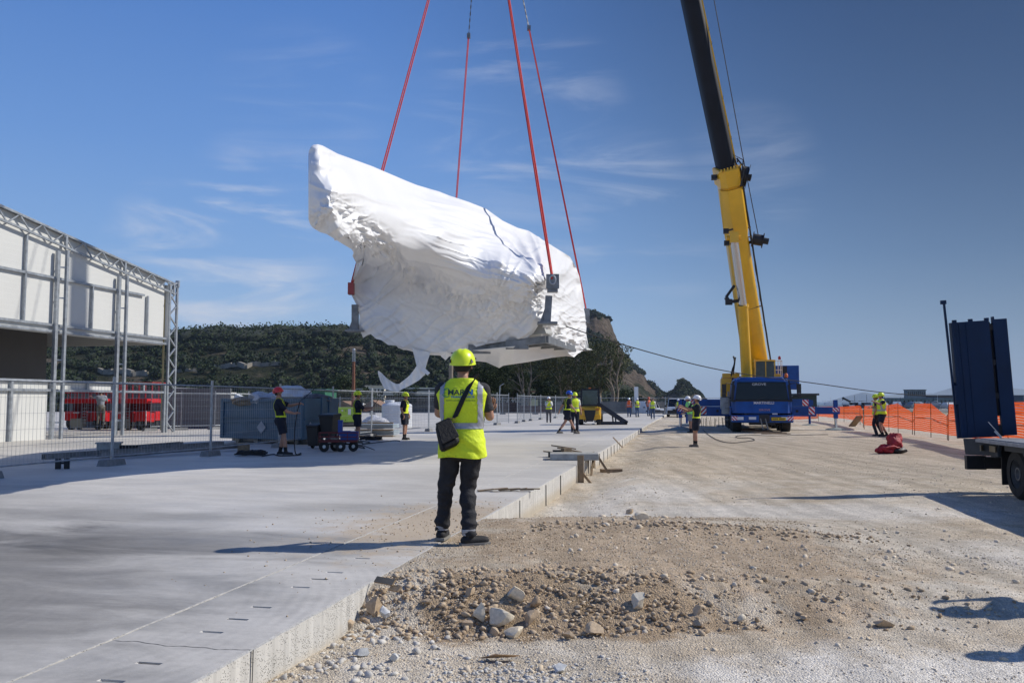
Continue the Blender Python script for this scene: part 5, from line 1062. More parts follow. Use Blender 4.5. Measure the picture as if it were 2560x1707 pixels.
        b0 = w_+hv*.035-side2*.028*(1 if s > 0 else -1); b1 = b0+hv*.035-side2*.022*(1 if s > 0 else -1)-nrm*.01; b2 = b1+hv*.03-nrm*.012; body.tube([b0*k, b1*k, b2*k], [.011*k, .010*k, .008*k], 6)
    skm = skinm or skin; body.build('body', skm, T, smooth=180) if False else None
    bo_ = bpy.data.objects.new('body', body.mesh('body', skm, 180)); COL.objects.link(bo_); bo_.parent = T
    def shell(nm, mask, off, mt, sol=.006, wr_=0.0, seed=0):
        fs = [f for f in faces if sum(mask[i] for i in f) >= len(f)]
        if not fs: return None
        us = sorted(set(i for f in fs for i in f)); mp = {a: b for b, a in enumerate(us)}
        us = np.array(us); o_ = off[us] if isinstance(off, np.ndarray) else off
        dd_ = o_+wr_*(fbm(Vl[us, 0]*9+Vl[us, 1]*9, Vl[us, 2]*16, 3, seed)); VV = V[us]+NV_[us]*(dd_*k)[:, None] if isinstance(dd_, np.ndarray) else V[us]+NV_[us]*dd_*k
        q = MB(); q.v = [Vector(v) for v in VV]; q.f = [tuple(mp[i] for i in f) for f in fs]; q.mi = [0]*len(fs)
        oo = bpy.data.objects.new(nm, q.mesh(nm, mt, 180)); COL.objects.link(oo); oo.parent = T
        if sol: mdd = oo.modifiers.new('t', 'SOLIDIFY'); mdd.thickness = sol; mdd.offset = -1
        return oo
    z = Vl[:, 2]; isr = lambda *a: np.isin(reg, a)
    pz = pel[2]
    ft = shoe or mat('dark_shoe', (.02, .02, .022), .8, 0, .4, 12)
    anz = [np.linalg.norm(Vl-np.array(an), axis=1) for kn, an, fy in legs]; near_an = np.minimum(*anz)
    for q_ in (0, 1): shell('shoe', (isr('foot') | (near_an < .06)) & (anz[q_] <= anz[1-q_]), .010, ft, 0)
    for (kn, an, fy) in legs:
        so_ = MB()
        Mx = Matrix.Translation(Vector(an)*k) @ Matrix.Rotation(-fy, 4, 'Z'); pr_ = [(-.045, -.085), (.045, -.085), (.052, .03), (.055, .13), (.035, .195), (-.035, .195), (-.052, .12), (-.047, .03)]
        so_.add([(x*k, y*k, -.092*k) for x, y in pr_]+[(x*k*1.02, y*k*1.02, -.066*k) for x, y in pr_], [tuple(range(7, -1, -1)), tuple(range(8, 16))]+[(i, (i+1) % 8, 8+(i+1) % 8, 8+i) for i in range(8)], Mx)
        so_.build('sole', mat('grey_sole', (.22, .21, .19), .8), T)
    tc_ = topc or navy; bc = botc or navy
    if bottom == 'shorts':
        knz = [np.array(kn) for kn, an, fy in legs]
        nk_ = np.minimum(*[np.linalg.norm(Vl-q, axis=1) for q in knz]); m_ = isr('pelvis') | (isr('thigh') & (nk_ > .10))
        tt_ = np.clip((pz-z)/.4, 0, 1); shell('shorts', m_ | (isr('torso') & (z < pz+.10)), .014+.03*tt_, bc, .006, .02, 3)
        for q_ in (0, 1): shell('sock', isr('shin') & (near_an < .14) & (anz[q_] <= anz[1-q_]), .006, sock, 0)
    else:
        m_ = isr('pelvis', 'thigh', 'shin') & (near_an > .025); kn_w = np.minimum(*[np.linalg.norm(Vl-np.array(kn), axis=1) for kn, an, fy in legs])
        wr2 = .022*folds*2
        tt_ = np.clip((z-pz+.5)/.5, 0, 1); off = .014+.012*np.exp(-((z-.16)/.1)**2)+.006*folds*np.sin(z*70+26*Vl[:, 0]+14*Vl[:, 1])*np.exp(-((z-.18)/.14)**2)+.003*folds*np.sin(z*55+Vl[:, 0]*40)*np.exp(-((z-.5)/.12)**2)
        shell('trousers', m_ | (isr('torso') & (z < pz+.08)), off, bc, .006, wr2, 4)
    if top:
        elb = np.minimum(*[np.linalg.norm(Vl-np.array(a_[0]), axis=1) for a_ in arms]); m_ = (isr('torso') & (z > pz-.02)) | (isr('uarm') & ((elb > .07) | long_sleeve)) | (isr('pelvis') & (z > pz-.02)) | (isr('neck') & (Vl[:, 2] < nk[2]-.0))
        if long_sleeve: m_ |= isr('farm')
        shell('shirt', m_, .014, tc_, .005, .02, 5)
    def garment(nm, zlo, zhi, mt, d0=.022, flare=.03, seed=6, wr_=.022, dense=(64, 60), parts=None):
        """loose sleeveless vest : rings around the torso, split into fabric and reflective bands"""
        nA, nZ = dense; zs = np.linspace(0, 1, nZ); prof = [(-.16, .208, .168), (-.02, .202, .168), (.12, .182, .138), (.34, .212, .145), (.42, .236, .138), (.485, .218, .108), (.535, .14, .085), (.58, .085, .075)]
        q = MB(); rings = []; loc = []
        for t_ in zs:
            zr = zlo+(zhi-zlo)*t_; rx = np.interp(zr, [p[0] for p in prof], [p[1] for p in prof])+d0*.6+flare*max(0, .1-zr); ry = np.interp(zr, [p[0] for p in prof], [p[2] for p in prof])+d0*.6+flare*max(0, .1-zr)
            cx, cy = lx*max(0, zr)/.53, ly*max(0, zr)/.53; ring = []
            for j in range(nA):
                a = 2*math.pi*j/nA; ca_, sa_ = math.cos(a), math.sin(a); e_ = .85
                x = math.copysign(abs(ca_)**e_, ca_); y = math.copysign(abs(sa_)**e_, sa_)
                f_ = 1+wr_*(4.4 if dense[0] > 100 else 3.2)*(float(fbm(a*2.2+5*math.sin(zr*3), zr*5.5+a*.6, 3, seed)))*(1.25 if zr < .3 else .6)
                ring.append(Vector(((cx+rx*x*f_)*k, (cy+ry*y*f_)*k, (pz+zr+.01*math.sin(a*3+1)*(1 if t_ < .02 else 0))*k))); loc.append((x*rx, y*ry, zr))
            rings.append(ring)
        flat = [p for r_ in rings for p in r_]; F1 = []; F2 = []
        for i in range(nZ-1):
            for j in range(nA):
                j2 = (j+1) % nA; f_ = (i*nA+j, i*nA+j2, (i+1)*nA+j2, (i+1)*nA+j); c_ = np.mean([loc[q_] for q_ in f_], 0)
                F1.append(f_)
                if parts and parts(c_): F2.append(f_)
        q.v = flat; q.f = F1; q.mi = [0]*len(F1); g_ = bpy.data.objects.new(nm, q.mesh(nm, mt, 180)); COL.objects.link(g_); g_.parent = T; mdd = g_.modifiers.new('t', 'SOLIDIFY'); mdd.thickness = .006; mdd.offset = -1
        if F2:
            q2 = MB(); us = sorted(set(i for f in F2 for i in f)); mp = {a: b for b, a in enumerate(us)}; nrm = g_.data.vertices
            q2.v = [flat[i]+nrm[i].normal*.005 for i in us]; q2.f = [tuple(mp[i] for i in f) for f in F2]; q2.mi = [0]*len(F2); r2 = bpy.data.objects.new('reflective_bands', q2.mesh('reflective_bands', refl, 180)); COL.objects.link(r2); r2.parent = g_
        return g_
    gar = None
    if vest: gar = garment('vest', -.17 if vest[1] == 'long' else -.03, .57, vest[0], parts=lambda c: (.10 < c[2] < .155) or (c[2] > .155 and .155 < abs(c[0]) < .20) or (vest[1] == 'two' and .22 < c[2] < .27), dense=(vest[2], vest[2]) if len(vest) > 2 else (48, 44))
    if harness:   # open hi-vis braces and belt over the shirt
        ax_ = np.array((lx, ly, .53)); rel = Vl-pel; zr = rel[:, 2]
        belt = isr('torso', 'pelvis') & (zr > .03) & (zr < .09); str_ = isr('torso') & (zr > .085) & (np.abs(np.abs(Vl[:, 0]-lx*.6)-.085-.03*(zr-.2)) < .026)
        if harness == 'panel': str_ |= isr('torso') & (zr > .09) & (zr < .38) & (Vl[:, 1] > ly*.5+.02) & (np.abs(Vl[:, 0]) < .12)
        shell('hi_vis_braces', belt | str_, .024, hiv, .006)
    hc = Vector(head)*k; yaw_h = math.atan2(-lk.x, lk.y); pt = math.asin(max(-.9, min(.9, lk.z)))
    Mh = Matrix.Translation(hc) @ Matrix.Rotation(yaw_h, 4, 'Z') @ Matrix.Rotation(pt, 4, 'X')
    if hair:
        m = MB(); 
        for zz, r_ in (): pass
        rings = []
        for zz, rx, ry, cy in ((-.045, .066, .05, -.045), (-.02, .082, .075, -.028), (.02, .089, .095, -.012), (.07, .084, .096, -.004), (.12, .045, .05, 0)): rings.append([(rx*k*math.cos(a), (cy+ry*math.sin(a)*(.88 if math.sin(a) > 0 else 1))*k, zz*k) for a in [2*math.pi*j/18 for j in range(18)]])
        m.loft(rings, M=Mh); m.build('hair', hair_m, T, smooth=60)
    m = MB()
    for s in (-1, 1): m.ball((s*.033*k, .083*k, .012*k), (.014*k, .008*k, .008*k), 8, 6, Mh)
    m.ball((0, .096*k, -.052*k), (.022*k, .008*k, .005*k), 8, 6, Mh); m.build('face_features', mat('dark_features', (.06, .025, .02), .5), T)
    if glasses:
        m = MB(); m.box((0, .098*k, .014*k), (.13*k, .012*k, .03*k), M=Mh)
        for s in (-1, 1): m.box((s*.074*k, .05*k, .018*k), (.006*k, .1*k, .008*k), M=Mh)
        m.build('sunglasses', black, T)
    if helmet:
        m = MB(); rings = []; nA = 32
        for t_ in np.linspace(0, 1, 12):
            a_ = t_*math.pi/2*.985; z_ = .030+.135*math.sin(a_); r_ = math.cos(a_)**.75; ring = []
            for j in range(nA):
                a = 2*math.pi*j/nA; x = .122*r_*math.cos(a); y = .142*r_*math.sin(a)-.004; zc = z_; rdg = .006*math.exp(-((abs(x)-.028)/.012)**2)*math.sin(a_)
                if t_ < .05 and math.sin(a) > .2: y += .018*(math.sin(a)-.2); zc -= .004
                ring.append(((x)*k, y*k, (zc+rdg)*k))
            rings.append(ring)
        low_ = [tuple(np.array(p)*np.array((1.03, 1.03, 1))-np.array((0, 0, .014*k))) for p in rings[0]]; inn = [tuple(np.array(p)*np.array((.92, .92, 1))-np.array((0, 0, .010*k))) for p in rings[0]]
        m.loft([inn, low_]+rings, M=Mh); hm_ = m.build('helmet', helmet, T, smooth=50)
        m = MB()
        for s in (-1, 1):
            m.hexa([(s*.112*k, -.070*k, .040*k), (s*.094*k, -.098*k, .040*k), (s*.101*k, -.108*k, .040*k), (s*.120*k, -.078*k, .040*k), (s*.098*k, -.074*k, .075*k), (s*.094*k, -.082*k, .075*k), (s*.098*k, -.087*k, .075*k), (s*.102*k, -.079*k, .075*k)], M=Mh)
            m.box((s*.121*k, .03*k, .07*k), (.006*k, .02*k, .02*k), M=Mh)
        m.build('helmet_vents', black, hm_)
        m = MB(); m.tube([Mh @ Vector((s*.088*k, .02*k, zq*k)) if True else None for s, zq in ((-1, .03), (-1, -.03))]+[Mh @ Vector((0, .06*k, -.115*k))]+[Mh @ Vector((.088*k, .02*k, zq*k)) for zq in (-.03, .03)], .006*k, 5); m.build('chin_strap', black, T)
    me_ = me; T['_k'] = k; del T['_k']
    return T, gar, pel*k, Mh
def face_dir(deg): return -R(deg)     # yaw so that +y looks deg degrees clockwise from +Y
hy = mat('helmet_yellow', (.74, .88, .01), .35, 0, .05, 3, coat=.3); hw_ = mat('helmet_white', (.78, .78, .78), .35, coat=.3); hr_ = mat('helmet_red', (.62, .02, .02), .35, coat=.3); hb_ = mat('helmet_blue', (.01, .07, .45), .35, coat=.3); hor = mat('helmet_orange', (.75, .1, .03), .4, coat=.3)
jeans = mat('blue_jeans', (.06, .10, .18), .9, 0, .3, 14); greyc = mat('grey_cloth', (.10, .10, .11), .9, 0, .3, 10); whitec = mat('white_cloth', (.62, .62, .62), .9, 0, .1, 10); blkjean = mat('black_jeans', (.022, .022, .026), .85, 0, .5, 9, .4, 70)
boot = mat('black_boot', (.016, .016, .018), .75, 0, .4, 14, .3, 80); tee = mat('charcoal_tee', (.035, .034, .036), .9, 0, .3, 10, .3, 50); shoe_g = mat('grey_trainer', (.14, .12, .10), .8, 0, .4, 15)
# ---- main worker (back to us)
pf = onground(1160, 1356); pf.z = 0.005
legsM = [((-.155, .02, .50), (-.205, .10, .10), .1), ((.05, .04, .50), (.085, -.13, .085), 1.15)]
armsM = [((-.235, .07, 1.20), (-.10, .27, 1.16), (1, .1, .05)), ((.255, .05, 1.17), (.225, .26, 1.20), (.25, .25, 1))]
MP, mg, mpel, mMh = person('man in the foreground seen from behind in yellow helmet and long hi-vis vest', (-.49, 8.45, .0), face_dir(4), H=1.86, legs=legsM, arms=armsM, topc=tee, bottom='trousers', botc=blkjean, vest=(hiv, 'long', 120), helmet=hy, shoe=boot, vox=.011, look=(.06, 1, .12), folds=1.0)
# printed logo, strap, bag
bvh = BVHTree.FromPolygons([v.co.copy() for v in mg.data.vertices], [tuple(p.vertices) for p in mg.data.polygons])
def onback(mb, x0, z0, nm, mt, off=.006, sub=True):
    out = MB(); vs = []
    for v in mb.v:
        x, z = x0+v.x, z0+v.y; hit = bvh.ray_cast(Vector((x, -1, z)), Vector((0, 1, 0))); y = (hit[0].y if hit[0] else -.15)-off; vs.append(Vector((x, y, z)))
    out.v = vs; out.f = mb.f; out.mi = [0]*len(mb.f); o = bpy.data.objects.new(nm, out.mesh(nm, mt)); COL.objects.link(o); o.parent = mg; return o
prn = mat('print_dark', (.03, .06, .04), .7); prb = mat('print_blue', (.02, .16, .42), .6); prg = mat('print_green', (.05, .28, .12), .7)
onback(text_mb('MARIN', .054, depth=.0, bold=.035, xs=1.12), .0, 1.435, 'lettering', prn); 
onback(text_mb('N', .054, depth=.0, bold=.035, xs=1.12), .089, 1.435, 'lettering', prb, .0075)
onback(text_mb('TRANSERVICE', .020, depth=.0, bold=.04, xs=1.35), .02, 1.405, 'lettering', prb)
onback(text_mb('TRASPORTI E MOVIMENTAZIONI ECCEZIONALI', .010, depth=.0, bold=.02, xs=1.0), .0, 1.375, 'lettering', prn)
m = MB(); 
def ringm(cx, cy, rx, ry, w, a0=0, a1=2*math.pi, n=22):
    for i in range(n):
        a, b_ = a0+(a1-a0)*i/n, a0+(a1-a0)*(i+1)/n; m.add([(cx+rx*math.cos(a), cy+ry*math.sin(a), 0), (cx+rx*math.cos(b_), cy+ry*math.sin(b_), 0), (cx+(rx-w)*math.cos(b_), cy+(ry-w)*math.sin(b_), 0), (cx+(rx-w)*math.cos(a), cy+(ry-w)*math.sin(a), 0)], [(0, 1, 2, 3)])
ringm(0, 0, .046, .046, .008, .9, 5.6); ringm(-.005, 0, .02, .044, .005, 1.2, 5.1)
for dy in (-.026, 0, .026): m.add([(-.042, dy-.002, 0), (.0, dy-.002, 0), (.0, dy+.003, 0), (-.042, dy+.003, 0)], [(0, 1, 2, 3)])
onback(m, -.14, 1.455, 'globe_emblem', prg)
m = MB(); m.add([(-.08, 0, 0), (.15, 0, 0), (.15, .004, 0), (-.08, .004, 0)], [(0, 1, 2, 3)]); onback(m, .01, 1.50, 'logo_line', prn)
strapm = mat('black_strap', (.012, .012, .013), .8, 0, .3, 20, .3, 90); leather = mat('black_leather', (.007, .007, .008), .62, 0, .35, 8, .4, 35, spec=.3)
pts = []
for t_ in np.linspace(0, 1, 26):
    x = .125+(-.055-.125)*t_; z = 1.615+(1.21-1.615)*t_; hit = bvh.ray_cast(Vector((x, -1, min(z, 1.55))), Vector((0, 1, 0))); y = (hit[0].y if hit[0] else -.05)-.012
    if z > 1.55: y = y+(z-1.55)*1.6
    pts.append(Vector((x, y, z)))
pts = [Vector((.115, .10, 1.57)), Vector((.125, .04, 1.635))]+pts
m = MB(); wd_ = Vector((.033, 0, .018)); m.loft([[p-wd_, p+wd_, p+wd_+Vector((0, .006, 0)), p-wd_+Vector((0, .006, 0))] for p in pts]); BG = thing('shoulder_bag', 'black satchel with broad strap at the left hip of the foreground man', 'bag', (-.49, 8.45, 0), face_dir(4))
m.build('strap', strapm, BG, smooth=60)
m = MB(); Tb = Matrix.Translation((-.125, -.225, 1.06)) @ Matrix.Rotation(R(-24), 4, 'Y') @ Matrix.Rotation(R(-14), 4, 'X') @ Matrix.Rotation(R(26), 4, 'Z')
def rbox(w, d, h, dz=0, b=.02): return [[(x*(w/2-(b if q in (0, 4) else 0)), y*(d/2-(b if q in (0, 4) else 0)), dz+(-h/2+h*q/4)) for x, y in ((-1, -1), (1, -1), (1, 1), (-1, 1))] for q in range(5)]
m.hexa([(-.115, -.06, -.16), (.10, -.06, -.13), (.10, .07, -.13), (-.115, .07, -.16), (-.075, -.035, .12), (.08, -.035, .14), (.08, .05, .14), (-.075, .05, .12)], Tb); bo1 = m.build('bag_body', leather, BG, bevel=.045)
m = MB(); m.hexa([(-.105, -.082, -.11), (.09, -.082, -.08), (.09, -.065, -.08), (-.105, -.065, -.11), (-.075, -.052, .11), (.08, -.052, .13), (.08, -.03, .145), (-.075, -.03, .125)], Tb); m.build('bag_flap', leather, BG, bevel=.02)
m = MB(); m.tube([Vector((-.11, -.20, 1.19)), Vector((-.12, -.205, 1.215)), Vector((-.04, -.205, 1.205)), Vector((-.045, -.20, 1.18)), Vector((-.11, -.20, 1.19))], .005, 5); m.build('strap_buckle', mat('brass', (.35, .28, .12), .35, .8), BG)
m = MB()
for (kn, an, fy) in legsM:
    Mx = Matrix.Translation(Vector(an)*1.011) @ Matrix.Rotation(-fy, 4, 'Z'); m.loft([[(.052*math.cos(a)*s_, .058*math.sin(a)*s_-.005, zz) for a in [2*math.pi*j/16 for j in range(16)]] for zz, s_ in ((.005, 1.12), (.03, 1.12), (.034, 1.2), (.06, 1.18), (.062, 1.1))], M=Mx)
m.build('boot_collars', refl, MP, smooth=50)
# ---- other workers
def G0(x, y): return onplane(x, y, 0)
def put(x, y, ground=True): return onground(x, y) if ground else onplane(x, y, 0)
pull = lambda h: [((-.20, .22, 1.22), (-.10, .46, 1.27), (.1, 1, .1)), ((.20, .24, 1.16), (.08, .44, 1.12), (-.1, 1, .1))]
p = G0(701, 1137); person('worker in red helmet and navy shorts pulling a rope beside the blue skip', tuple(p), face_dir(84), H=1.72, look=(0, 1, .25), lean=(0, -.09), legs=[((-.10, .06, .50), (-.11, -.03, .09), .1), ((.10, .10, .49), (.12, .16, .09), .0)], arms=[((-.2, .20, 1.30), (-.07, .43, 1.36), (.1, 1, .1)), ((.2, .18, 1.15), (.08, .36, 1.10), (-.1, 1, .3))], helmet=hr_, harness='belt', glasses=True, vox=.015, group='workers on the site')
RH1 = p
p = G0(893, 1108); person('worker in yellow helmet hauling a rope behind the red hand cart', tuple(p), face_dir(70), H=1.70, look=(.1, 1, .1), lean=(0, -.02), arms=[((-.2, .2, 1.19), (-.05, .45, 1.22), (.1, 1, .1)), ((.2, .2, 1.12), (.06, .42, 1.15), (-.1, 1, .1))], helmet=hy, harness='belt', vox=.016, group='workers on the site', shoe=shoe_g)
p = G0(1011, 1099); person('worker in yellow helmet standing with arms down before the white water tank', tuple(p), face_dir(105), H=1.68, look=(0, 1, -.05), helmet=hy, harness='panel', vox=.016, group='workers on the site', legs=[((-.09, .02, .50), (-.10, -.02, .09), -.15), ((.1, .03, .50), (.13, .03, .09), .2)])
p = G0(1372, 1056); person('worker in white helmet and grey trousers photographing by the mesh fence', tuple(p), face_dir(175), H=1.66, look=(0, 1, .3), arms=[((-.22, .15, 1.2), (-.06, .25, 1.45), (.2, .3, 1)), ((.22, .15, 1.2), (.06, .25, 1.45), (-.2, .3, 1))], topc=whitec, bottom='trousers', botc=greyc, vest=(hiv, 'short', 30), helmet=hw_, vox=.024, group='workers on the site', long_sleeve=True)
p = G0(1418, 1085); person('striding worker in blue helmet navy shorts and grey trainers left of the forklift', tuple(p), face_dir(72), H=1.80, look=(.1, 1, -.15), lean=(0, .07), legs=[((-.10, .20, .53), (-.11, .42, .10), 0), ((.10, -.12, .52), (.10, -.42, .13), 0)], arms=[((-.24, -.12, 1.18), (-.26, -.25, .96), (0, -.2, -1)), ((.24, .08, 1.18), (.22, .27, 1.0), (0, .5, -.8))], helmet=hb_, harness='belt', vox=.016, group='workers on the site', shoe=shoe_g)
p = G0(1437, 1080); person('worker in yellow helmet white shirt and hi-vis vest walking beside the blue helmeted man', tuple(p), face_dir(165), H=1.76, look=(0, 1, 0), topc=whitec, bottom='trousers', vest=(hiv, 'short', 36), helmet=hy, vox=.018, group='workers on the site', shoe=shoe_g)
p = G0(1573, 1042); person('distant worker in orange vest and white helmet by the end wall', tuple(p), face_dir(200), H=1.68, bottom='trousers', botc=jeans, vest=(hivo, 'short', 26), helmet=hw_, vox=.03, group='workers on the site')
p = G0(1593, 1042); person('distant worker in yellow vest jeans and white helmet by the end wall', tuple(p), face_dir(160), H=1.66, bottom='trousers', botc=jeans, vest=(hiv, 'short', 26), helmet=hw_, vox=.03, group='workers on the site', arms=[((-.2, .15, 1.18), (-.08, .3, 1.15), (.3, 1, 0)), ((.2, .15, 1.18), (.08, .3, 1.15), (-.3, 1, 0))])
p = G0(1622, 1039.5); person('distant worker in orange vest and red helmet behind the bareheaded one', tuple(p), face_dir(150), H=1.76, bottom='trousers', botc=jeans, vest=(hivo, 'short', 26), helmet=hor, vox=.03, group='workers on the site')
p = G0(1632, 1047); person('distant bareheaded man in yellow vest and jeans at the far slab corner', tuple(p), face_dir(185), H=1.62, topc=whitec, bottom='trousers', botc=jeans, vest=(hiv, 'two', 30), vox=.026, group='workers on the site', long_sleeve=True, shoe=shoe_g)
p = P(1696, 1044, 77); person('distant worker in yellow vest standing in front of the off-roader', (p.x, p.y, gz(p.x, p.y)), face_dir(180), H=1.66, bottom='trousers', vest=(hiv, 'short', 26), helmet=hw_, vox=.03, group='workers on the site')
p = onground(1728, 1082); person('worker in white helmet green vest and grey shorts behind the rope handler', tuple(p), face_dir(-100), H=1.74, look=(0, 1, .05), lean=(0, .12), arms=[((-.2, .2, 1.15), (-.1, .4, 1.0), (0, 1, -.3)), ((.2, .2, 1.15), (.1, .38, .98), (0, 1, -.3))], botc=mat('grey_shorts', (.22, .24, .28), .9), vest=(mat('hi_vis_green', (.25, .75, .18), .7), 'short', 30), helmet=hw_, vox=.02, group='workers on the site')
PH = onground(1741, 1117); person('worker in white helmet and navy shorts raising both arms before the crane', tuple(PH), face_dir(-88), H=1.76, look=(0, 1, .3), lean=(0, -.05), arms=[((-.19, .22, 1.30), (-.08, .50, 1.42), (.1, 1, .3)), ((.19, .23, 1.24), (.06, .50, 1.36), (-.1, 1, .3))], legs=[((-.07, .03, .5), (-.08, .02, .09), 0), ((.07, .04, .5), (.08, .05, .09), 0)], helmet=hw_, harness='belt', vox=.014, group='workers on the site', shoe=shoe_g)
p = onground(2206, 1092); person('worker in yellow helmet and navy shorts raising a gloved hand by the orange fence', tuple(p), face_dir(-92), H=1.84, look=(0, 1, .05), arms=[((-.2, .16, 1.33), (-.16, .36, 1.42), (0, 1, .6)), ((.2, .16, 1.2), (.12, .38, 1.2), (0, 1, 0))], legs=[((-.09, .12, .52), (-.1, .02, .09), 0), ((.1, -.02, .5), (.11, -.24, .11), 0)], vest=(hiv, 'short', 44), helmet=hy, vox=.016, group='workers on the site')
p2_ = p+Vector((.10, .75, 0)); person('worker in yellow helmet and long trousers mostly hidden behind his shorts wearing colleague', tuple(p2_), face_dir(-60), H=1.78, bottom='trousers', vest=(hiv, 'two', 36), helmet=hy, vox=.02, group='workers on the site', legs=[((-.09, .12, .52), (-.1, .0, .09), 0), ((.1, -.02, .5), (.11, -.2, .11), 0)])
p = P(250, 1060, 40.2); person('man in grey shirt climbing the red scissor lift with his back turned', (p.x, p.y, .22), face_dir(-20), H=1.72, look=(-.3, 1, .1), arms=[((-.36, .12, 1.38), (-.5, .28, 1.45), (-.3, 1, .1)), ((.28, .1, 1.2), (.2, .3, 1.25), (0, 1, 0))], topc=mat('grey_shirt', (.26, .28, .32), .9), bottom='trousers', botc=mat('khaki_trousers', (.12, .11, .09), .9), vox=.02, legs=[((-.1, .08, .5), (-.1, .0, .09), 0), ((.12, .1, .6), (.14, -.05, .2), 0)])
# two bystanders just outside the right edge whose shadows fall into view
for (x, y, lab, arm) in ((5.50, 7.25, 'bystander outside the right edge whose shadow falls on the gravel', True), (5.15, 6.15, 'second bystander outside the right edge nearest the camera', False)):
    person(lab, (x, y, gz(x, y)), face_dir(-60), H=1.78, arms=[((-.25, .15, 1.22), (-.1, .25, 1.55), (.2, .3, 1)), ((.25, .15, 1.22), (.1, .25, 1.55), (-.2, .3, 1))] if arm else None, bottom='trousers', helmet=hw_, vox=.03)
# ================================================================ frame building at left
def slabp(s, t, z=0): p = from_slab(s, t); p.z = z; return p
tow = onplane(424, 1080, 0); sT, tT = [float(q) for q in to_slab(tow.x, tow.y)]
clad = mat('sandwich_panel', (.60, .60, .57), .5, 0, .05, .6)
t = clad.node_tree; b = t.nodes['Principled BSDF']; tc = N(t, 'ShaderNodeTexCoord'); wv_ = N(t, 'ShaderNodeTexWave', wave_type='BANDS', bands_direction='Z', wave_profile='SAW', inp={'Scale': 1.6, 'Distortion': 0}); t.links.new(tc.outputs['Object'], wv_.inputs['Vector']); bp = N(t, 'ShaderNodeBump', inp={'Strength': .35, 'Distance': .006}); t.links.new(wv_.outputs['Fac'], bp.inputs['Height']); t.links.new(bp.outputs[0], b.inputs['Normal'])
inner = mat('panel_inner_face', (.10, .097, .095), .7, 0, .1, 1)  # panel backs coloured dark for the shade inside the hall
BLD = thing('frame_building', 'half clad steel frame hall with pale upper wall panels and lattice roof edge', 'building', (tow.x, tow.y, 0), -SA)
# local: x = s - sT, y = t - tT, z up. facade at x=0 running towards -y (nearer)
def rz_(y): return 6.76+(-y)*.128
Wd = 9.5; Ln = 26
def tri(mb, a, b, h, w=.055, rr=None, n=None):   # lattice girder between a (bottom chord start) and b, height vector h
    a = Vector(a); b = Vector(b); h = Vector(h); mb.bar(a, b, w*1.9, w*1.6); mb.bar(a+h, b+h, w*1.9, w*1.6); L_ = (b-a).length; n = n or int(L_/1.05)
    for i in range(n):
        p = a.lerp(b, i/n); q_ = a.lerp(b, (i+.5)/n); r_ = a.lerp(b, (i+1)/n); mb.bar(p, q_+h, w); mb.bar(q_+h, r_, w)
    return mb
for fx, near_side in ((0, True), (-Wd, False)):
    m = MB(); z0, z1 = rz_(0)-.50, rz_(-Ln)-.50; tri(m, (fx, 0, z0), (fx, -Ln, z1), (0, 0, .46), .045); 
    for k in range(0, 8): y = -k*3.45; m.bar((fx, y, rz_(y)-.56), (fx, y, rz_(y)-.04), .1)
    m.build('roof_girder', steel, BLD)
    m = MB(); z0 = rz_(-.25)-.62; m.add([(fx-.16, -.45, 3.87), (fx-.16, -Ln, 3.87), (fx-.16, -Ln, rz_(-Ln)-.05), (fx-.16, -.45, rz_(-.45)-.05), (fx-.24, -.45, 3.87), (fx-.24, -Ln, 3.87), (fx-.24, -Ln, rz_(-Ln)-.05), (fx-.24, -.45, rz_(-.45)-.05)], [(0, 1, 2, 3), (7, 6, 5, 4), (0, 3, 7, 4), (0, 4, 5, 1), (1, 5, 6, 2)]); m.build('upper_wall', clad, BLD)
    m = MB(); m.add([(fx-.25, -.5, 3.9), (fx-.25, -Ln, 3.9), (fx-.25, -Ln, rz_(-Ln)-.1), (fx-.25, -.5, rz_(-.5)-.1)], [(3, 2, 1, 0)]); m.build('wall_lining', inner, BLD)  # dark sheet behind the panels, interior shade put into its colour
    m = MB()
    for z in (3.95, 4.18): m.bar((fx-.08, -.3, z), (fx-.08, -Ln, z), .08, .09)
    m.bar((fx-.08, -2.0, 5.93), (fx-.08, -Ln, 5.93), .08, .09); m.build('girt', steel, BLD)
    if near_side:
        m = MB()
        for z in (1.78, 2.12): m.bar((fx-.05, -.3, z), (fx-.05, -Ln, z), .09, .09)
        m.build('lower_girt', steel, BLD)
    for k in range(0, 8):
        y = -k*3.5-.15 if k == 0 else -k*3.5; zt = rz_(y)-.1
        m = MB()
        if k == 0:
            h = Vector((0, -.02, 0)); a0 = (fx, .28, 0); tri(m, (fx, .28, 0), (fx, .28, zt), (0, -.56, 0), .055, n=7); m.bar((fx, -.28, zt-.1), (fx, .28, zt+.1), .08); m.bar((fx, .28, zt-.3), (fx, -.4, zt-.9), .05); m.box((fx, .3, zt+.05), (.16, .1, .3))
        else:
            m.bar((fx+.16, y, 0), (fx+.16, y, zt-.55), .11, .1); m.bar((fx-.0, y-.28, 0), (fx, y-.28, zt-.62), .14, .12)
            for zz in np.arange(.6, zt-.8, 1.15): m.bar((fx+.16, y, zz), (fx, y-.16, zz), .05)
        m.build('lattice_column', steel, BLD)
    for k in range(0, 7):
        m = MB(); y = -1.75-k*3.5; m.bar((fx-.08, y, 4.2), (fx-.08, y, min(5.93, rz_(y)-.5) if k < 2 else rz_(y)-.6), .07, .08); m.build('wall_stud', steel, BLD)
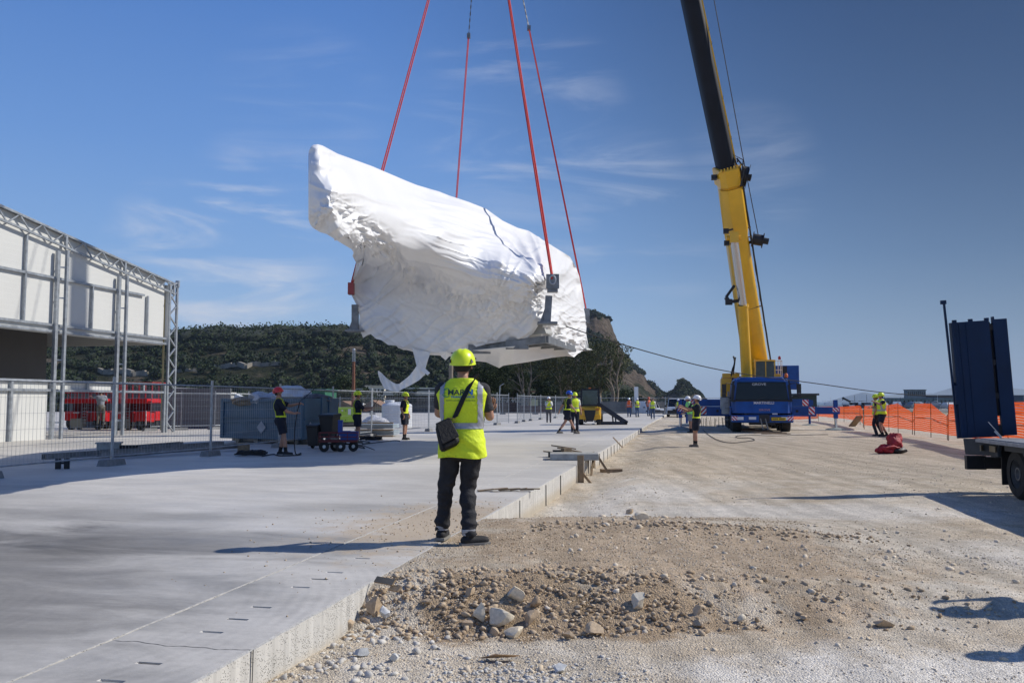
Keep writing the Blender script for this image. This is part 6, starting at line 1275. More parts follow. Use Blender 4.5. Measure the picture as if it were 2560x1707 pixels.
# lower closed panels (near side) and opening
def low(y0, y1, z0, z1, nm='lower_wall', x=-.16, mt=None): mm = MB(); mm.box((x, (y0+y1)/2, (z0+z1)/2), (.08, abs(y1-y0), z1-z0)); mm.build(nm, mt or clad, BLD)
low(-7.4, -26, 0, 2.08); low(-3.72, -7.3, 1.80, 2.08)
for y in (-9.2, -5.4, -1.9):
    m = MB(); m.bar((-.06, y, 1.78 if y > -9 else 0), (-.06, y, 2.12), .1); m.build('lower_stud', steel, BLD)
for y in (-.42, -3.66): m = MB(); m.bar((-.05, y, 0), (-.05, y, 2.1), .12, .12); m.build('door_post', steel, BLD)
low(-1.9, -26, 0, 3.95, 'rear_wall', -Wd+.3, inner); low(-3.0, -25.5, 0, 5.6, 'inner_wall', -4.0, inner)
# end walls and ceiling, inner faces dark
m = MB(); m.box((-Wd/2, -.3, 5.25), (Wd, .08, 2.7)); m.build('end_wall', clad, BLD)
m = MB(); m.box((-Wd/2, -Ln, 4.2), (Wd, .08, 8.4)); m.build('end_wall', clad, BLD)
m = MB(); m.hexa([(-Wd, -Ln, rz_(-Ln)-.0), (-.0, -Ln, rz_(-Ln)-.0), (0, -.2, rz_(0)-.02), (-Wd, -.2, rz_(0)-.02), (-Wd, -Ln, rz_(-Ln)+.05), (0, -Ln, rz_(-Ln)+.05), (0, -.2, rz_(0)+.03), (-Wd, -.2, rz_(0)+.03)]); m.build('roof', mat('roof_sheet', (.4, .41, .42), .5), BLD)
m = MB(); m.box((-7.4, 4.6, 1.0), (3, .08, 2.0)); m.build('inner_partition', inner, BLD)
m = MB(); m.box((-2.9, 5.0, 1.02), (6.0, .08, 2.04)); m.build('inner_partition', mat('partition_grey', (.14, .145, .15), .8), BLD)  # grey partition, drawn wider as a dark sheet for the interior shade
m = MB(); m.bar((-.2, -.33, .1), (-.2, -.33, rz_(0)-.8), .06); m.build('panel_edge', mat('insulation', (.5, .4, .2), .9), BLD)
# ================================================================ scissor lifts
def slift(x, y, Y_, lab, rz, sc_=1.0):
    g_ = P(x, y, Y_); o = thing('scissor_lift', lab, 'scissor lift', (g_.x, g_.y, 0), rz); o.scale = (.62, .8, .86)
    m = MB()
    for sx_ in (-1, 1): m.box((sx_*1.02, -.55, .78), (.92, .5, .52)); m.box((sx_*1.02, .55, .78), (.92, .5, .52))
    m.box((0, 0, .7), (2.9, .5, .5)); m.build('chassis', redp, o, bevel=.02)
    m = MB(); m.box((-.55, -.6, .36), (.95, .4, .55)); m.build('battery_box', mat('lift_grey', (.28, .28, .24), .6), o)
    for sx_ in (-1, 1):
        for sy_ in (-1, 1): wheelset(o, (sx_*1.02, sy_*.62, .38), .39, .3, axis='y', tread=16, rm=steel_d)
    m = MB()
    for k in range(3):
        z = 1.05+k*.18
        for sy_ in (-.3, .3): m.bar((-1.1, sy_, z), (1.1, sy_, z+.14), .07, .12); m.bar((1.1, sy_, z), (-1.1, sy_, z+.14), .07, .12)
    m.build('scissor_arms', mat('dark_red', (.16, .008, .01), .5), o)
    m = MB(); m.box((0, 0, 1.62), (3.1, 1.5, .26)); m.box((1.6, 0, 1.58), (.6, 1.4, .1)); m.build('platform', redp, o, bevel=.02)
    m = MB()
    for z in (2.1, 2.65):
        for sy_ in (-.72, .72): m.bar((-1.9, sy_, z), (1.9, sy_, z), .045)
        for sx_ in (-1.9, 1.9): m.bar((sx_, -.72, z), (sx_, .72, z), .045)
    for x_ in np.linspace(-1.9, 1.9, 8):
        for sy_ in (-.72, .72): m.bar((x_, sy_, 1.7), (x_, sy_, 2.65), .04)
    m.build('guard_rail', mat('rail_red', (.32, .012, .015), .5), o)
    m = MB()
    for k in range(6): m.box((.02, -.86, .4+k*.16), (.3, .1, .03))
    for sx_ in (-.14, .18): m.bar((sx_, -.85, .25), (sx_, -.85, 1.5), .03)
    m.build('ladder', steel, o); striped('hazard_panel', (1.55, -.82, .7), .1, .8, o, n=5)
    lettering('KUDDER' if False else 'AIRMAN', .09, o, Tf(-.62, -.815, .92), white, .02)
    return o
slift(337, 1083, 41.5, 'red scissor lift with railed platform under the open frame building', -.15)
slift(222, 1083, 42.5, 'second red scissor lift mostly in shadow deeper inside the frame building', .1)
# ================================================================ mesh fences
foot_m = mat('fence_foot', (.25, .25, .25), .9, 0, .3, 8, .2, 40)
def fence_proto(L_=3.4, H=1.80):
    w_ = MB(); r_ = .003
    for k in range(1, 34): x = L_*k/34; w_.bar((x, 0, .22), (x, 0, H-.05), .0032, .0032)
    for z in (.25, .55, .85, 1.15, 1.45, 1.7): w_.bar((0.02, .004, z), (L_-.02, .004, z), .0045, .0045)
    f_ = MB(); f_.cyl((.02, 0, .08), (.02, 0, H+.1), .021, n=8); f_.cyl((L_-.02, 0, .08), (L_-.02, 0, H+.1), .021, n=8); f_.cyl((.02, 0, H-.04), (L_-.02, 0, H-.04), .019, n=8); f_.cyl((.02, 0, .2), (L_-.02, 0, .2), .017, n=8)
    b_ = MB(); b_.hexa([(-.33, -.12, 0), (.33, -.12, 0), (.33, .12, 0), (-.33, .12, 0), (-.29, -.1, .13), (.29, -.1, .13), (.29, .1, .13), (-.29, .1, .13)])
    return w_.mesh('wire_mesh', steel), f_.mesh('frame', steel, 60), b_.mesh('concrete_foot', foot_m)
wm, fm, bm_ = fence_proto()
fence_n = [0]
def fence(a, b_, lab, grp, foot=True, last=False):
    a = Vector(a); b_ = Vector(b_); d = b_-a; o = thing('mesh_fence_panel', lab, 'fence panel', tuple(a), math.atan2(d.y, d.x), grp); sc_ = d.length/3.4
    for nm, me in (('wire_mesh', wm), ('frame', fm)):
        c = bpy.data.objects.new(nm, me); COL.objects.link(c); c.parent = o; c.scale = (sc_, 1, 1)
    c = bpy.data.objects.new('concrete_foot', bm_); COL.objects.link(c); c.parent = o; c.location = (0, 0, 0); c.rotation_euler = (0, 0, math.pi/2*0+random.uniform(-.1, .1))
    return o
fp_ = [slabp(-6.9, 8.3), slabp(-6.75, 11.7)]
A0 = onplane(279, 1163); nodes = [Vector((A0.x-sa*6.8, A0.y-ca*6.8, 0)), Vector((A0.x-sa*3.4, A0.y-ca*3.4, 0)), A0]
for (x, y) in ((526, 1139), (698, 1118), (831, 1102), (928, 1092), (1072, 1078)): nodes.append(onplane(x, y))
nodes += [onplane(1140, 1071), onplane(1243, 1062), onplane(1272, 1060)]
labs = ['nearest mesh fence panel, at the left edge before the building', 'mesh fence panel with the black clamp at the left edge', 'mesh fence panel just right of the double post before the building', 'mesh fence panel in front of the left end of the blue skip', 'mesh fence panel in front of the right end of the blue skip', 'mesh fence panel in front of the lime green generator', 'mesh fence panel before the white water tank', 'mesh fence panel just left of the foreground man', 'mesh fence panel just behind the foreground man', 'mesh fence panel right of the foreground man']
for a, b_, lb in zip(nodes[:-1], nodes[1:], labs): fence(a, b_, lb, 'near row of mesh fence panels')
pts = [onplane(1293, 1057.5), onplane(1310, 1054), onplane(1327, 1051.5), onplane(1352, 1048.5), onplane(1389, 1045), onplane(1430, 1042)]
for k, (a, b_) in enumerate(zip(pts[:-1], pts[1:])): fence(a, b_, 'mesh fence panel %s the photographing worker' % ('well left of', 'left of', 'next left of', 'directly behind', 'right of')[k], 'middle row of mesh fence panels')
far = [Vector((-22+k*3.4, 62+.5*math.sin(k), 0)) for k in range(17)]
# far rows : many alike
p0, p1 = onplane(436, 1074), onplane(544, 1072.5)
pr_ = [onplane(x, y) for x, y in ((375, 1077), (452, 1075), (536, 1073.5), (620, 1071), (690, 1068.5))]
for k, (a, b_) in enumerate(zip(pr_[:-1], pr_[1:])): fence(a, b_, 'mesh fence panel on the sunlit slab %s' % ('behind the hall corner post', 'between the hall and the blue skip', 'left behind the blue skip', 'right behind the blue skip')[k], 'mesh fence row behind the skip')
fr_ = [Vector((x, 92+.0*x, 0)) for x in np.arange(-36, 24, 3.5)]
for k, (a, b_) in enumerate(zip(fr_[:-1], fr_[1:])): fence(a, b_, '%s from the left of the mesh fence panels along the far slab end' % ORD[k], 'far row of mesh fence panels')
# clamp + stuff on the ground at left
p = onplane(145, 1172); m = MB()
for dx in (0, .16): m.box((dx, 0, .11), (.1, .08, .22)); m.box((dx, -.05, .11), (.06, .03, .1))
m.bar((0, 0, .12), (.16, 0, .12), .04); single(m, 'fence_clamp', black, 'black double clamp standing at the foot of the left fence', 'clamp', loc=(p.x, p.y, 0), rz=.3)
beams = [(p_, q_) for p_, q_ in (((300, 1150), (640, 1125)), ((330, 1145), (620, 1120)), ((350, 1140), (540, 1122)), ((240, 1162), (500, 1140)))]
bl_ = ['long grey steel beam lying nearest the fence foot', 'grey steel beam behind the nearest one', 'short grey steel beam at the back of the pile', 'grey steel channel reaching left past the double post']
for k, ((x0, y0), (x1, y1)) in enumerate(beams):
    a, b_ = onplane(x0, y0), onplane(x1, y1); off = Vector((-.5-.35*k, .25*k, .07)); m = MB(); a, b_ = a+off, b_+off; d = (b_-a).normalized(); n_ = Vector((-d.y, d.x, 0))
    m.bar(a, b_, .12, .02); m.bar(a+n_*.06+Vector((0, 0, .06)), b_+n_*.06+Vector((0, 0, .06)), .015, .12); m.bar(a-n_*.06+Vector((0, 0, .06)), b_-n_*.06+Vector((0, 0, .06)), .015, .12)
    single(m, 'steel_beam', steel_d, bl_[k], 'steel beam', loc=tuple(a), group='steel beams lying by the fence')
for k, (x, y, s_) in enumerate(((318, 1141, .4), (368, 1140, .3), (655, 1128, .25))):
    p = onplane(x, y)+Vector((-.6, .3, 0)); m = MB(); m.box((0, 0, s_*.4), (s_*1.3, s_, s_*.8)); m.box((0, 0, s_*.82), (s_*1.5, s_*1.1, .03)); single(m, 'timber_block', (conc, black, wood)[k], ('pale block among the steel beams', 'dark block among the steel beams', 'timber block at the right end of the beams')[k], 'block', loc=(p.x, p.y, 0), rz=.3)
# ================================================================ blue skip with debris
sk = mat('skip_blue', (.06, .13, .20), .55, 0, .3, 1.5)
FRk = Vector((-6.65, 27.3, 0)); FLk = Vector((-9.75, 28.8, 0)); dk = (FRk-FLk); Lk = dk.length; ak = math.atan2(dk.y, dk.x)
SKIP = thing('skip_container', 'blue open roll-off skip heaped with white and wooden debris', 'skip', tuple(FLk), ak)
Wk, Hk = 1.75, 1.40
m = MB(); m.box((Lk/2, .03, .12+Hk/2), (Lk, .05, Hk-.12)); m.box((Lk/2, Wk, .12+Hk/2), (Lk, .05, Hk-.12)); m.box((.03, Wk/2, .12+Hk/2), (.05, Wk, Hk-.12)); m.box((Lk/2, Wk/2, .2), (Lk, Wk, .06))
for z in (Hk, .86, .70): m.box((Lk/2, -.015, z), (Lk+.06, .09 if z == Hk else .04, .09 if z == Hk else .05))
for x in (.04, Lk-.04): m.box((x, -.02, .12+Hk/2), (.12, .1, Hk-.08))
m.box((Lk/2, -.01, .2), (Lk, .08, .1)); m.box((Lk/2, Wk+.03, Hk), (Lk, .09, .09)); m.build('body', sk, SKIP, bevel=.01)
m = MB(); m.box((Lk+.01, Wk/2, .12+Hk/2), (.06, Wk, Hk-.1)); m.box((Lk+.05, Wk/2, .12+Hk/2), (.05, .1, Hk)); m.box((Lk+.05, Wk*.7, .12+Hk/2), (.06, .05, Hk)); m.box((Lk+.05, Wk/2, .8), (.05, Wk, .06)); m.build('rear_door', sk, SKIP, bevel=.01)
m = MB()
for x in (.5, 1.3, 2.2, 3.0): m.cyl((x, .2, .08), (x, 1.5, .08), .09, n=10)
m.box((Lk/2, .4, .1), (Lk*.92, .12, .1)); m.build('skid', steel_d, SKIP)
for x, y, rr_ in ((1.75, -.045, 0),):
    m = MB(); m.add([(x, y, .32), (x+.19, y, .53), (x, y, .74), (x-.19, y, .53)], [(0, 1, 2, 3)]); m.build('diamond_placard', mat('placard', (.34, .37, .42), .6, 0, .2, 9), SKIP)
m = MB(); m.add([(Lk+.08, .25, .34), (Lk+.08, .42, .53), (Lk+.08, .25, .72), (Lk+.08, .08, .53)], [(0, 1, 2, 3)]); m.build('diamond_placard', MATS['placard'], SKIP)
rw = np.random.default_rng(5)
def debris(lab, x, y, w_, h_, mt, nm='debris', seed=1, Yd=28.6, sheet_=False):
    p = P(x, y, Yd); V, Fc = ico(3); q = V*np.array([w_, .5, h_]); q = q*(1+.9*fbm(V[:, 0]*2.4+seed, V[:, 2]*2.4+V[:, 1], 4, seed))[:, None]
    me = npmesh(nm, q, Fc, mt); o = bpy.data.objects.new(nm, me); COL.objects.link(o); o.location = p; me.set_sharp_from_angle(angle=R(30)); tag(o, lab, 'debris', 'debris heaped in the blue skip')
poly = mat('plastic_waste', (.55, .56, .6), .5, 0, .4, 5, .8, 8)
debris('crumpled grey white plastic heap left of the red helmeted worker', 655, 1000, .55, .28, poly, seed=2)
debris('pale plastic lump beside the red helmet at the skip rim', 683, 998, .35, .25, poly, seed=9)
debris('white tarpaulin mound on the skip right of the red helmet', 730, 992, .62, .34, mat('tarp', (.62, .63, .64), .6, 0, .1, 3, .5, 6), seed=4)
debris('brown cardboard heap at the left end of the skip', 612, 1004, .45, .16, mat('cardboard', (.33, .25, .16), .8, 0, .4, 6), seed=6)
debris('grey rubble heap at the right end of the skip', 790, 998, .5, .18, mat('dark_waste', (.16, .16, .17), .8, 0, .5, 6), seed=7)
p = P(608, 997, 28.7); m = MB(); m.box((0, 0, .0), (.5, .4, .12), rot=Matrix.Rotation(.45, 4, 'Y')); single(m, 'polystyrene_block', white, 'white polystyrene block tilted on the left of the skip heap', 'block', loc=tuple(p))
for k, (x0, y0, x1, y1, lb) in enumerate(((650, 983, 664, 1000, 'tilted wooden board sticking out of the skip heap'), (772, 990, 803, 992, 'pale board lying along the right rim of the skip'), (770, 996, 800, 999, 'dark board under the pale board on the skip'))):
    m = MB(); m.bar(P(x0, y0, 28.4), P(x1, y1, 28.3), .12, .03); single(m, 'board', wood, lb, 'board', loc=tuple(P(x0, y0, 28.4)))
# ================================================================ bins, hand cart, crates
def bin_(x, y, lab, w_=.6, h_=1.0, tilt=0, wheels=True, z=0):
    p = onplane(x, y); o = thing('wheelie_bin', lab, 'bin', (p.x, p.y, z), -.3+tilt)
    m = MB(); m.hexa([(-w_*.38, -w_*.4, .08), (w_*.38, -w_*.4, .08), (w_*.38, w_*.4, .08), (-w_*.38, w_*.4, .08), (-w_*.5, -w_*.5, h_), (w_*.5, -w_*.5, h_), (w_*.5, w_*.55, h_), (-w_*.5, w_*.55, h_)]); m.build('body', black, o, bevel=.02)
    m = MB(); m.hexa([(-w_*.54, -w_*.55, h_), (w_*.54, -w_*.55, h_), (w_*.54, w_*.6, h_), (-w_*.54, w_*.6, h_), (-w_*.5, -w_*.5, h_+.05), (w_*.5, -w_*.5, h_+.05), (w_*.5, w_*.6, h_+.09), (-w_*.5, w_*.6, h_+.09)]); m.build('lid', black, o, bevel=.01)
    if wheels:
        for s_ in (-1, 1): wheelset(o, (s_*w_*.36, w_*.3, .1), .1, .05, tread=0)
    return o
bin_(787, 1121, 'small black wheeled bin beside the red hand cart', .38, .64)
bin_(823, 1121, 'tall black bin standing on the red hand cart', .46, .64, z=.30)
cp_ = onplane(842, 1129); CT = thing('hand_cart', 'red four wheeled hand cart loaded with a black bin and blue crates', 'cart', (cp_.x, cp_.y, 0), .14); CT.scale = (.68, .68, .72)
m = MB(); m.box((.05, .25, .38), (1.5, .7, .04))
for z in (.42, .56, .72):
    for sy_ in (-.1, .6): m.bar((-.7, sy_, z), (.8, sy_, z), .03)
    for sx_ in (-.7, .8): m.bar((sx_, -.1, z), (sx_, .6, z), .03)
for x in (-.7, -.32, .05, .42, .8):
    for sy_ in (-.1, .6): m.bar((x, sy_, .36), (x, sy_, .72), .025)
m.build('cart_bed', mat('cart_red', (.16, .018, .018), .6, 0, .3, 4), CT)
for (x, y) in ((-.5, -.02), (.15, -.05), (.65, .1), (-.1, .5)): wheelset(CT, (x, y, .2), .2, .11, axis='y', rm=white, rimr=.35, tread=0)
m = MB(); m.tube([(.75, .2, .25), (1.05, .2, .22), (1.5, .15, .05)], .018); m.box((0, .25, .28), (1.2, .1, .06)); m.bar((.3, .0, .35), (.65, .2, .2), .03); m.build('drawbar', black, CT)
bc_ = mat('blue_crate', (.01, .05, .28), .5)
for k, (dx, dz, w_, h_, lb) in enumerate(((.20, .32, .26, .24, 'blue plastic crate next to the bin on the hand cart'), (.44, .32, .2, .22, 'blue plastic crate at the right end of the hand cart'), (.06, .44, .1, .42, 'upright bright blue container against the bin on the cart'))):
    m = MB(); p = (cp_.x+dx*.99, cp_.y+.15+dx*.14, dz)
    for s_ in (-1, 1): m.box((s_*w_/2, 0, h_/2), (.02, .3, h_)); m.box((0, s_*.15, h_/2), (w_, .02, h_)); m.box((0, s_*.16, h_*.95), (w_+.03, .03, .03)); m.box((0, s_*.16, h_*.5), (w_+.02, .02, .02))
    m.box((0, 0, .01), (w_, .3, .02)); single(m, 'crate', bc_, lb, 'crate', loc=p, rz=.14)
# ================================================================ generator, tank, sheet stacks
gp = onplane(862, 1067); GN = thing('generator', 'lime green generator box on a black base behind the fence', 'generator', (gp.x-.15, gp.y, 0), .0); GN.scale = (.62, .8, .74)
lime = mat('lime_paint', (.38, .58, .03), .5, 0, .1, 2); k_ = 1.12
m = MB(); m.hexa([(-1.15*k_, .9, .35), (-.35*k_, 0, .35), (.95*k_, 0.1, .35), (.6*k_, 1.4, .35), (-1.15*k_, .9, 1.42), (-.35*k_, 0, 1.42), (.95*k_, .1, 1.42), (.6*k_, 1.4, 1.42)]); m.build('housing', lime, GN, bevel=.02)
m = MB(); m.hexa([(-1.18*k_, .9, 0.02), (-.35*k_, -.03, .02), (.98*k_, .07, .02), (.6*k_, 1.43, .02), (-1.18*k_, .9, .35), (-.35*k_, -.03, .35), (.98*k_, .07, .35), (.6*k_, 1.43, .35)]); m.build('base', black, GN)
for (x, z, w_, h_) in ((.62, 1.1, .26, .42), (.0, 1.2, .14, .1), (-.1, .2, .2, .12)):
    m = MB(); m.box((x, -.01+.07*(x+.35), z), (w_, .02, h_)); m.build('label', white, GN)
for (x, z) in ((.3, 1.18), (.3, .5), (.82, .84)): m = MB(); m.box((x, .02+.06*(x), z), (.05, .04, .09)); m.build('latch', black, GN)
tp = onplane(988, 1070); tkm = mat('tank_white', (.62, .64, .67), .45, 0, .08, 2)
TK = thing('water_tank', 'white ribbed plastic water tank with a screw lid', 'tank', (tp.x, tp.y+.6, 0), 0); TK.scale = (.82, .82, .84)
rT_ = .96; prof = [(rT_*.97, 0)]
for k in range(9): z = .1+k*.15; prof += [(rT_, z), (rT_, z+.11), (rT_*.975, z+.13)]
prof += [(rT_*.95, 1.46), (rT_*.7, 1.56), (.3, 1.6)]
m = MB(); m.lathe(prof, 40); m.build('body', tkm, TK, smooth=35)
m = MB(); m.lathe([(.3, 1.55), (.3, 1.62), (.32, 1.63), (.32, 1.72), (.0, 1.73)], 20, Matrix.Translation((-.45, -.2, 0))); m.build('lid', tkm, TK, smooth=35)
m = MB(); m.box((.25, -.55, 1.5), (.3, .3, .12)); m.build('outlet', tkm, TK)
shm = mat('sheet_glass_blue', (.38, .45, .50), .35, 0, .2, 4)
for k, (x, y, w_, z, lb) in enumerate(((931, 1093, 1.5, 0, 'lower pallet of pale blue roofing sheets behind the fence'), (931, 1093, 1.45, .26, 'upper bundle of pale blue roofing sheets on timber bearers'))):
    p = onplane(x, y); m = MB()
    for j in range(4): m.box((.02*(j % 2), 0, .08+j*.04), (w_, 1.3, .034))
    o = single(m, 'sheet_stack', shm, lb, 'sheet stack', loc=(p.x, p.y+1.3, z), rz=-.05, group='stacked roofing sheets')
for k, (z, lb) in enumerate(((.0, 'timber bearer under the lower roofing sheets'), (.24, 'timber bearer between the two sheet bundles'), (.50, 'timber strip lying on top of the sheet bundles'))):
    p = onplane(931, 1093); m = MB(); m.box((0, -.6, .03), (1.5, .12, .06)); single(m, 'timber', wood, lb, 'timber', loc=(p.x, p.y+1.1, z), rz=-.04, group='timbers in the sheet stack')
debris('white plastic waste by the water tank', 940, 1055, .6, .3, poly, seed=12, Yd=40)
# ================================================================ ropes on the slab
def gp_(pts, z=.02, onG=False): return ease_pts([((onground(x, y) if onG else onplane(x, y))+Vector((0, 0, z))) for x, y in pts], 6)
h = Vector((RH1.x+.42, RH1.y-.02, 1.10)); hh_ = Vector((RH1.x+.48, RH1.y-.02, 1.37))
ropeobj(ease_pts([hh_, hh_.lerp(h, .6), h, h+Vector((-.06, 0, -.5)), h+Vector((-.03, 0, -1.05)), onplane(752, 1134)+Vector((0, 0, .02)), onplane(745, 1139)+Vector((0, 0, .02)), onplane(700, 1141)+Vector((0, 0, .02)), onplane(683, 1137)+Vector((0, 0, .02)), onplane(655, 1142)+Vector((0, 0, .02))], 6), .014, 'slack black rope trailing from the red helmeted worker to the ground')
ropeobj(sagline(hh_, P(893, 835, 22.0), .15), .009, 'taut black tag line rising from the red helmeted worker to the load')
p3 = onplane(893, 1108); ropeobj(sagline(Vector((p3.x+.5, p3.y, 1.2)), P(975, 945, 22), .05), .009, 'taut tag line from the yellow helmeted worker by the cart to the load')
ropeobj(gp_([(900, 1104), (925, 1108), (905, 1112), (950, 1107), (985, 1103), (1000, 1104)], .03), .016, 'black rope lying on the slab between the two yellow helmeted workers')
for (x, y, lb) in ((628, 1139, 'coiled black rope heap on the slab left of the red helmeted worker'), (927, 1101, 'heap of coiled rope at the fence foot behind the hand cart')):
    p = onplane(x, y); m = MB(); r_ = np.random.default_rng(int(x)); pts = []
    for k in range(90): a = k*.75; rr = .18+.14*r_.random(); pts.append(p+Vector((rr*1.3*math.cos(a), rr*math.sin(a), .03+.14*r_.random()*(1-rr))))
    m.tube(pts, .018, 5); single(m, 'rope_coil', rope, lb, 'rope coil', loc=tuple(p))
ropeobj(gp_([(882, 1112), (898, 1119), (912, 1122), (905, 1117), (893, 1115)], .02), .014, 'loop of black cord on the slab right of the hand cart')
# long tag line to the right
s0 = P(1412, 815, 24.5); s1 = P(1840, 932, 36); s2 = P(2560, 1010, 60)
L1 = [s0, P(1500, 843, 26.5), P(1600, 874, 29.2), P(1700, 901, 32.2), P(1800, 924, 35), P(1860, 936, 37)]
ropeobj(ease_pts([s0, P(1520, 850, 25.5), P(1640, 885, 26.5), P(1760, 916, 27.5), P(1880, 938, 28.5), P(2030, 957, 29.5), P(2200, 980, 30.5), P(2360, 992, 31.5), P(2620, 1006, 33)], 6), .016, 'long black line sagging from the load across the picture to the right')
hw1 = Vector((PH.x-.52, PH.y, PH.z+1.40)); ropeobj(sagline(hw1, P(1450, 862, 27.5), .2), .006, 'thin tag line from the white helmeted worker up to the load')
ropeobj(gp_([(1757, 1075), (1775, 1090), (1800, 1103), (1830, 1108), (1868, 1104), (1886, 1101), (1875, 1096), (1845, 1095), (1842, 1091), (1870, 1088), (1930, 1090), (2000, 1088), (2070, 1087)], .02, True), .014, 'thin black cable snaking over the gravel in front of the crane')
# ================================================================ slab edge clutter
cb = onplane(1440, 1150); m = MB(); m.hexa([(-.6, -.3, 0), (.54, -.3, 0), (.54, .45, 0), (-.6, .45, 0), (-.6, -.3, .15), (.54, -.3, .15), (.54, .45, .15), (-.6, .45, .15)])
single(m, 'concrete_block', conc, 'long flat concrete block on the slab edge under the timber offcuts', 'concrete block', loc=(cb.x, cb.y+.2, .003), rz=-.05, bevel=.012)
for k, (x0, y0, z0, x1, y1, z1, w_, lb) in enumerate(((1360, 1128, .2, 1425, 1135, .24, .12, 'grey plank tilted at the left of the timber pile'), (1378, 1113, .5, 1440, 1122, .35, .03, 'thin lath rising from the top of the timber pile'), (1393, 1119, .35, 1455, 1130, .2, .10, 'brown plank crossing the timber pile to the right'), (1388, 1133, .18, 1436, 1130, .18, .14, 'dark board at the bottom of the timber pile'))):
    def pz__(x, y, z): 
        d = pxdir(x, y); tt_ = 21.4/d.y; q_ = Vector((d.x*tt_, 21.4, 0)); q_.z = z; return q_
    a, b_ = P(x0, y0, 21.3+.08*k), P(x1, y1, 21.5-.06*k); m = MB(); m.bar(a, b_, w_, .03); single(m, 'plank', wood, lb, 'plank', loc=tuple(a), group='timber offcuts on the slab edge')
m = MB(); a = P(1416, 1127, 21.3); m.box((0, 0, 0), (.22, .16, .16), rot=.4); single(m, 'wood_block', wood, 'square wood block in the middle of the timber pile', 'wood block', loc=(a.x, a.y, a.z))
m = MB(); a = P(1382, 1140, 21.2); m.box((0, 0, 0), (.22, .3, .2)); m.box((.1, 0, .12), (.2, .2, .06)); single(m, 'form_clamp', black, 'dark steel form clamp at the left end of the concrete block', 'clamp', loc=(a.x, a.y, a.z))
def edgep(t_, s_=0.0, z=0): p = from_slab(s_, t_); p.z = z; return p
_, te = to_slab(*onplane(1441, 1162)[:2]); te = float(te)
m = MB(); m.box((.085, 0, -.10), (.14, .04, .62)); m.bar((.14, -.02, -.18), (.34, -.05, -.42), .05, .05); single(m, 'form_board', wood, 'upright brown formwork board across the slab edge', 'formwork board', loc=tuple(edgep(te)), rz=-SA)
m = MB(); m.box((0, 0, 0), (.05, .3, .3)); m.bar((0, .0, .22), (.0, -.6, -.3), .05, .05); m.bar((.05, 0, .2), (.4, .1, -.36), .05, .05); single(m, 'timber_brace', wood, 'splayed timber brace propping the formwork behind the upright board', 'brace', loc=tuple(edgep(te+2.3, .12, -.08)), rz=-SA)
a = onground(1528, 1180); m = MB(); m.box((0, 0, .04), (.5, .25, .08)); single(m, 'timber_offcut', wood, 'brown timber offcut on the gravel below the brace', 'timber', loc=(a.x, a.y, a.z), rz=.2)
a = P(1533, 1093, 27.2); b_ = P(1556, 1118, 26.4); m = MB(); m.bar(a, b_, .035, .02); single(m, 'lath', wood, 'thin pale lath leaning over the far slab edge', 'lath', loc=tuple(b_))
p = onplane(1252, 1228); m = MB(); r_ = np.random.default_rng(3)
for k in range(8): m.bar((-.35+.1*k+.05*r_.random(), -.08+.12*r_.random(), .015+.012*k % .03), (-.1+.1*k, -.05+.14*r_.random(), .03+.01*(k % 3)), .05+.06*r_.random(), .015)
single(m, 'wood_scraps', wood, 'flattened heap of wood and paper scraps on the slab', 'scraps', loc=(p.x, p.y, 0), kind='stuff')
a = onground(962, 1490); m = MB(); m.box((0, 0, .09), (.05, .2, .014), rot=Matrix.Rotation(-.8, 4, 'Y')); m.box((.0, -.11, .05), (.05, .1, .014), rot=Matrix.Rotation(-.6, 4, 'Y')); single(m, 'wood_scrap', wood, 'torn piece of brown board on the rubble beside the slab corner', 'board scrap', loc=(a.x, a.y, a.z+.02), rz=.9)
a = onground(1245, 1655); m = MB(); m.add([(-.12, 0, .02), (.0, -.03, .05), (.14, .02, .03), (.1, .06, .01), (-.02, .05, .03), (-.1, .03, .01)], [(0, 1, 2, 3, 4, 5)]); o = single(m, 'paper_scrap', mat('kraft_paper', (.42, .27, .15), .9), 'brown paper scrap lying in the foreground gravel', 'paper scrap', loc=(a.x, a.y, a.z+.01)); md = o.modifiers.new('t', 'SOLIDIFY'); md.thickness = .004
# ================================================================ red bag, orange barrier
p = onground(2226, 1133); BGR = thing('red_backpack', 'red backpack lying open on the gravel with black base', 'backpack', (p.x, p.y, p.z), .1)
def blobm(c, r_, seed, amp=.35):
    V, Fc = ico(3); q = V*np.array(r_)*(1+amp*fbm(V[:, 0]*2+seed, V[:, 1]*2+V[:, 2]*2, 3, seed)*2)[:, None]+np.array(c); m = MB(); m.v = [Vector(v) for v in q]; m.f = [tuple(f) for f in Fc]; m.mi = [0]*len(Fc); return m
rc = mat('red_nylon', (.42, .015, .03), .6, 0, .45, 9, .8, 14, dist=.05)
blobm((.14, 0, .32), (.22, .17, .27), 3, .6).build('bag_body', rc, BGR, smooth=60); blobm((-.08, -.05, .14), (.30, .2, .14), 5, .7).build('side_pocket', rc, BGR, smooth=60); blobm((-.36, -.05, .09), (.14, .1, .08), 7).build('loose_strap_pad', rc, BGR, smooth=60)
blobm((.22, -.08, .10), (.24, .16, .11), 9).build('black_base', black, BGR, smooth=60); m = MB(); m.tube(ease_pts([(-.2, -.1, .1), (-.25, -.12, .22), (-.15, -.12, .26), (-.05, -.1, .15)], 5), .015); m.build('strap', black, BGR); m = MB(); m.ball((.12, 0, .55), (.06, .05, .06)); m.build('top_handle', rc, BGR)
obm = bpy.data.materials.new('orange_netting'); obm.use_nodes = True; t = obm.node_tree; t.nodes.remove(t.nodes['Principled BSDF']); out = t.nodes['Material Output']; li = t.links.new
uv = N(t, 'ShaderNodeUVMap'); sp = N(t, 'ShaderNodeSeparateXYZ'); li(uv.outputs[0], sp.inputs[0])
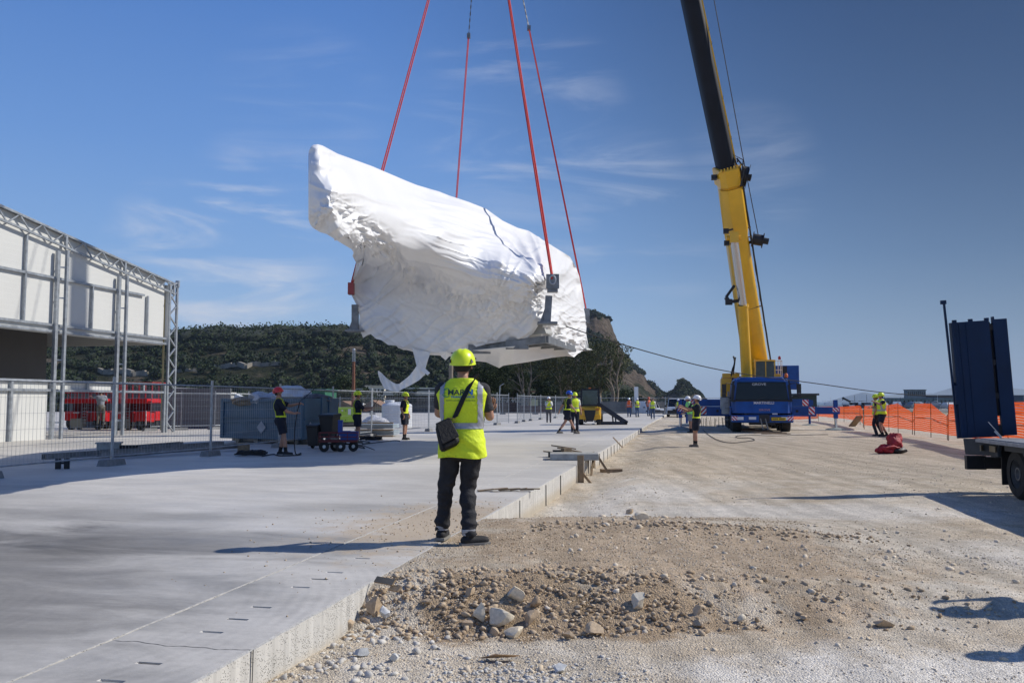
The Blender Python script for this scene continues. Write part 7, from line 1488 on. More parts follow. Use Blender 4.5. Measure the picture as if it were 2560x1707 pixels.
def tri_(sock, per, duty):
    a = N(t, 'ShaderNodeMath', operation='MULTIPLY', inp={1: 1/per}); li(sock, a.inputs[0]); f = N(t, 'ShaderNodeMath', operation='FRACT'); li(a.outputs[0], f.inputs[0]); g2 = N(t, 'ShaderNodeMath', operation='LESS_THAN', inp={1: duty}); li(f.outputs[0], g2.inputs[0]); return g2.outputs[0]
mxm = N(t, 'ShaderNodeMath', operation='MAXIMUM'); li(tri_(sp.outputs['X'], .06, .42), mxm.inputs[0]); li(tri_(sp.outputs['Y'], .075, .62), mxm.inputs[1])
df = N(t, 'ShaderNodeBsdfDiffuse', inp={'Color': (.88, .13, .025, 1)}); tl = N(t, 'ShaderNodeBsdfTranslucent', inp={'Color': (.9, .14, .03, 1)}); ms = N(t, 'ShaderNodeMixShader', inp={0: .45}); li(df.outputs[0], ms.inputs[1]); li(tl.outputs[0], ms.inputs[2])
tr = N(t, 'ShaderNodeBsdfTransparent'); m2 = N(t, 'ShaderNodeMixShader'); li(mxm.outputs[0], m2.inputs[0]); li(tr.outputs[0], m2.inputs[1]); li(ms.outputs[0], m2.inputs[2]); li(m2.outputs[0], out.inputs['Surface'])
def netting(px, lab):   # px : list of (x, ytop, ybottom, Y)
    P0 = [(P(x, yt, Yd), P(x, yb, Yd)) for x, yt, yb, Yd in px]; n = 14; V = []; F_ = []; U = []; u_ = 0; prev = None; cols = []
    for i in range(len(P0)-1):
        for k in range(12+(i == len(P0)-2)):
            a = P0[i][0].lerp(P0[i+1][0], k/12); b_ = P0[i][1].lerp(P0[i+1][1], k/12); cols.append((a, b_))
    for ci, (a, b_) in enumerate(cols):
        if prev is not None: u_ += (b_-prev).length
        prev = b_
        for j in range(n+1):
            q_ = b_.lerp(a, j/n); q_ = q_+Vector((0, .18*(float(fbm(u_*1.1, j*.35, 3, 77))), 0)); V.append(q_); U.append((u_, (a-b_).length*j/n+.02*math.sin(u_*3)))
    for c in range(len(cols)-1):
        for j in range(n): a = c*(n+1)+j; F_.append((a, a+n+1, a+n+2, a+1))
    o = thing('barrier_netting', lab, 'barrier fence', tuple(P0[0][1]), 0, 'orange barrier netting'); org = Vector(o.location)
    me = npmesh('netting', np.array([tuple(v-org) for v in V]), np.array(F_), obm, True); uvl = me.uv_layers.new(name='UVMap'); fl = np.array(F_).ravel(); uvl.data.foreach_set('uv', np.array(U, dtype=np.float32)[fl].ravel()); c_ = bpy.data.objects.new('netting', me); COL.objects.link(c_); c_.parent = o
    for (a, b_) in P0:
        m = MB(); m.bar(b_-Vector((0, 0, .2)), a+Vector((0, 0, .06)), .02, .02); m.build('stake', mat('rusty_stake', (.10, .04, .02), .8), o, world=True)
    m = MB(); m.tube([P0[i][1].lerp(P0[i][0], .48)-Vector((0, .05, 0)) for i in range(len(P0))], .02, 5); m.build('tension_band', mat('pale_orange', (.85, .35, .15), .6), o, world=True)
netting([(2046, 1017, 1040, 62), (2110, 1016, 1046, 52), (2150, 1013, 1052, 46), (2158, 1026, 1058, 43)], 'orange netting behind the right outrigger of the crane')
netting([(2160, 1015, 1062, 42), (2222, 1012, 1068, 38.5), (2245, 1008, 1070, 37.2), (2281, 1032, 1074, 35.2), (2286, 1009, 1075, 35), (2327, 1008, 1080, 33)], 'orange netting with a dipped top edge right of the two walking workers')
netting([(2327, 1008, 1080, 33), (2368, 1040, 1086, 30.6), (2371, 1010, 1087, 30.4), (2440, 1012, 1097, 27), (2520, 1004, 1112, 24), (2600, 1004, 1125, 22)], 'orange netting running behind the loading ramp to the right edge')
netting([(1860, 1035, 1046, 70), (1955, 1033, 1050, 62), (2046, 1017, 1046, 60)], 'orange netting far behind the crane wheels')
m = MB(); a = P(2130, 1065, 45); b_ = P(2150, 1040, 44); m.bar(a, b_, .35, .05); single(m, 'board', wood, 'wide board leaning against the orange netting', 'board', loc=tuple(a))
# rebar and stakes left of the truck
for k in range(22):
    x = 1748+k*5.2+2*math.sin(k*3); p = P(x, 1066, 50); z = gz(p.x, p.y); hh = .35+.25*abs(math.sin(k*1.9)); m = MB(); m.tube([(p.x, p.y, z), (p.x+.05*math.sin(k), p.y, z+hh)]+([(p.x+.12, p.y, z+hh-.12)] if k % 4 == 0 else []), .015, 5)
    single(m, 'rebar', mat('rusty_rebar', (.16, .11, .07), .8), '%s from the left of the thin steel rods sticking up behind the outriggers' % ORD[k], 'rebar rod', loc=(p.x, p.y, z), group='rods behind the crane')
# ================================================================ hills
def terrain(name, prof, Yb, Yr, seed, mats, rough, nU=260, nV=60, basez=-3, side=0.0, cliff=0.0):
    prof = np.array(prof, float); px = np.linspace(prof[0, 0], prof[-1, 0], nU); py = np.interp(px, prof[:, 0], prof[:, 1])
    py = py+1.2*fbm(px/9, px*0+seed, 4, seed)*2; v = np.linspace(0, 1.5, nV)[:, None]; u = (px-1280)/F
    zr = EYE+Yr*np.tan(np.arctan((853.5-py)/F)+PITCH)/1.0
    yy = Yb+(Yr-Yb)*v+np.zeros_like(px)[None]; sh = np.where(v <= 1, np.sin(np.minimum(v, 1)*math.pi/2)**(.9+cliff), 1-.9*(np.maximum(v, 1)-1))
    zz = basez+(zr[None]-basez)*sh; xs = u[None]*yy/1.0
    am = rough*np.minimum(1, np.maximum(0, v*(1-np.abs(v-.5)*.0)))*np.where(v > .93, .25, 1)
    xw = xs; zz = zz+am*(zr[None]-basez)*(fbm(xw/22, zz/9, 5, seed+1)*.55+.4*(np.abs(fbm(xw/11, yy/26, 4, seed+2))-.12))
    zz = zz+3.0*rough*sst(0, .2, v)*(v < .97)*(fbm(xw/5, yy/7, 3, seed+8)+.8*np.abs(fbm(xw/9, zz/3.5, 3, seed+9))*2-.3)
    yy = yy+rough*28*fbm(xw/16, zz/10, 4, seed+4)*(v < .98)
    V = np.stack([xs, yy, zz], -1).reshape(-1, 3); i = np.arange(nU*nV).reshape(nV, nU); Fc = np.stack([i[:-1, :-1], i[:-1, 1:], i[1:, 1:], i[1:, :-1]], -1).reshape(-1, 4)
    o = bpy.data.objects.new(name, npmesh(name, V, Fc, mats, True)); COL.objects.link(o); o['kind'] = 'structure'; return xs, yy, zz
def hillmat(name, veg1, veg2, rock1, rock2, cut, sc, zstretch=.4):
    m = bpy.data.materials.new(name); m.use_nodes = True; t = m.node_tree; li = t.links.new; b = t.nodes['Principled BSDF']; b.inputs['Roughness'].default_value = .95; b.inputs['Specular IOR Level'].default_value = .1
    tc = N(t, 'ShaderNodeTexCoord')
    def nz(s_, d=6, r=.6, st=(1, 1, 1)): mp_ = N(t, 'ShaderNodeMapping', inp={'Scale': st}); li(tc.outputs['Object'], mp_.inputs[0]); n = N(t, 'ShaderNodeTexNoise', inp={'Scale': s_, 'Detail': d, 'Roughness': r}); li(mp_.outputs[0], n.inputs['Vector']); return n.outputs['Fac']
    def mix(f, a, c): x = N(t, 'ShaderNodeMix', data_type='RGBA'); li(f, x.inputs['Factor']); [x.inputs[k].__setattr__('default_value', (*q, 1)) if isinstance(q, tuple) else li(q, x.inputs[k]) for k, q in (('A', a), ('B', c))]; return x.outputs['Result']
    def mr(f, a, c): x = N(t, 'ShaderNodeMapRange', inp={'From Min': a, 'From Max': c}); li(f, x.inputs['Value']); return x.outputs[0]
    veg = mix(mr(nz(sc*6, 8, .7), .4, .6), veg1, veg2); rock = mix(mr(nz(sc*5, 8, .7, (1, 1, zstretch)), .38, .62), rock1, rock2)
    li(mix(mr(nz(sc, 6, .65, (1, 1, 1.6)), cut-.03, cut+.03), veg, rock), b.inputs['Base Color'])
    bp_n = N(t, 'ShaderNodeBump', inp={'Strength': 1.0, 'Distance': 5.0}); li(nz(sc*9, 8, .75), bp_n.inputs['Height']); li(bp_n.outputs[0], b.inputs['Normal']); return m
hm1 = hillmat('hill_scrub', (.020, .028, .013), (.055, .055, .027), (.10, .08, .055), (.19, .155, .11), .57, .025)
hm2 = hillmat('headland_rock', (.022, .03, .016), (.045, .05, .026), (.075, .055, .04), (.19, .15, .11), .46, .018)
prof1 = [(-320, 850), (0, 856), (150, 868), (300, 870), (430, 860), (485, 858), (540, 856), (640, 852), (700, 850), (760, 848), (830, 846), (905, 850), (960, 866), (1060, 880), (1180, 890), (1300, 905), (1420, 935), (1500, 968), (1560, 1000)]
X1, Y1, Z1 = terrain('hill', prof1, 250, 430, 200, hm1, .35)
prof2 = [(1080, 905), (1180, 880), (1260, 850), (1340, 815), (1400, 796), (1440, 790), (1470, 789), (1488, 786), (1505, 795), (1518, 803), (1528, 822), (1540, 840), (1552, 868), (1570, 893), (1592, 925), (1605, 934), (1618, 955), (1640, 972), (1655, 981), (1665, 985), (1677, 977), (1690, 970), (1697, 953), (1703, 946), (1710, 949), (1724, 962), (1745, 980), (1758, 995), (1770, 1012)]
X2_, Y2_, Z2_ = terrain('headland', prof2, 560, 700, 230, hm2, .55, nU=420, nV=90, cliff=-.25)
# woodland on the hill : leaf clumps
def leafcloud(cs, rs, nleaf, ls, seed, flat=.8):
    r = np.random.default_rng(seed); n = len(cs); d = r.normal(size=(n, nleaf, 3)); d /= np.linalg.norm(d, axis=2, keepdims=True); rad = r.uniform(.55, 1.05, (n, nleaf, 1))
    lob = 1+.35*np.sin(d[..., :1]*5+r.uniform(0, 6, (n, 1, 1)))*np.cos(d[..., 2:]*4+r.uniform(0, 6, (n, 1, 1)))
    c = cs[:, None]+d*rad*lob*rs[:, None, None]*np.array([1, 1, flat]); c = c.reshape(-1, 3); m = len(c); s = ls*r.uniform(.6, 1.4, (m, 1)) if np.isscalar(ls) else np.repeat(ls, nleaf)[:, None]*r.uniform(.6, 1.4, (m, 1))
    a = r.normal(size=(m, 3)); a /= np.linalg.norm(a, axis=1, keepdims=True); b = np.cross(a, r.normal(size=(m, 3))); b /= np.linalg.norm(b, axis=1, keepdims=True)
    V = np.stack([c-a*s, c+b*s*.7, c+a*s, c-b*s*.7], 1).reshape(-1, 3); Fc = np.arange(m*4).reshape(-1, 4); return V, Fc
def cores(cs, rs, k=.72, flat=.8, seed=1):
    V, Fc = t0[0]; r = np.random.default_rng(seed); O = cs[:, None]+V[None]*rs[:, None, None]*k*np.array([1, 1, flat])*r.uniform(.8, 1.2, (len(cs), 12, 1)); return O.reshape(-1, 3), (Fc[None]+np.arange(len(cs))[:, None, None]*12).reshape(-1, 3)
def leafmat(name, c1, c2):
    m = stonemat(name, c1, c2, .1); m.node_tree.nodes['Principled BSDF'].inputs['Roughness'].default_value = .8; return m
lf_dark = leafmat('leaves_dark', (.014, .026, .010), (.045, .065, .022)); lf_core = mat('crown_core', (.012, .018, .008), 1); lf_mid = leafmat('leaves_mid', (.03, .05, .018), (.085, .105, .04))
rr = np.random.default_rng(42); ui = rr.integers(0, X1.shape[1], 6400); vi = (rr.uniform(.02, .99, 6400)/1.5*(X1.shape[0]-1)).astype(int)
cx, cy, cz = X1[vi, ui], Y1[vi, ui], Z1[vi, ui]; vv_ = vi/(X1.shape[0]-1)*1.5
dens = np.where(vv_ > .50, 1.15, np.where(vv_ > .36, .16, .6))*np.where(cx > 10, 1.2, 1)
k_ = rr.uniform(0, 1, len(cx)) < dens*(.55+.9*(fbm(cx/35, cz/12, 3, 300)+.25)); cx, cy, cz, vv_ = cx[k_], cy[k_], cz[k_], vv_[k_]
def proj(x, y, z): zc = y*cP+(z-EYE)*sP; return 1280+F*x/zc, 853.5-F*(-y*sP+(z-EYE)*cP)/zc
TERR = [(250, 915, 372, 923, 15), (545, 905, 705, 902, 12), (430, 918, 500, 916, 8)]
qx, qy = proj(cx, cy, cz+2); keep = np.ones(len(cx), bool)
for (x0, y0, x1, y1, h_) in TERR:
    yl = y0+(y1-y0)*(qx-x0)/(x1-x0); keep &= ~((qx > x0-4) & (qx < x1+4) & (qy > yl-3) & (qy < yl+h_+16+8*np.sin(qx/17)))
cx, cy, cz, vv_ = cx[keep], cy[keep], cz[keep], vv_[keep]
rs_ = np.where(vv_ > .58, rr.uniform(2.2, 5.8, len(cx)), rr.uniform(.9, 2.8, len(cx))); cs_ = np.stack([cx+rr.normal(0, 2, len(cx)), cy-1, cz+rs_*.45], 1)
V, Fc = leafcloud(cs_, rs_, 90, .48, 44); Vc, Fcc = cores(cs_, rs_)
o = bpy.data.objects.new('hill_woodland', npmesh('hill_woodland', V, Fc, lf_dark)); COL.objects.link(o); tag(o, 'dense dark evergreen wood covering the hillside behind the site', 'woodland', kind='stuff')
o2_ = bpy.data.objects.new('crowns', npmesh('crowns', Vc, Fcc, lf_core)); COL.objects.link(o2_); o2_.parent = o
ui = rr.integers(0, X2_.shape[1], 2600); vi = (rr.uniform(.02, .95, 2600)/1.5*(X2_.shape[0]-1)).astype(int); cx, cy, cz = X2_[vi, ui], Y2_[vi, ui], Z2_[vi, ui]
pxx = cx/cy*F+1280; k_ = (fbm(cx/30, cz/14, 3, 310) > -.04+.12*((pxx > 1500) & (pxx < 1640))+.10*(pxx > 1670)); cx, cy, cz = cx[k_], cy[k_], cz[k_]; rs_ = rr.uniform(1.6, 3.6, len(cx))*np.where(cx/cy*F+1280 > 1640, .6, 1); cs_ = np.stack([cx, cy-1, cz+.2], 1)
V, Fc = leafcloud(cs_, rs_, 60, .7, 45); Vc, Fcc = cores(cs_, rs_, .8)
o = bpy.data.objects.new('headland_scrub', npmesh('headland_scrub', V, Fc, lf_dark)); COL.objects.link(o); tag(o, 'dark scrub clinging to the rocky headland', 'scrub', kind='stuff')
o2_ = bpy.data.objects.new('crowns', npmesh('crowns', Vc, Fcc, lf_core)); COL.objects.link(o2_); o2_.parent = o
# terrace walls on the hillside
wallm = mat('terrace_wall', (.30, .27, .22), .9, 0, .4, .5, .5, 3)
PX1, PY1 = proj(X1, Y1, Z1)
for k, ((x0, y0, x1, y1, h_), lb) in enumerate(zip(TERR, ('pale retaining terrace wall seen through the frame building', 'long pale terrace wall on the hillside above the skip', 'short pale terrace wall between the hall corner and the skip'))):
    pts = []
    for x in np.linspace(x0, x1, 14):
        yt_ = y0+(y1-y0)*(x-x0)/(x1-x0)+h_; c_ = int(np.argmin(np.abs(PX1[5]-x))); col_ = PY1[:, c_]; r_ = int(np.argmin(np.abs(col_[:40]-yt_))); pts.append(Vector((X1[r_, c_], Y1[r_, c_]-1.5, Z1[r_, c_]-.5)))
    m = MB()
    for j, (p_, q_) in enumerate(zip(pts[:-1], pts[1:])): hh_ = h_/F*p_.y*(.75+.25*((j*7) % 3)/2); m.bar(p_+Vector((0, 0, hh_/2)), q_+Vector((0, 0, hh_/2)), 1.2, hh_)
    single(m, 'terrace_wall', wallm, lb, 'retaining wall', loc=tuple(pts[0]))
# ---- individual trees
bark = mat('eucalyptus_bark', (.30, .24, .18), .85, 0, .55, 1.5, .3, 10); bark_d = mat('dark_bark', (.06, .045, .03), .9, 0, .4, 3)
def tree(label, x, ybase, ytop, w, Y_, name='eucalyptus_tree', bk=None, lm=None, nl=52, seed=1, spread=.6, ntr=3, sparse=1.0, lean=0, cb=.35, ncl=46):
    r = random.Random(seed); b0 = P(x, ybase, Y_); zt = P(x, ytop, Y_).z; H_ = zt-b0.z; R_ = w/2/F*Y_; o = thing(name, label, 'tree', tuple(b0)); tips = []
    m = MB()
    for k in range(ntr):
        a = Vector((r.uniform(-.3, .3), r.uniform(-.3, .3), -1.0)); an = r.uniform(0, 6.28); tip = Vector((lean*R_+R_*spread*math.cos(an+k*2.1), R_*spread*.8*math.sin(an+k*2.1), H_*r.uniform(.72, .9)))
        pts = ease_pts([a, a.lerp(tip, .3)+Vector((r.uniform(-.3, .3), 0, 0)), a.lerp(tip, .6)+Vector((r.uniform(-.5, .5), r.uniform(-.4, .4), 0)), tip], 5); n = len(pts); r0 = H_*.022; m.tube(pts, [r0*(1-.85*i/(n-1))+.02 for i in range(n)], 7); tips.append(tip)
        for j in range(4):
            s_ = pts[int(n*(.35+.15*j))]; e = s_+Vector((r.uniform(-1, 1)*R_*.6, r.uniform(-1, 1)*R_*.5, r.uniform(.08, .25)*H_)); m.tube([s_, s_.lerp(e, .5)+Vector((0, 0, .2)), e], [r0*.35, r0*.25, .03], 5); tips.append(e)
    m.build('trunk', bk or bark, o, smooth=60)
    cs = []; rs = []
    for j in range(int(ncl*sparse)):
        if j < len(tips): c = tips[j]
        else:
            for _ in range(50):
                c = Vector((r.uniform(-1, 1), r.uniform(-1, 1), r.uniform(0, 1)))
                if c.x**2+c.y**2+(2*c.z-1)**2 < 1: break
            c = Vector((c.x*R_+lean*R_, c.y*R_*.8, H_*(cb+(1-cb)*c.z)))
        cs.append(tuple(c)); rs.append(R_*r.uniform(.16, .34))
    V, Fc = leafcloud(np.array(cs), np.array(rs), int(nl), .0022*Y_*.42, seed+7, .85); c_ = bpy.data.objects.new('crown', npmesh('crown', V, Fc, lm or lf_mid)); COL.objects.link(c_); c_.parent = o; return o
EU = leafmat('eucalyptus_leaves', (.03, .042, .018), (.13, .135, .06))
tree('dark round leafed tree behind the foreground man left of the eucalypts', 1208, 1006, 905, 120, 118, 'broadleaf_tree', bark_d, lf_dark, 150, 3, cb=.12, ncl=60)
tree('dark tree under the torn film right of the standing worker', 1268, 1006, 912, 100, 124, 'broadleaf_tree', bark_d, lf_dark, 150, 4, cb=.1, ncl=60)
tree('eucalyptus with pale twin trunks below the load frame', 1316, 1010, 862, 120, 112, seed=5, spread=.35, cb=.55, nl=90, lm=EU)
tree('large eucalyptus rising just behind the forklift cab', 1418, 1010, 850, 150, 114, seed=6, spread=.5, cb=.22, nl=130, ncl=60, lm=EU)
tree('tall eucalyptus at the right of the group with trunks forking over the steel frame', 1500, 1014, 842, 140, 110, seed=8, spread=.55, cb=.20, nl=130, ncl=64, lm=EU)
tree('thin leaning eucalyptus on the right edge of the group before the cliff', 1528, 1014, 846, 95, 108, seed=9, spread=.5, cb=.42, nl=60, sparse=.6, lean=.35, lm=EU)
tree('low bushy tree between the eucalypts and the mesh fence', 1362, 1008, 930, 110, 130, 'broadleaf_tree', bark_d, lf_dark, 150, 11, cb=.05, ncl=50)
tree('bushy tree behind the lime generator', 866, 1010, 940, 90, 140, 'broadleaf_tree', bark_d, lf_mid, 110, 12, cb=.05, ncl=40)
for k, (x, y, w_, h_, lb) in enumerate(((618, 856, 16, 17, 'umbrella pine with flat crown on the ridge'), (517, 860, 12, 12, 'small round pine on the ridge left of the umbrella pine'), (580, 862, 40, 22, 'clump like pine on the ridge between the two small pines'), (665, 858, 22, 16, 'pine on the ridge right of the umbrella pine'))):
    tree(lb, x, y, y-h_-4, w_, 425, 'pine_tree', bark_d, lf_dark, 60, 30+k, ntr=1, spread=.05, cb=.55 if k == 0 else .3, ncl=16)
for k, (x, y, w_, h_) in enumerate(((1110, 1000, 70, 40), (1178, 1004, 60, 34), (1560, 1012, 60, 40), (1600, 1018, 50, 26), (600, 1004, 60, 24), (700, 1000, 70, 30), (930, 1000, 60, 30), (1020, 1000, 80, 34))):
    tree('low green bush %s' % ('behind the left hip of the foreground man', 'behind the right shoulder of the foreground man', 'behind the small orange vested worker', 'at the foot of the cliff above the end wall', 'left of the skip heap far behind', 'above the skip heap far behind', 'behind the first yellow helmeted rope worker', 'under the long pale roof')[k], x, y+6, y-h_, w_, 160, 'bush', bark_d, (lf_mid, lf_dark)[k % 2], 80, 50+k, cb=.02, ncl=26, ntr=2)
# ================================================================ background buildings
def bld(nm, lb, x0, x1, yt, yb, Y_, col, rows=0, cols=0, gable=0, depth=8, roofc=(.25, .11, .07), balc=False, corr=False):
    a = P(x0, yb, Y_); b_ = P(x1, yb, Y_); zt = P(x0, yt, Y_).z; W_ = b_.x-a.x; o = thing(nm, lb, 'building', (a.x, Y_, min(a.z, -.3))); H_ = zt-o.location.z
    wm_ = mat('wall_'+lb[:14], tuple(min(.75, c*1.6) for c in col), .85, 0, .25, .5 if not corr else 1.2); m = MB(); hw = H_-(gable or 0)
    m.box((W_/2, depth/2, hw/2), (W_, depth, hw)); m.build('wall', wm_, o)
    if gable:
        m = MB(); m.prism([(-.3, hw), (W_+.3, hw), (W_/2, H_)], depth+.4, Matrix.Translation((0, -.2, 0))); m.build('roof', mat('roof_'+lb[:14], tuple(min(.7, c*1.3) for c in roofc), .85, 0, .3, 1), o)
    else: m = MB(); m.box((W_/2, depth/2, hw+.12), (W_+.5, depth+.5, .25)); m.build('roof', mat('roof_'+lb[:14], tuple(min(.7, c*1.3) for c in roofc), .85, 0, .3, 1), o)
    for i in range(rows):
        for j in range(cols):
            m = MB(); cxw = W_*(j+.5)/cols; czw = hw*(.12+.86*(i+.5)/rows); m.box((cxw, -.03, czw), (W_/cols*.4, .1, hw/rows*.5)); m.build('window', glass, o)
        if balc: m = MB(); m.box((W_/2, -.5, hw*(.1+.88*i/rows)), (W_*.96, 1.0, .12)); m.box((W_/2, -1.0, hw*(.1+.88*i/rows)+.4), (W_*.96, .05, .7)); m.build('balcony', wm_, o)
    return o
bld('shed', 'brown corrugated shed with dark slanting underside left of the skip', 437, 488, 979, 1024, 108, (.20, .085, .05), depth=10, roofc=(.1, .05, .035))
bld('barn', 'red brown gabled barn left of the skip', 489, 562, 996, 1036, 104, (.26, .105, .06), 1, 5, gable=1.2, roofc=(.17, .16, .15))
bld('dormer_house', 'small grey house with white framed dormer above the barn', 497, 537, 984, 1000, 116, (.35, .35, .34), 1, 2, roofc=(.5, .5, .5))
bld('hut', 'low hut with pinkish gable roof before the barn', 466, 522, 1027, 1040, 97, (.2, .17, .15), gable=.5, roofc=(.40, .24, .19))
bld('hut', 'dark roofed gable behind the corner column', 426, 452, 968, 984, 118, (.14, .14, .15), gable=.7, roofc=(.14, .14, .15))
m = MB(); a = P(534, 1012, 112); m.lathe([(2.6, 0), (2.5, .35), (1.9, .75), (1.0, .98), (0.0, 1.05)], 20, Matrix.Translation(a)); single(m, 'tent_roof', mat('tent_canvas', (.45, .44, .42), .8), 'pale rounded canvas roof left of the skip', 'tent', loc=tuple(a), smooth=50)
for k, (x0, x1, yt, yb, Y_, lb) in enumerate(((432, 560, 1037, 1052, 96, 'long dark low wall left behind the skip'), (830, 960, 1026, 1040, 104, 'dark low barrier behind the white tank'), (1010, 1130, 1022, 1036, 106, 'dark blue low barrier left of the foreground man'), (1232, 1300, 1006, 1034, 108, 'dark brown hoarding right of the foreground man'), (1300, 1392, 1014, 1034, 110, 'dark red hoarding behind the photographing worker'))):
    a, b_ = P(x0, yb, Y_), P(x1, yb, Y_); zt = P(x0, yt, Y_).z; m = MB(); m.box(((b_.x-a.x)/2, 0, (zt+1)/2), (b_.x-a.x, .4, zt+1))
    for j in range(6): m.box(((b_.x-a.x)*(j+.5)/6, -.25, (zt+1)/2), (.12, .1, zt+1.1))
    single(m, 'barrier_wall', mat('barrier_%d' % k, ((.03, .03, .035), (.025, .022, .022), (.02, .03, .05), (.06, .035, .03), (.13, .03, .03))[k], .8, 0, .3, 1), lb, 'wall', loc=(a.x, Y_, -1))
bld('apartment_block', 'narrow yellow apartment block with stacked balconies behind the fence', 1329, 1345, 981, 1036, 150, (.55, .42, .22), 5, 2, depth=14, balc=True, roofc=(.2, .1, .07))
bld('apartment_block', 'beige apartment block left of the yellow balconies behind the pale trunks', 1288, 1314, 981, 1034, 158, (.38, .30, .22), 4, 3, depth=10, roofc=(.25, .12, .08))
bld('house', 'small white house right above the generator', 870, 908, 974, 990, 170, (.55, .53, .48), 1, 4, roofc=(.5, .48, .44))
bld('house', 'cream house block left of the long pale roof', 915, 960, 966, 986, 175, (.48, .44, .36), 2, 5, roofc=(.45, .4, .3))
o = bld('long_hall', 'long low hall with a pale flat roof edge behind the streamer', 964, 1100, 972, 1022, 160, (.07, .065, .06), 1, 12, depth=14, roofc=(.6, .55, .45)); m = MB(); m.box((5.1, -.5, P(964, 976, 160).z+.3-.5), (10.6, .8, .9)); m.build('roof_edge', mat('pale_fascia', (.52, .48, .39), .8), o)
bld('shed', 'brown roofed shed behind the lime generator', 828, 884, 1002, 1022, 130, (.3, .24, .16), gable=.9, roofc=(.22, .13, .08))
bld('shed', 'brown roofed shed left of the white tank', 905, 956, 1000, 1024, 132, (.40, .32, .20), gable=1.1, roofc=(.2, .12, .08))
bld('house', 'pale houses strip behind the right side of the foreground man', 1246, 1290, 996, 1012, 180, (.42, .38, .32), 1, 6, roofc=(.3, .15, .1))
bld('site_office', 'green site cabin behind the skip with a white notice', 776, 812, 976, 990, 120, (.012, .09, .05), 1, 1, roofc=(.02, .1, .06))
p = onplane(1390, 1034); a, b_ = P(1392, 1033, 103), P(1664, 1030, 103); m = MB(); zt = P(1392, 1004, 103).z; m.box(((b_.x-a.x)/2, 0, (zt+.4)/2), (b_.x-a.x, .4, zt+.4))
for j in range(14): m.box(((b_.x-a.x)*(j+.5)/14, -.22, (zt+.4)/2), (.15, .1, zt+.5))
single(m, 'end_wall', mat('end_wall_grey', (.20, .20, .19), .85, 0, .3, .8), 'grey wall closing the far end of the slab below the cliff', 'wall', loc=(a.x, 103, -.4))
m = MB(); a = P(1591, 1032, 101); m.box((0, 0, 1.6), (.45, .3, 3.4)); single(m, 'pillar', white, 'white upright pillar at the end wall right of the yellow vested worker', 'pillar', loc=(a.x, 101, -.2))
# chimney, concrete column
a = P(883, 1016, 92); zt = P(883, 904, 92).z; zt2 = P(883, 872, 92).z; CH = thing('brick_chimney', 'slim reddish brick chimney with a wire cage top behind the generator', 'chimney', (a.x, 92, -.5))
m = MB()
for k in range(9): z0 = (zt+.5)*k/9; m.cyl((0, 0, z0), (0, 0, z0+(zt+.5)/9-.06), .21-.008*k, n=14); m.cyl((0, 0, z0+(zt+.5)/9-.06), (0, 0, z0+(zt+.5)/9), .23-.008*k, n=14)
m.build('shaft', mat('chimney_brick', (.20, .085, .05), .9, 0, .3, 4), CH, smooth=40)
m = MB()
for k in range(6): t_ = k*math.pi/3; m.bar((.17*math.cos(t_), .17*math.sin(t_), zt+.5), (.15*math.cos(t_), .15*math.sin(t_), zt2+.3), .03)
for k in range(5): z = zt+.55+(zt2-zt-.2)*k/5; m.tube([(.17*math.cos(q_), .17*math.sin(q_), z) for q_ in np.linspace(0, 6.28, 9)], .018, 4)
m.ball((0, 0, zt2+.4), .16); m.build('cage', steel, CH)
a = P(1127, 1000, 100); m = MB(); zt = P(1127, 902, 100).z
for k in range(5): m.cyl((0, 0, (zt+1)*k/5), (0, 0, (zt+1)*(k+1)/5-.05), .25, n=16)
m.cyl((0, 0, 0), (0, 0, zt+1-.08), .235, n=16); single(m, 'concrete_column', mat('column_concrete', (.24, .20, .15), .9, 0, .2, 2), 'tall plain concrete column left of the foreground man\'s helmet', 'column', loc=(a.x, 100, -1), smooth=40)
m = MB(); a = P(1250, 1034, 105); m.tube([(0, 0, 0), (-.1, 0, 1.5), (0, 0, 3.4), (.5, 0, 3.7)], .07, 6); single(m, 'street_lamp', steel, 'pale curved street lamp behind the fence right of the man', 'street lamp', loc=tuple(a))
# ---- right horizon : harbour side
bld('harbour_building', 'grey boxy harbour building on stilts above the orange netting', 2269, 2315, 975, 994, 330, (.18, .165, .15), 2, 9, depth=3, roofc=(.15, .14, .13))
bld('pier_shed', 'long low grey pier shed behind the harbour building', 2215, 2420, 996, 1003, 300, (.15, .16, .14), 1, 20, depth=3, roofc=(.2, .2, .2))
bld('pier_shed', 'dark elevated pier strip running to the ramp', 2316, 2560, 989, 994, 330, (.06, .06, .07), depth=8, roofc=(.1, .1, .11))
bld('site_container', 'dark green container behind the right outrigger', 2006, 2042, 988, 1003, 110, (.025, .035, .028), 0, 0, depth=4, roofc=(.05, .05, .05))
m = MB(); a, b_ = P(2106, 994, 140), P(2126, 1004, 140); m.bar(a, b_, .25); m.bar(a+Vector((.2, 0, .1)), a+Vector((0, 0, -.4)), .12); single(m, 'digger_arm', black, 'thin dark digger arm behind the orange netting', 'excavator arm', loc=tuple(a))
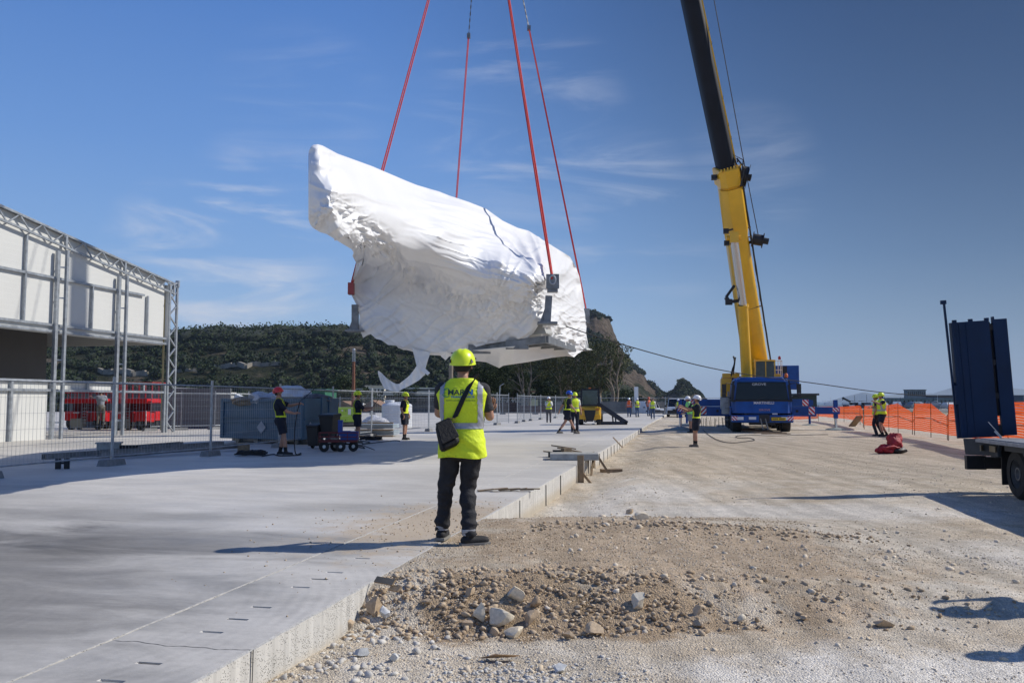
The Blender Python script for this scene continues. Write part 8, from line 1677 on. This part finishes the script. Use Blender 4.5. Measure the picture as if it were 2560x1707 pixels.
def carmb(W_=1.8, L__=4.2):
    m = MB(); m.hexa([(-L__/2, -W_/2, .3), (L__/2, -W_/2, .3), (L__/2, W_/2, .3), (-L__/2, W_/2, .3), (-L__/2, -W_/2, .85), (L__/2, -W_/2, .8), (L__/2, W_/2, .8), (-L__/2, W_/2, .85)]); m.hexa([(-L__*.4, -W_*.45, .85), (L__*.28, -W_*.45, .85), (L__*.28, W_*.45, .85), (-L__*.4, W_*.45, .85), (-L__*.28, -W_*.4, 1.42), (L__*.1, -W_*.4, 1.42), (L__*.1, W_*.4, 1.42), (-L__*.28, W_*.4, 1.42)])
    for x in (-L__*.32, L__*.32):
        for y in (-W_/2, W_/2-.2): m.cyl((x, y, .32), (x, y+.2, .32), .32, n=10)
    return m
nc_ = -1; rc_ = random.Random(9); cmats = [mat('car_white', (.6, .6, .6), .4), mat('car_grey', (.2, .21, .22), .4), mat('car_dark', (.04, .045, .06), .4)]
meshes = [carmb().mesh('parked_car', c, None) for c in cmats]
for k in range(26):
    x = 2205+k*13.4+rc_.uniform(-4, 4); 
    if 2375 < x < 2520: continue
    nc_ += 1
    a = P(x, 1000, 190); o = bpy.data.objects.new('parked_car', meshes[k % 3]); COL.objects.link(o); o.location = (a.x, 190+rc_.uniform(-8, 12), -2.0+rc_.uniform(0, .5)+1.6); o.rotation_euler = (0, 0, rc_.uniform(-.5, .5)+(1.57 if k % 2 else 0)); tag(o, 'tiny %s car in the harbour lot above the netting, %s parked from the left' % (('white', 'grey', 'dark')[k % 3], ORD[nc_]), 'car', 'cars in the harbour lot')
qm = MB(); a, b_ = P(1940, 1006, 175), P(2620, 1006, 175); qm.box(((a.x+b_.x)/2+20, 205, -1.4), ((b_.x-a.x)+60, 80, 1.6)); single(qm, 'harbour_quay', mat('quay', (.22, .21, .19), .9, 0, .3, .2), None, None, kind='structure')
for k, (x, h_) in enumerate(((2150, 17), (2165, 20), (2120, 14), (2135, 18), (2190, 16), (2210, 19), (2342, 20), (2250, 13), (1960, 12), (1990, 14), (2075, 13), (2332, 15))):
    a = P(x, 1004, 230); m = MB(); m.hexa([(-3, -.6, 0), (3, -.6, 0), (3, .6, 0), (-3, .6, 0), (-3.4, -.9, .9), (3.9, -.6, .9), (3.9, .6, .9), (-3.4, .9, .9)]); m.box((-.3, 0, 1.2), (2.4, 1.1, .6)); m.cyl((.2, 0, .9), (.2, 0, h_/F*230*1.0+1.5), .05, n=5); m.bar((.2, 0, 1.9), (-2.2, 0, 1.9), .1)
    single(m, 'sailing_boat', (white, mat('hull_dark', (.05, .06, .09), .5))[k % 2], 'tiny sailing boat with bare mast on the right horizon, %s from the left' % ORD[sorted((2150, 2165, 2120, 2135, 2190, 2210, 2342, 2250, 1960, 1990, 2075, 2332)).index(x)], 'boat', loc=(a.x, 230, -.4), group='boats moored on the horizon')
# far islands
mtn = mat('island_rock', (.12, .13, .10), .95, 0, .3, .002)
def island(prof, Y_, nm='island', seed=5):
    prof = np.array(prof, float); px = np.linspace(prof[0, 0], prof[-1, 0], 120); py = np.interp(px, prof[:, 0], prof[:, 1])+.6*fbm(px/8, px*0, 3, seed); rows = []
    for dy, f_ in ((-900, 0), (-500, .55), (0, 1), (600, .5), (1000, 0)):
        Yd = Y_+dy; rows.append(np.stack([(px-1280)/F*Y_, np.full_like(px, Yd), -8+((EYE+Y_*np.tan(np.arctan((853.5-py)/F)+PITCH))+8)*f_], 1))
    V = np.concatenate(rows); n = len(px); i = np.arange(5*n).reshape(5, n); Fc = np.stack([i[:-1, :-1], i[:-1, 1:], i[1:, 1:], i[1:, :-1]], -1).reshape(-1, 4); o = bpy.data.objects.new(nm, npmesh(nm, V, Fc, mtn, True)); COL.objects.link(o); o['kind'] = 'structure'
island([(2136, 1004), (2146, 990), (2152, 981), (2160, 980), (2175, 983), (2190, 986), (2215, 989), (2240, 986), (2262, 981), (2275, 985), (2300, 988), (2325, 982), (2340, 990), (2370, 978), (2385, 966), (2420, 962), (2480, 968), (2530, 970), (2560, 973), (2700, 985), (2760, 1004)], 9000)
# air: one even box of haze
hz = MB(); hz.box((0, 7700, 150), (32000, 17800, 420)); hzm = bpy.data.materials.new('haze_air'); hzm.use_nodes = True; t = hzm.node_tree; t.nodes.remove(t.nodes['Principled BSDF']); pv = N(t, 'ShaderNodeVolumePrincipled', inp={'Density': .00011, 'Color': (.66, .80, .97, 1), 'Anisotropy': .0}); t.links.new(pv.outputs[0], t.nodes['Material Output'].inputs['Volume'])
HZ = single(hz, 'haze', hzm, None, None, kind='stuff'); tag(HZ, 'thin sea haze fading the far islands and headland', 'haze')
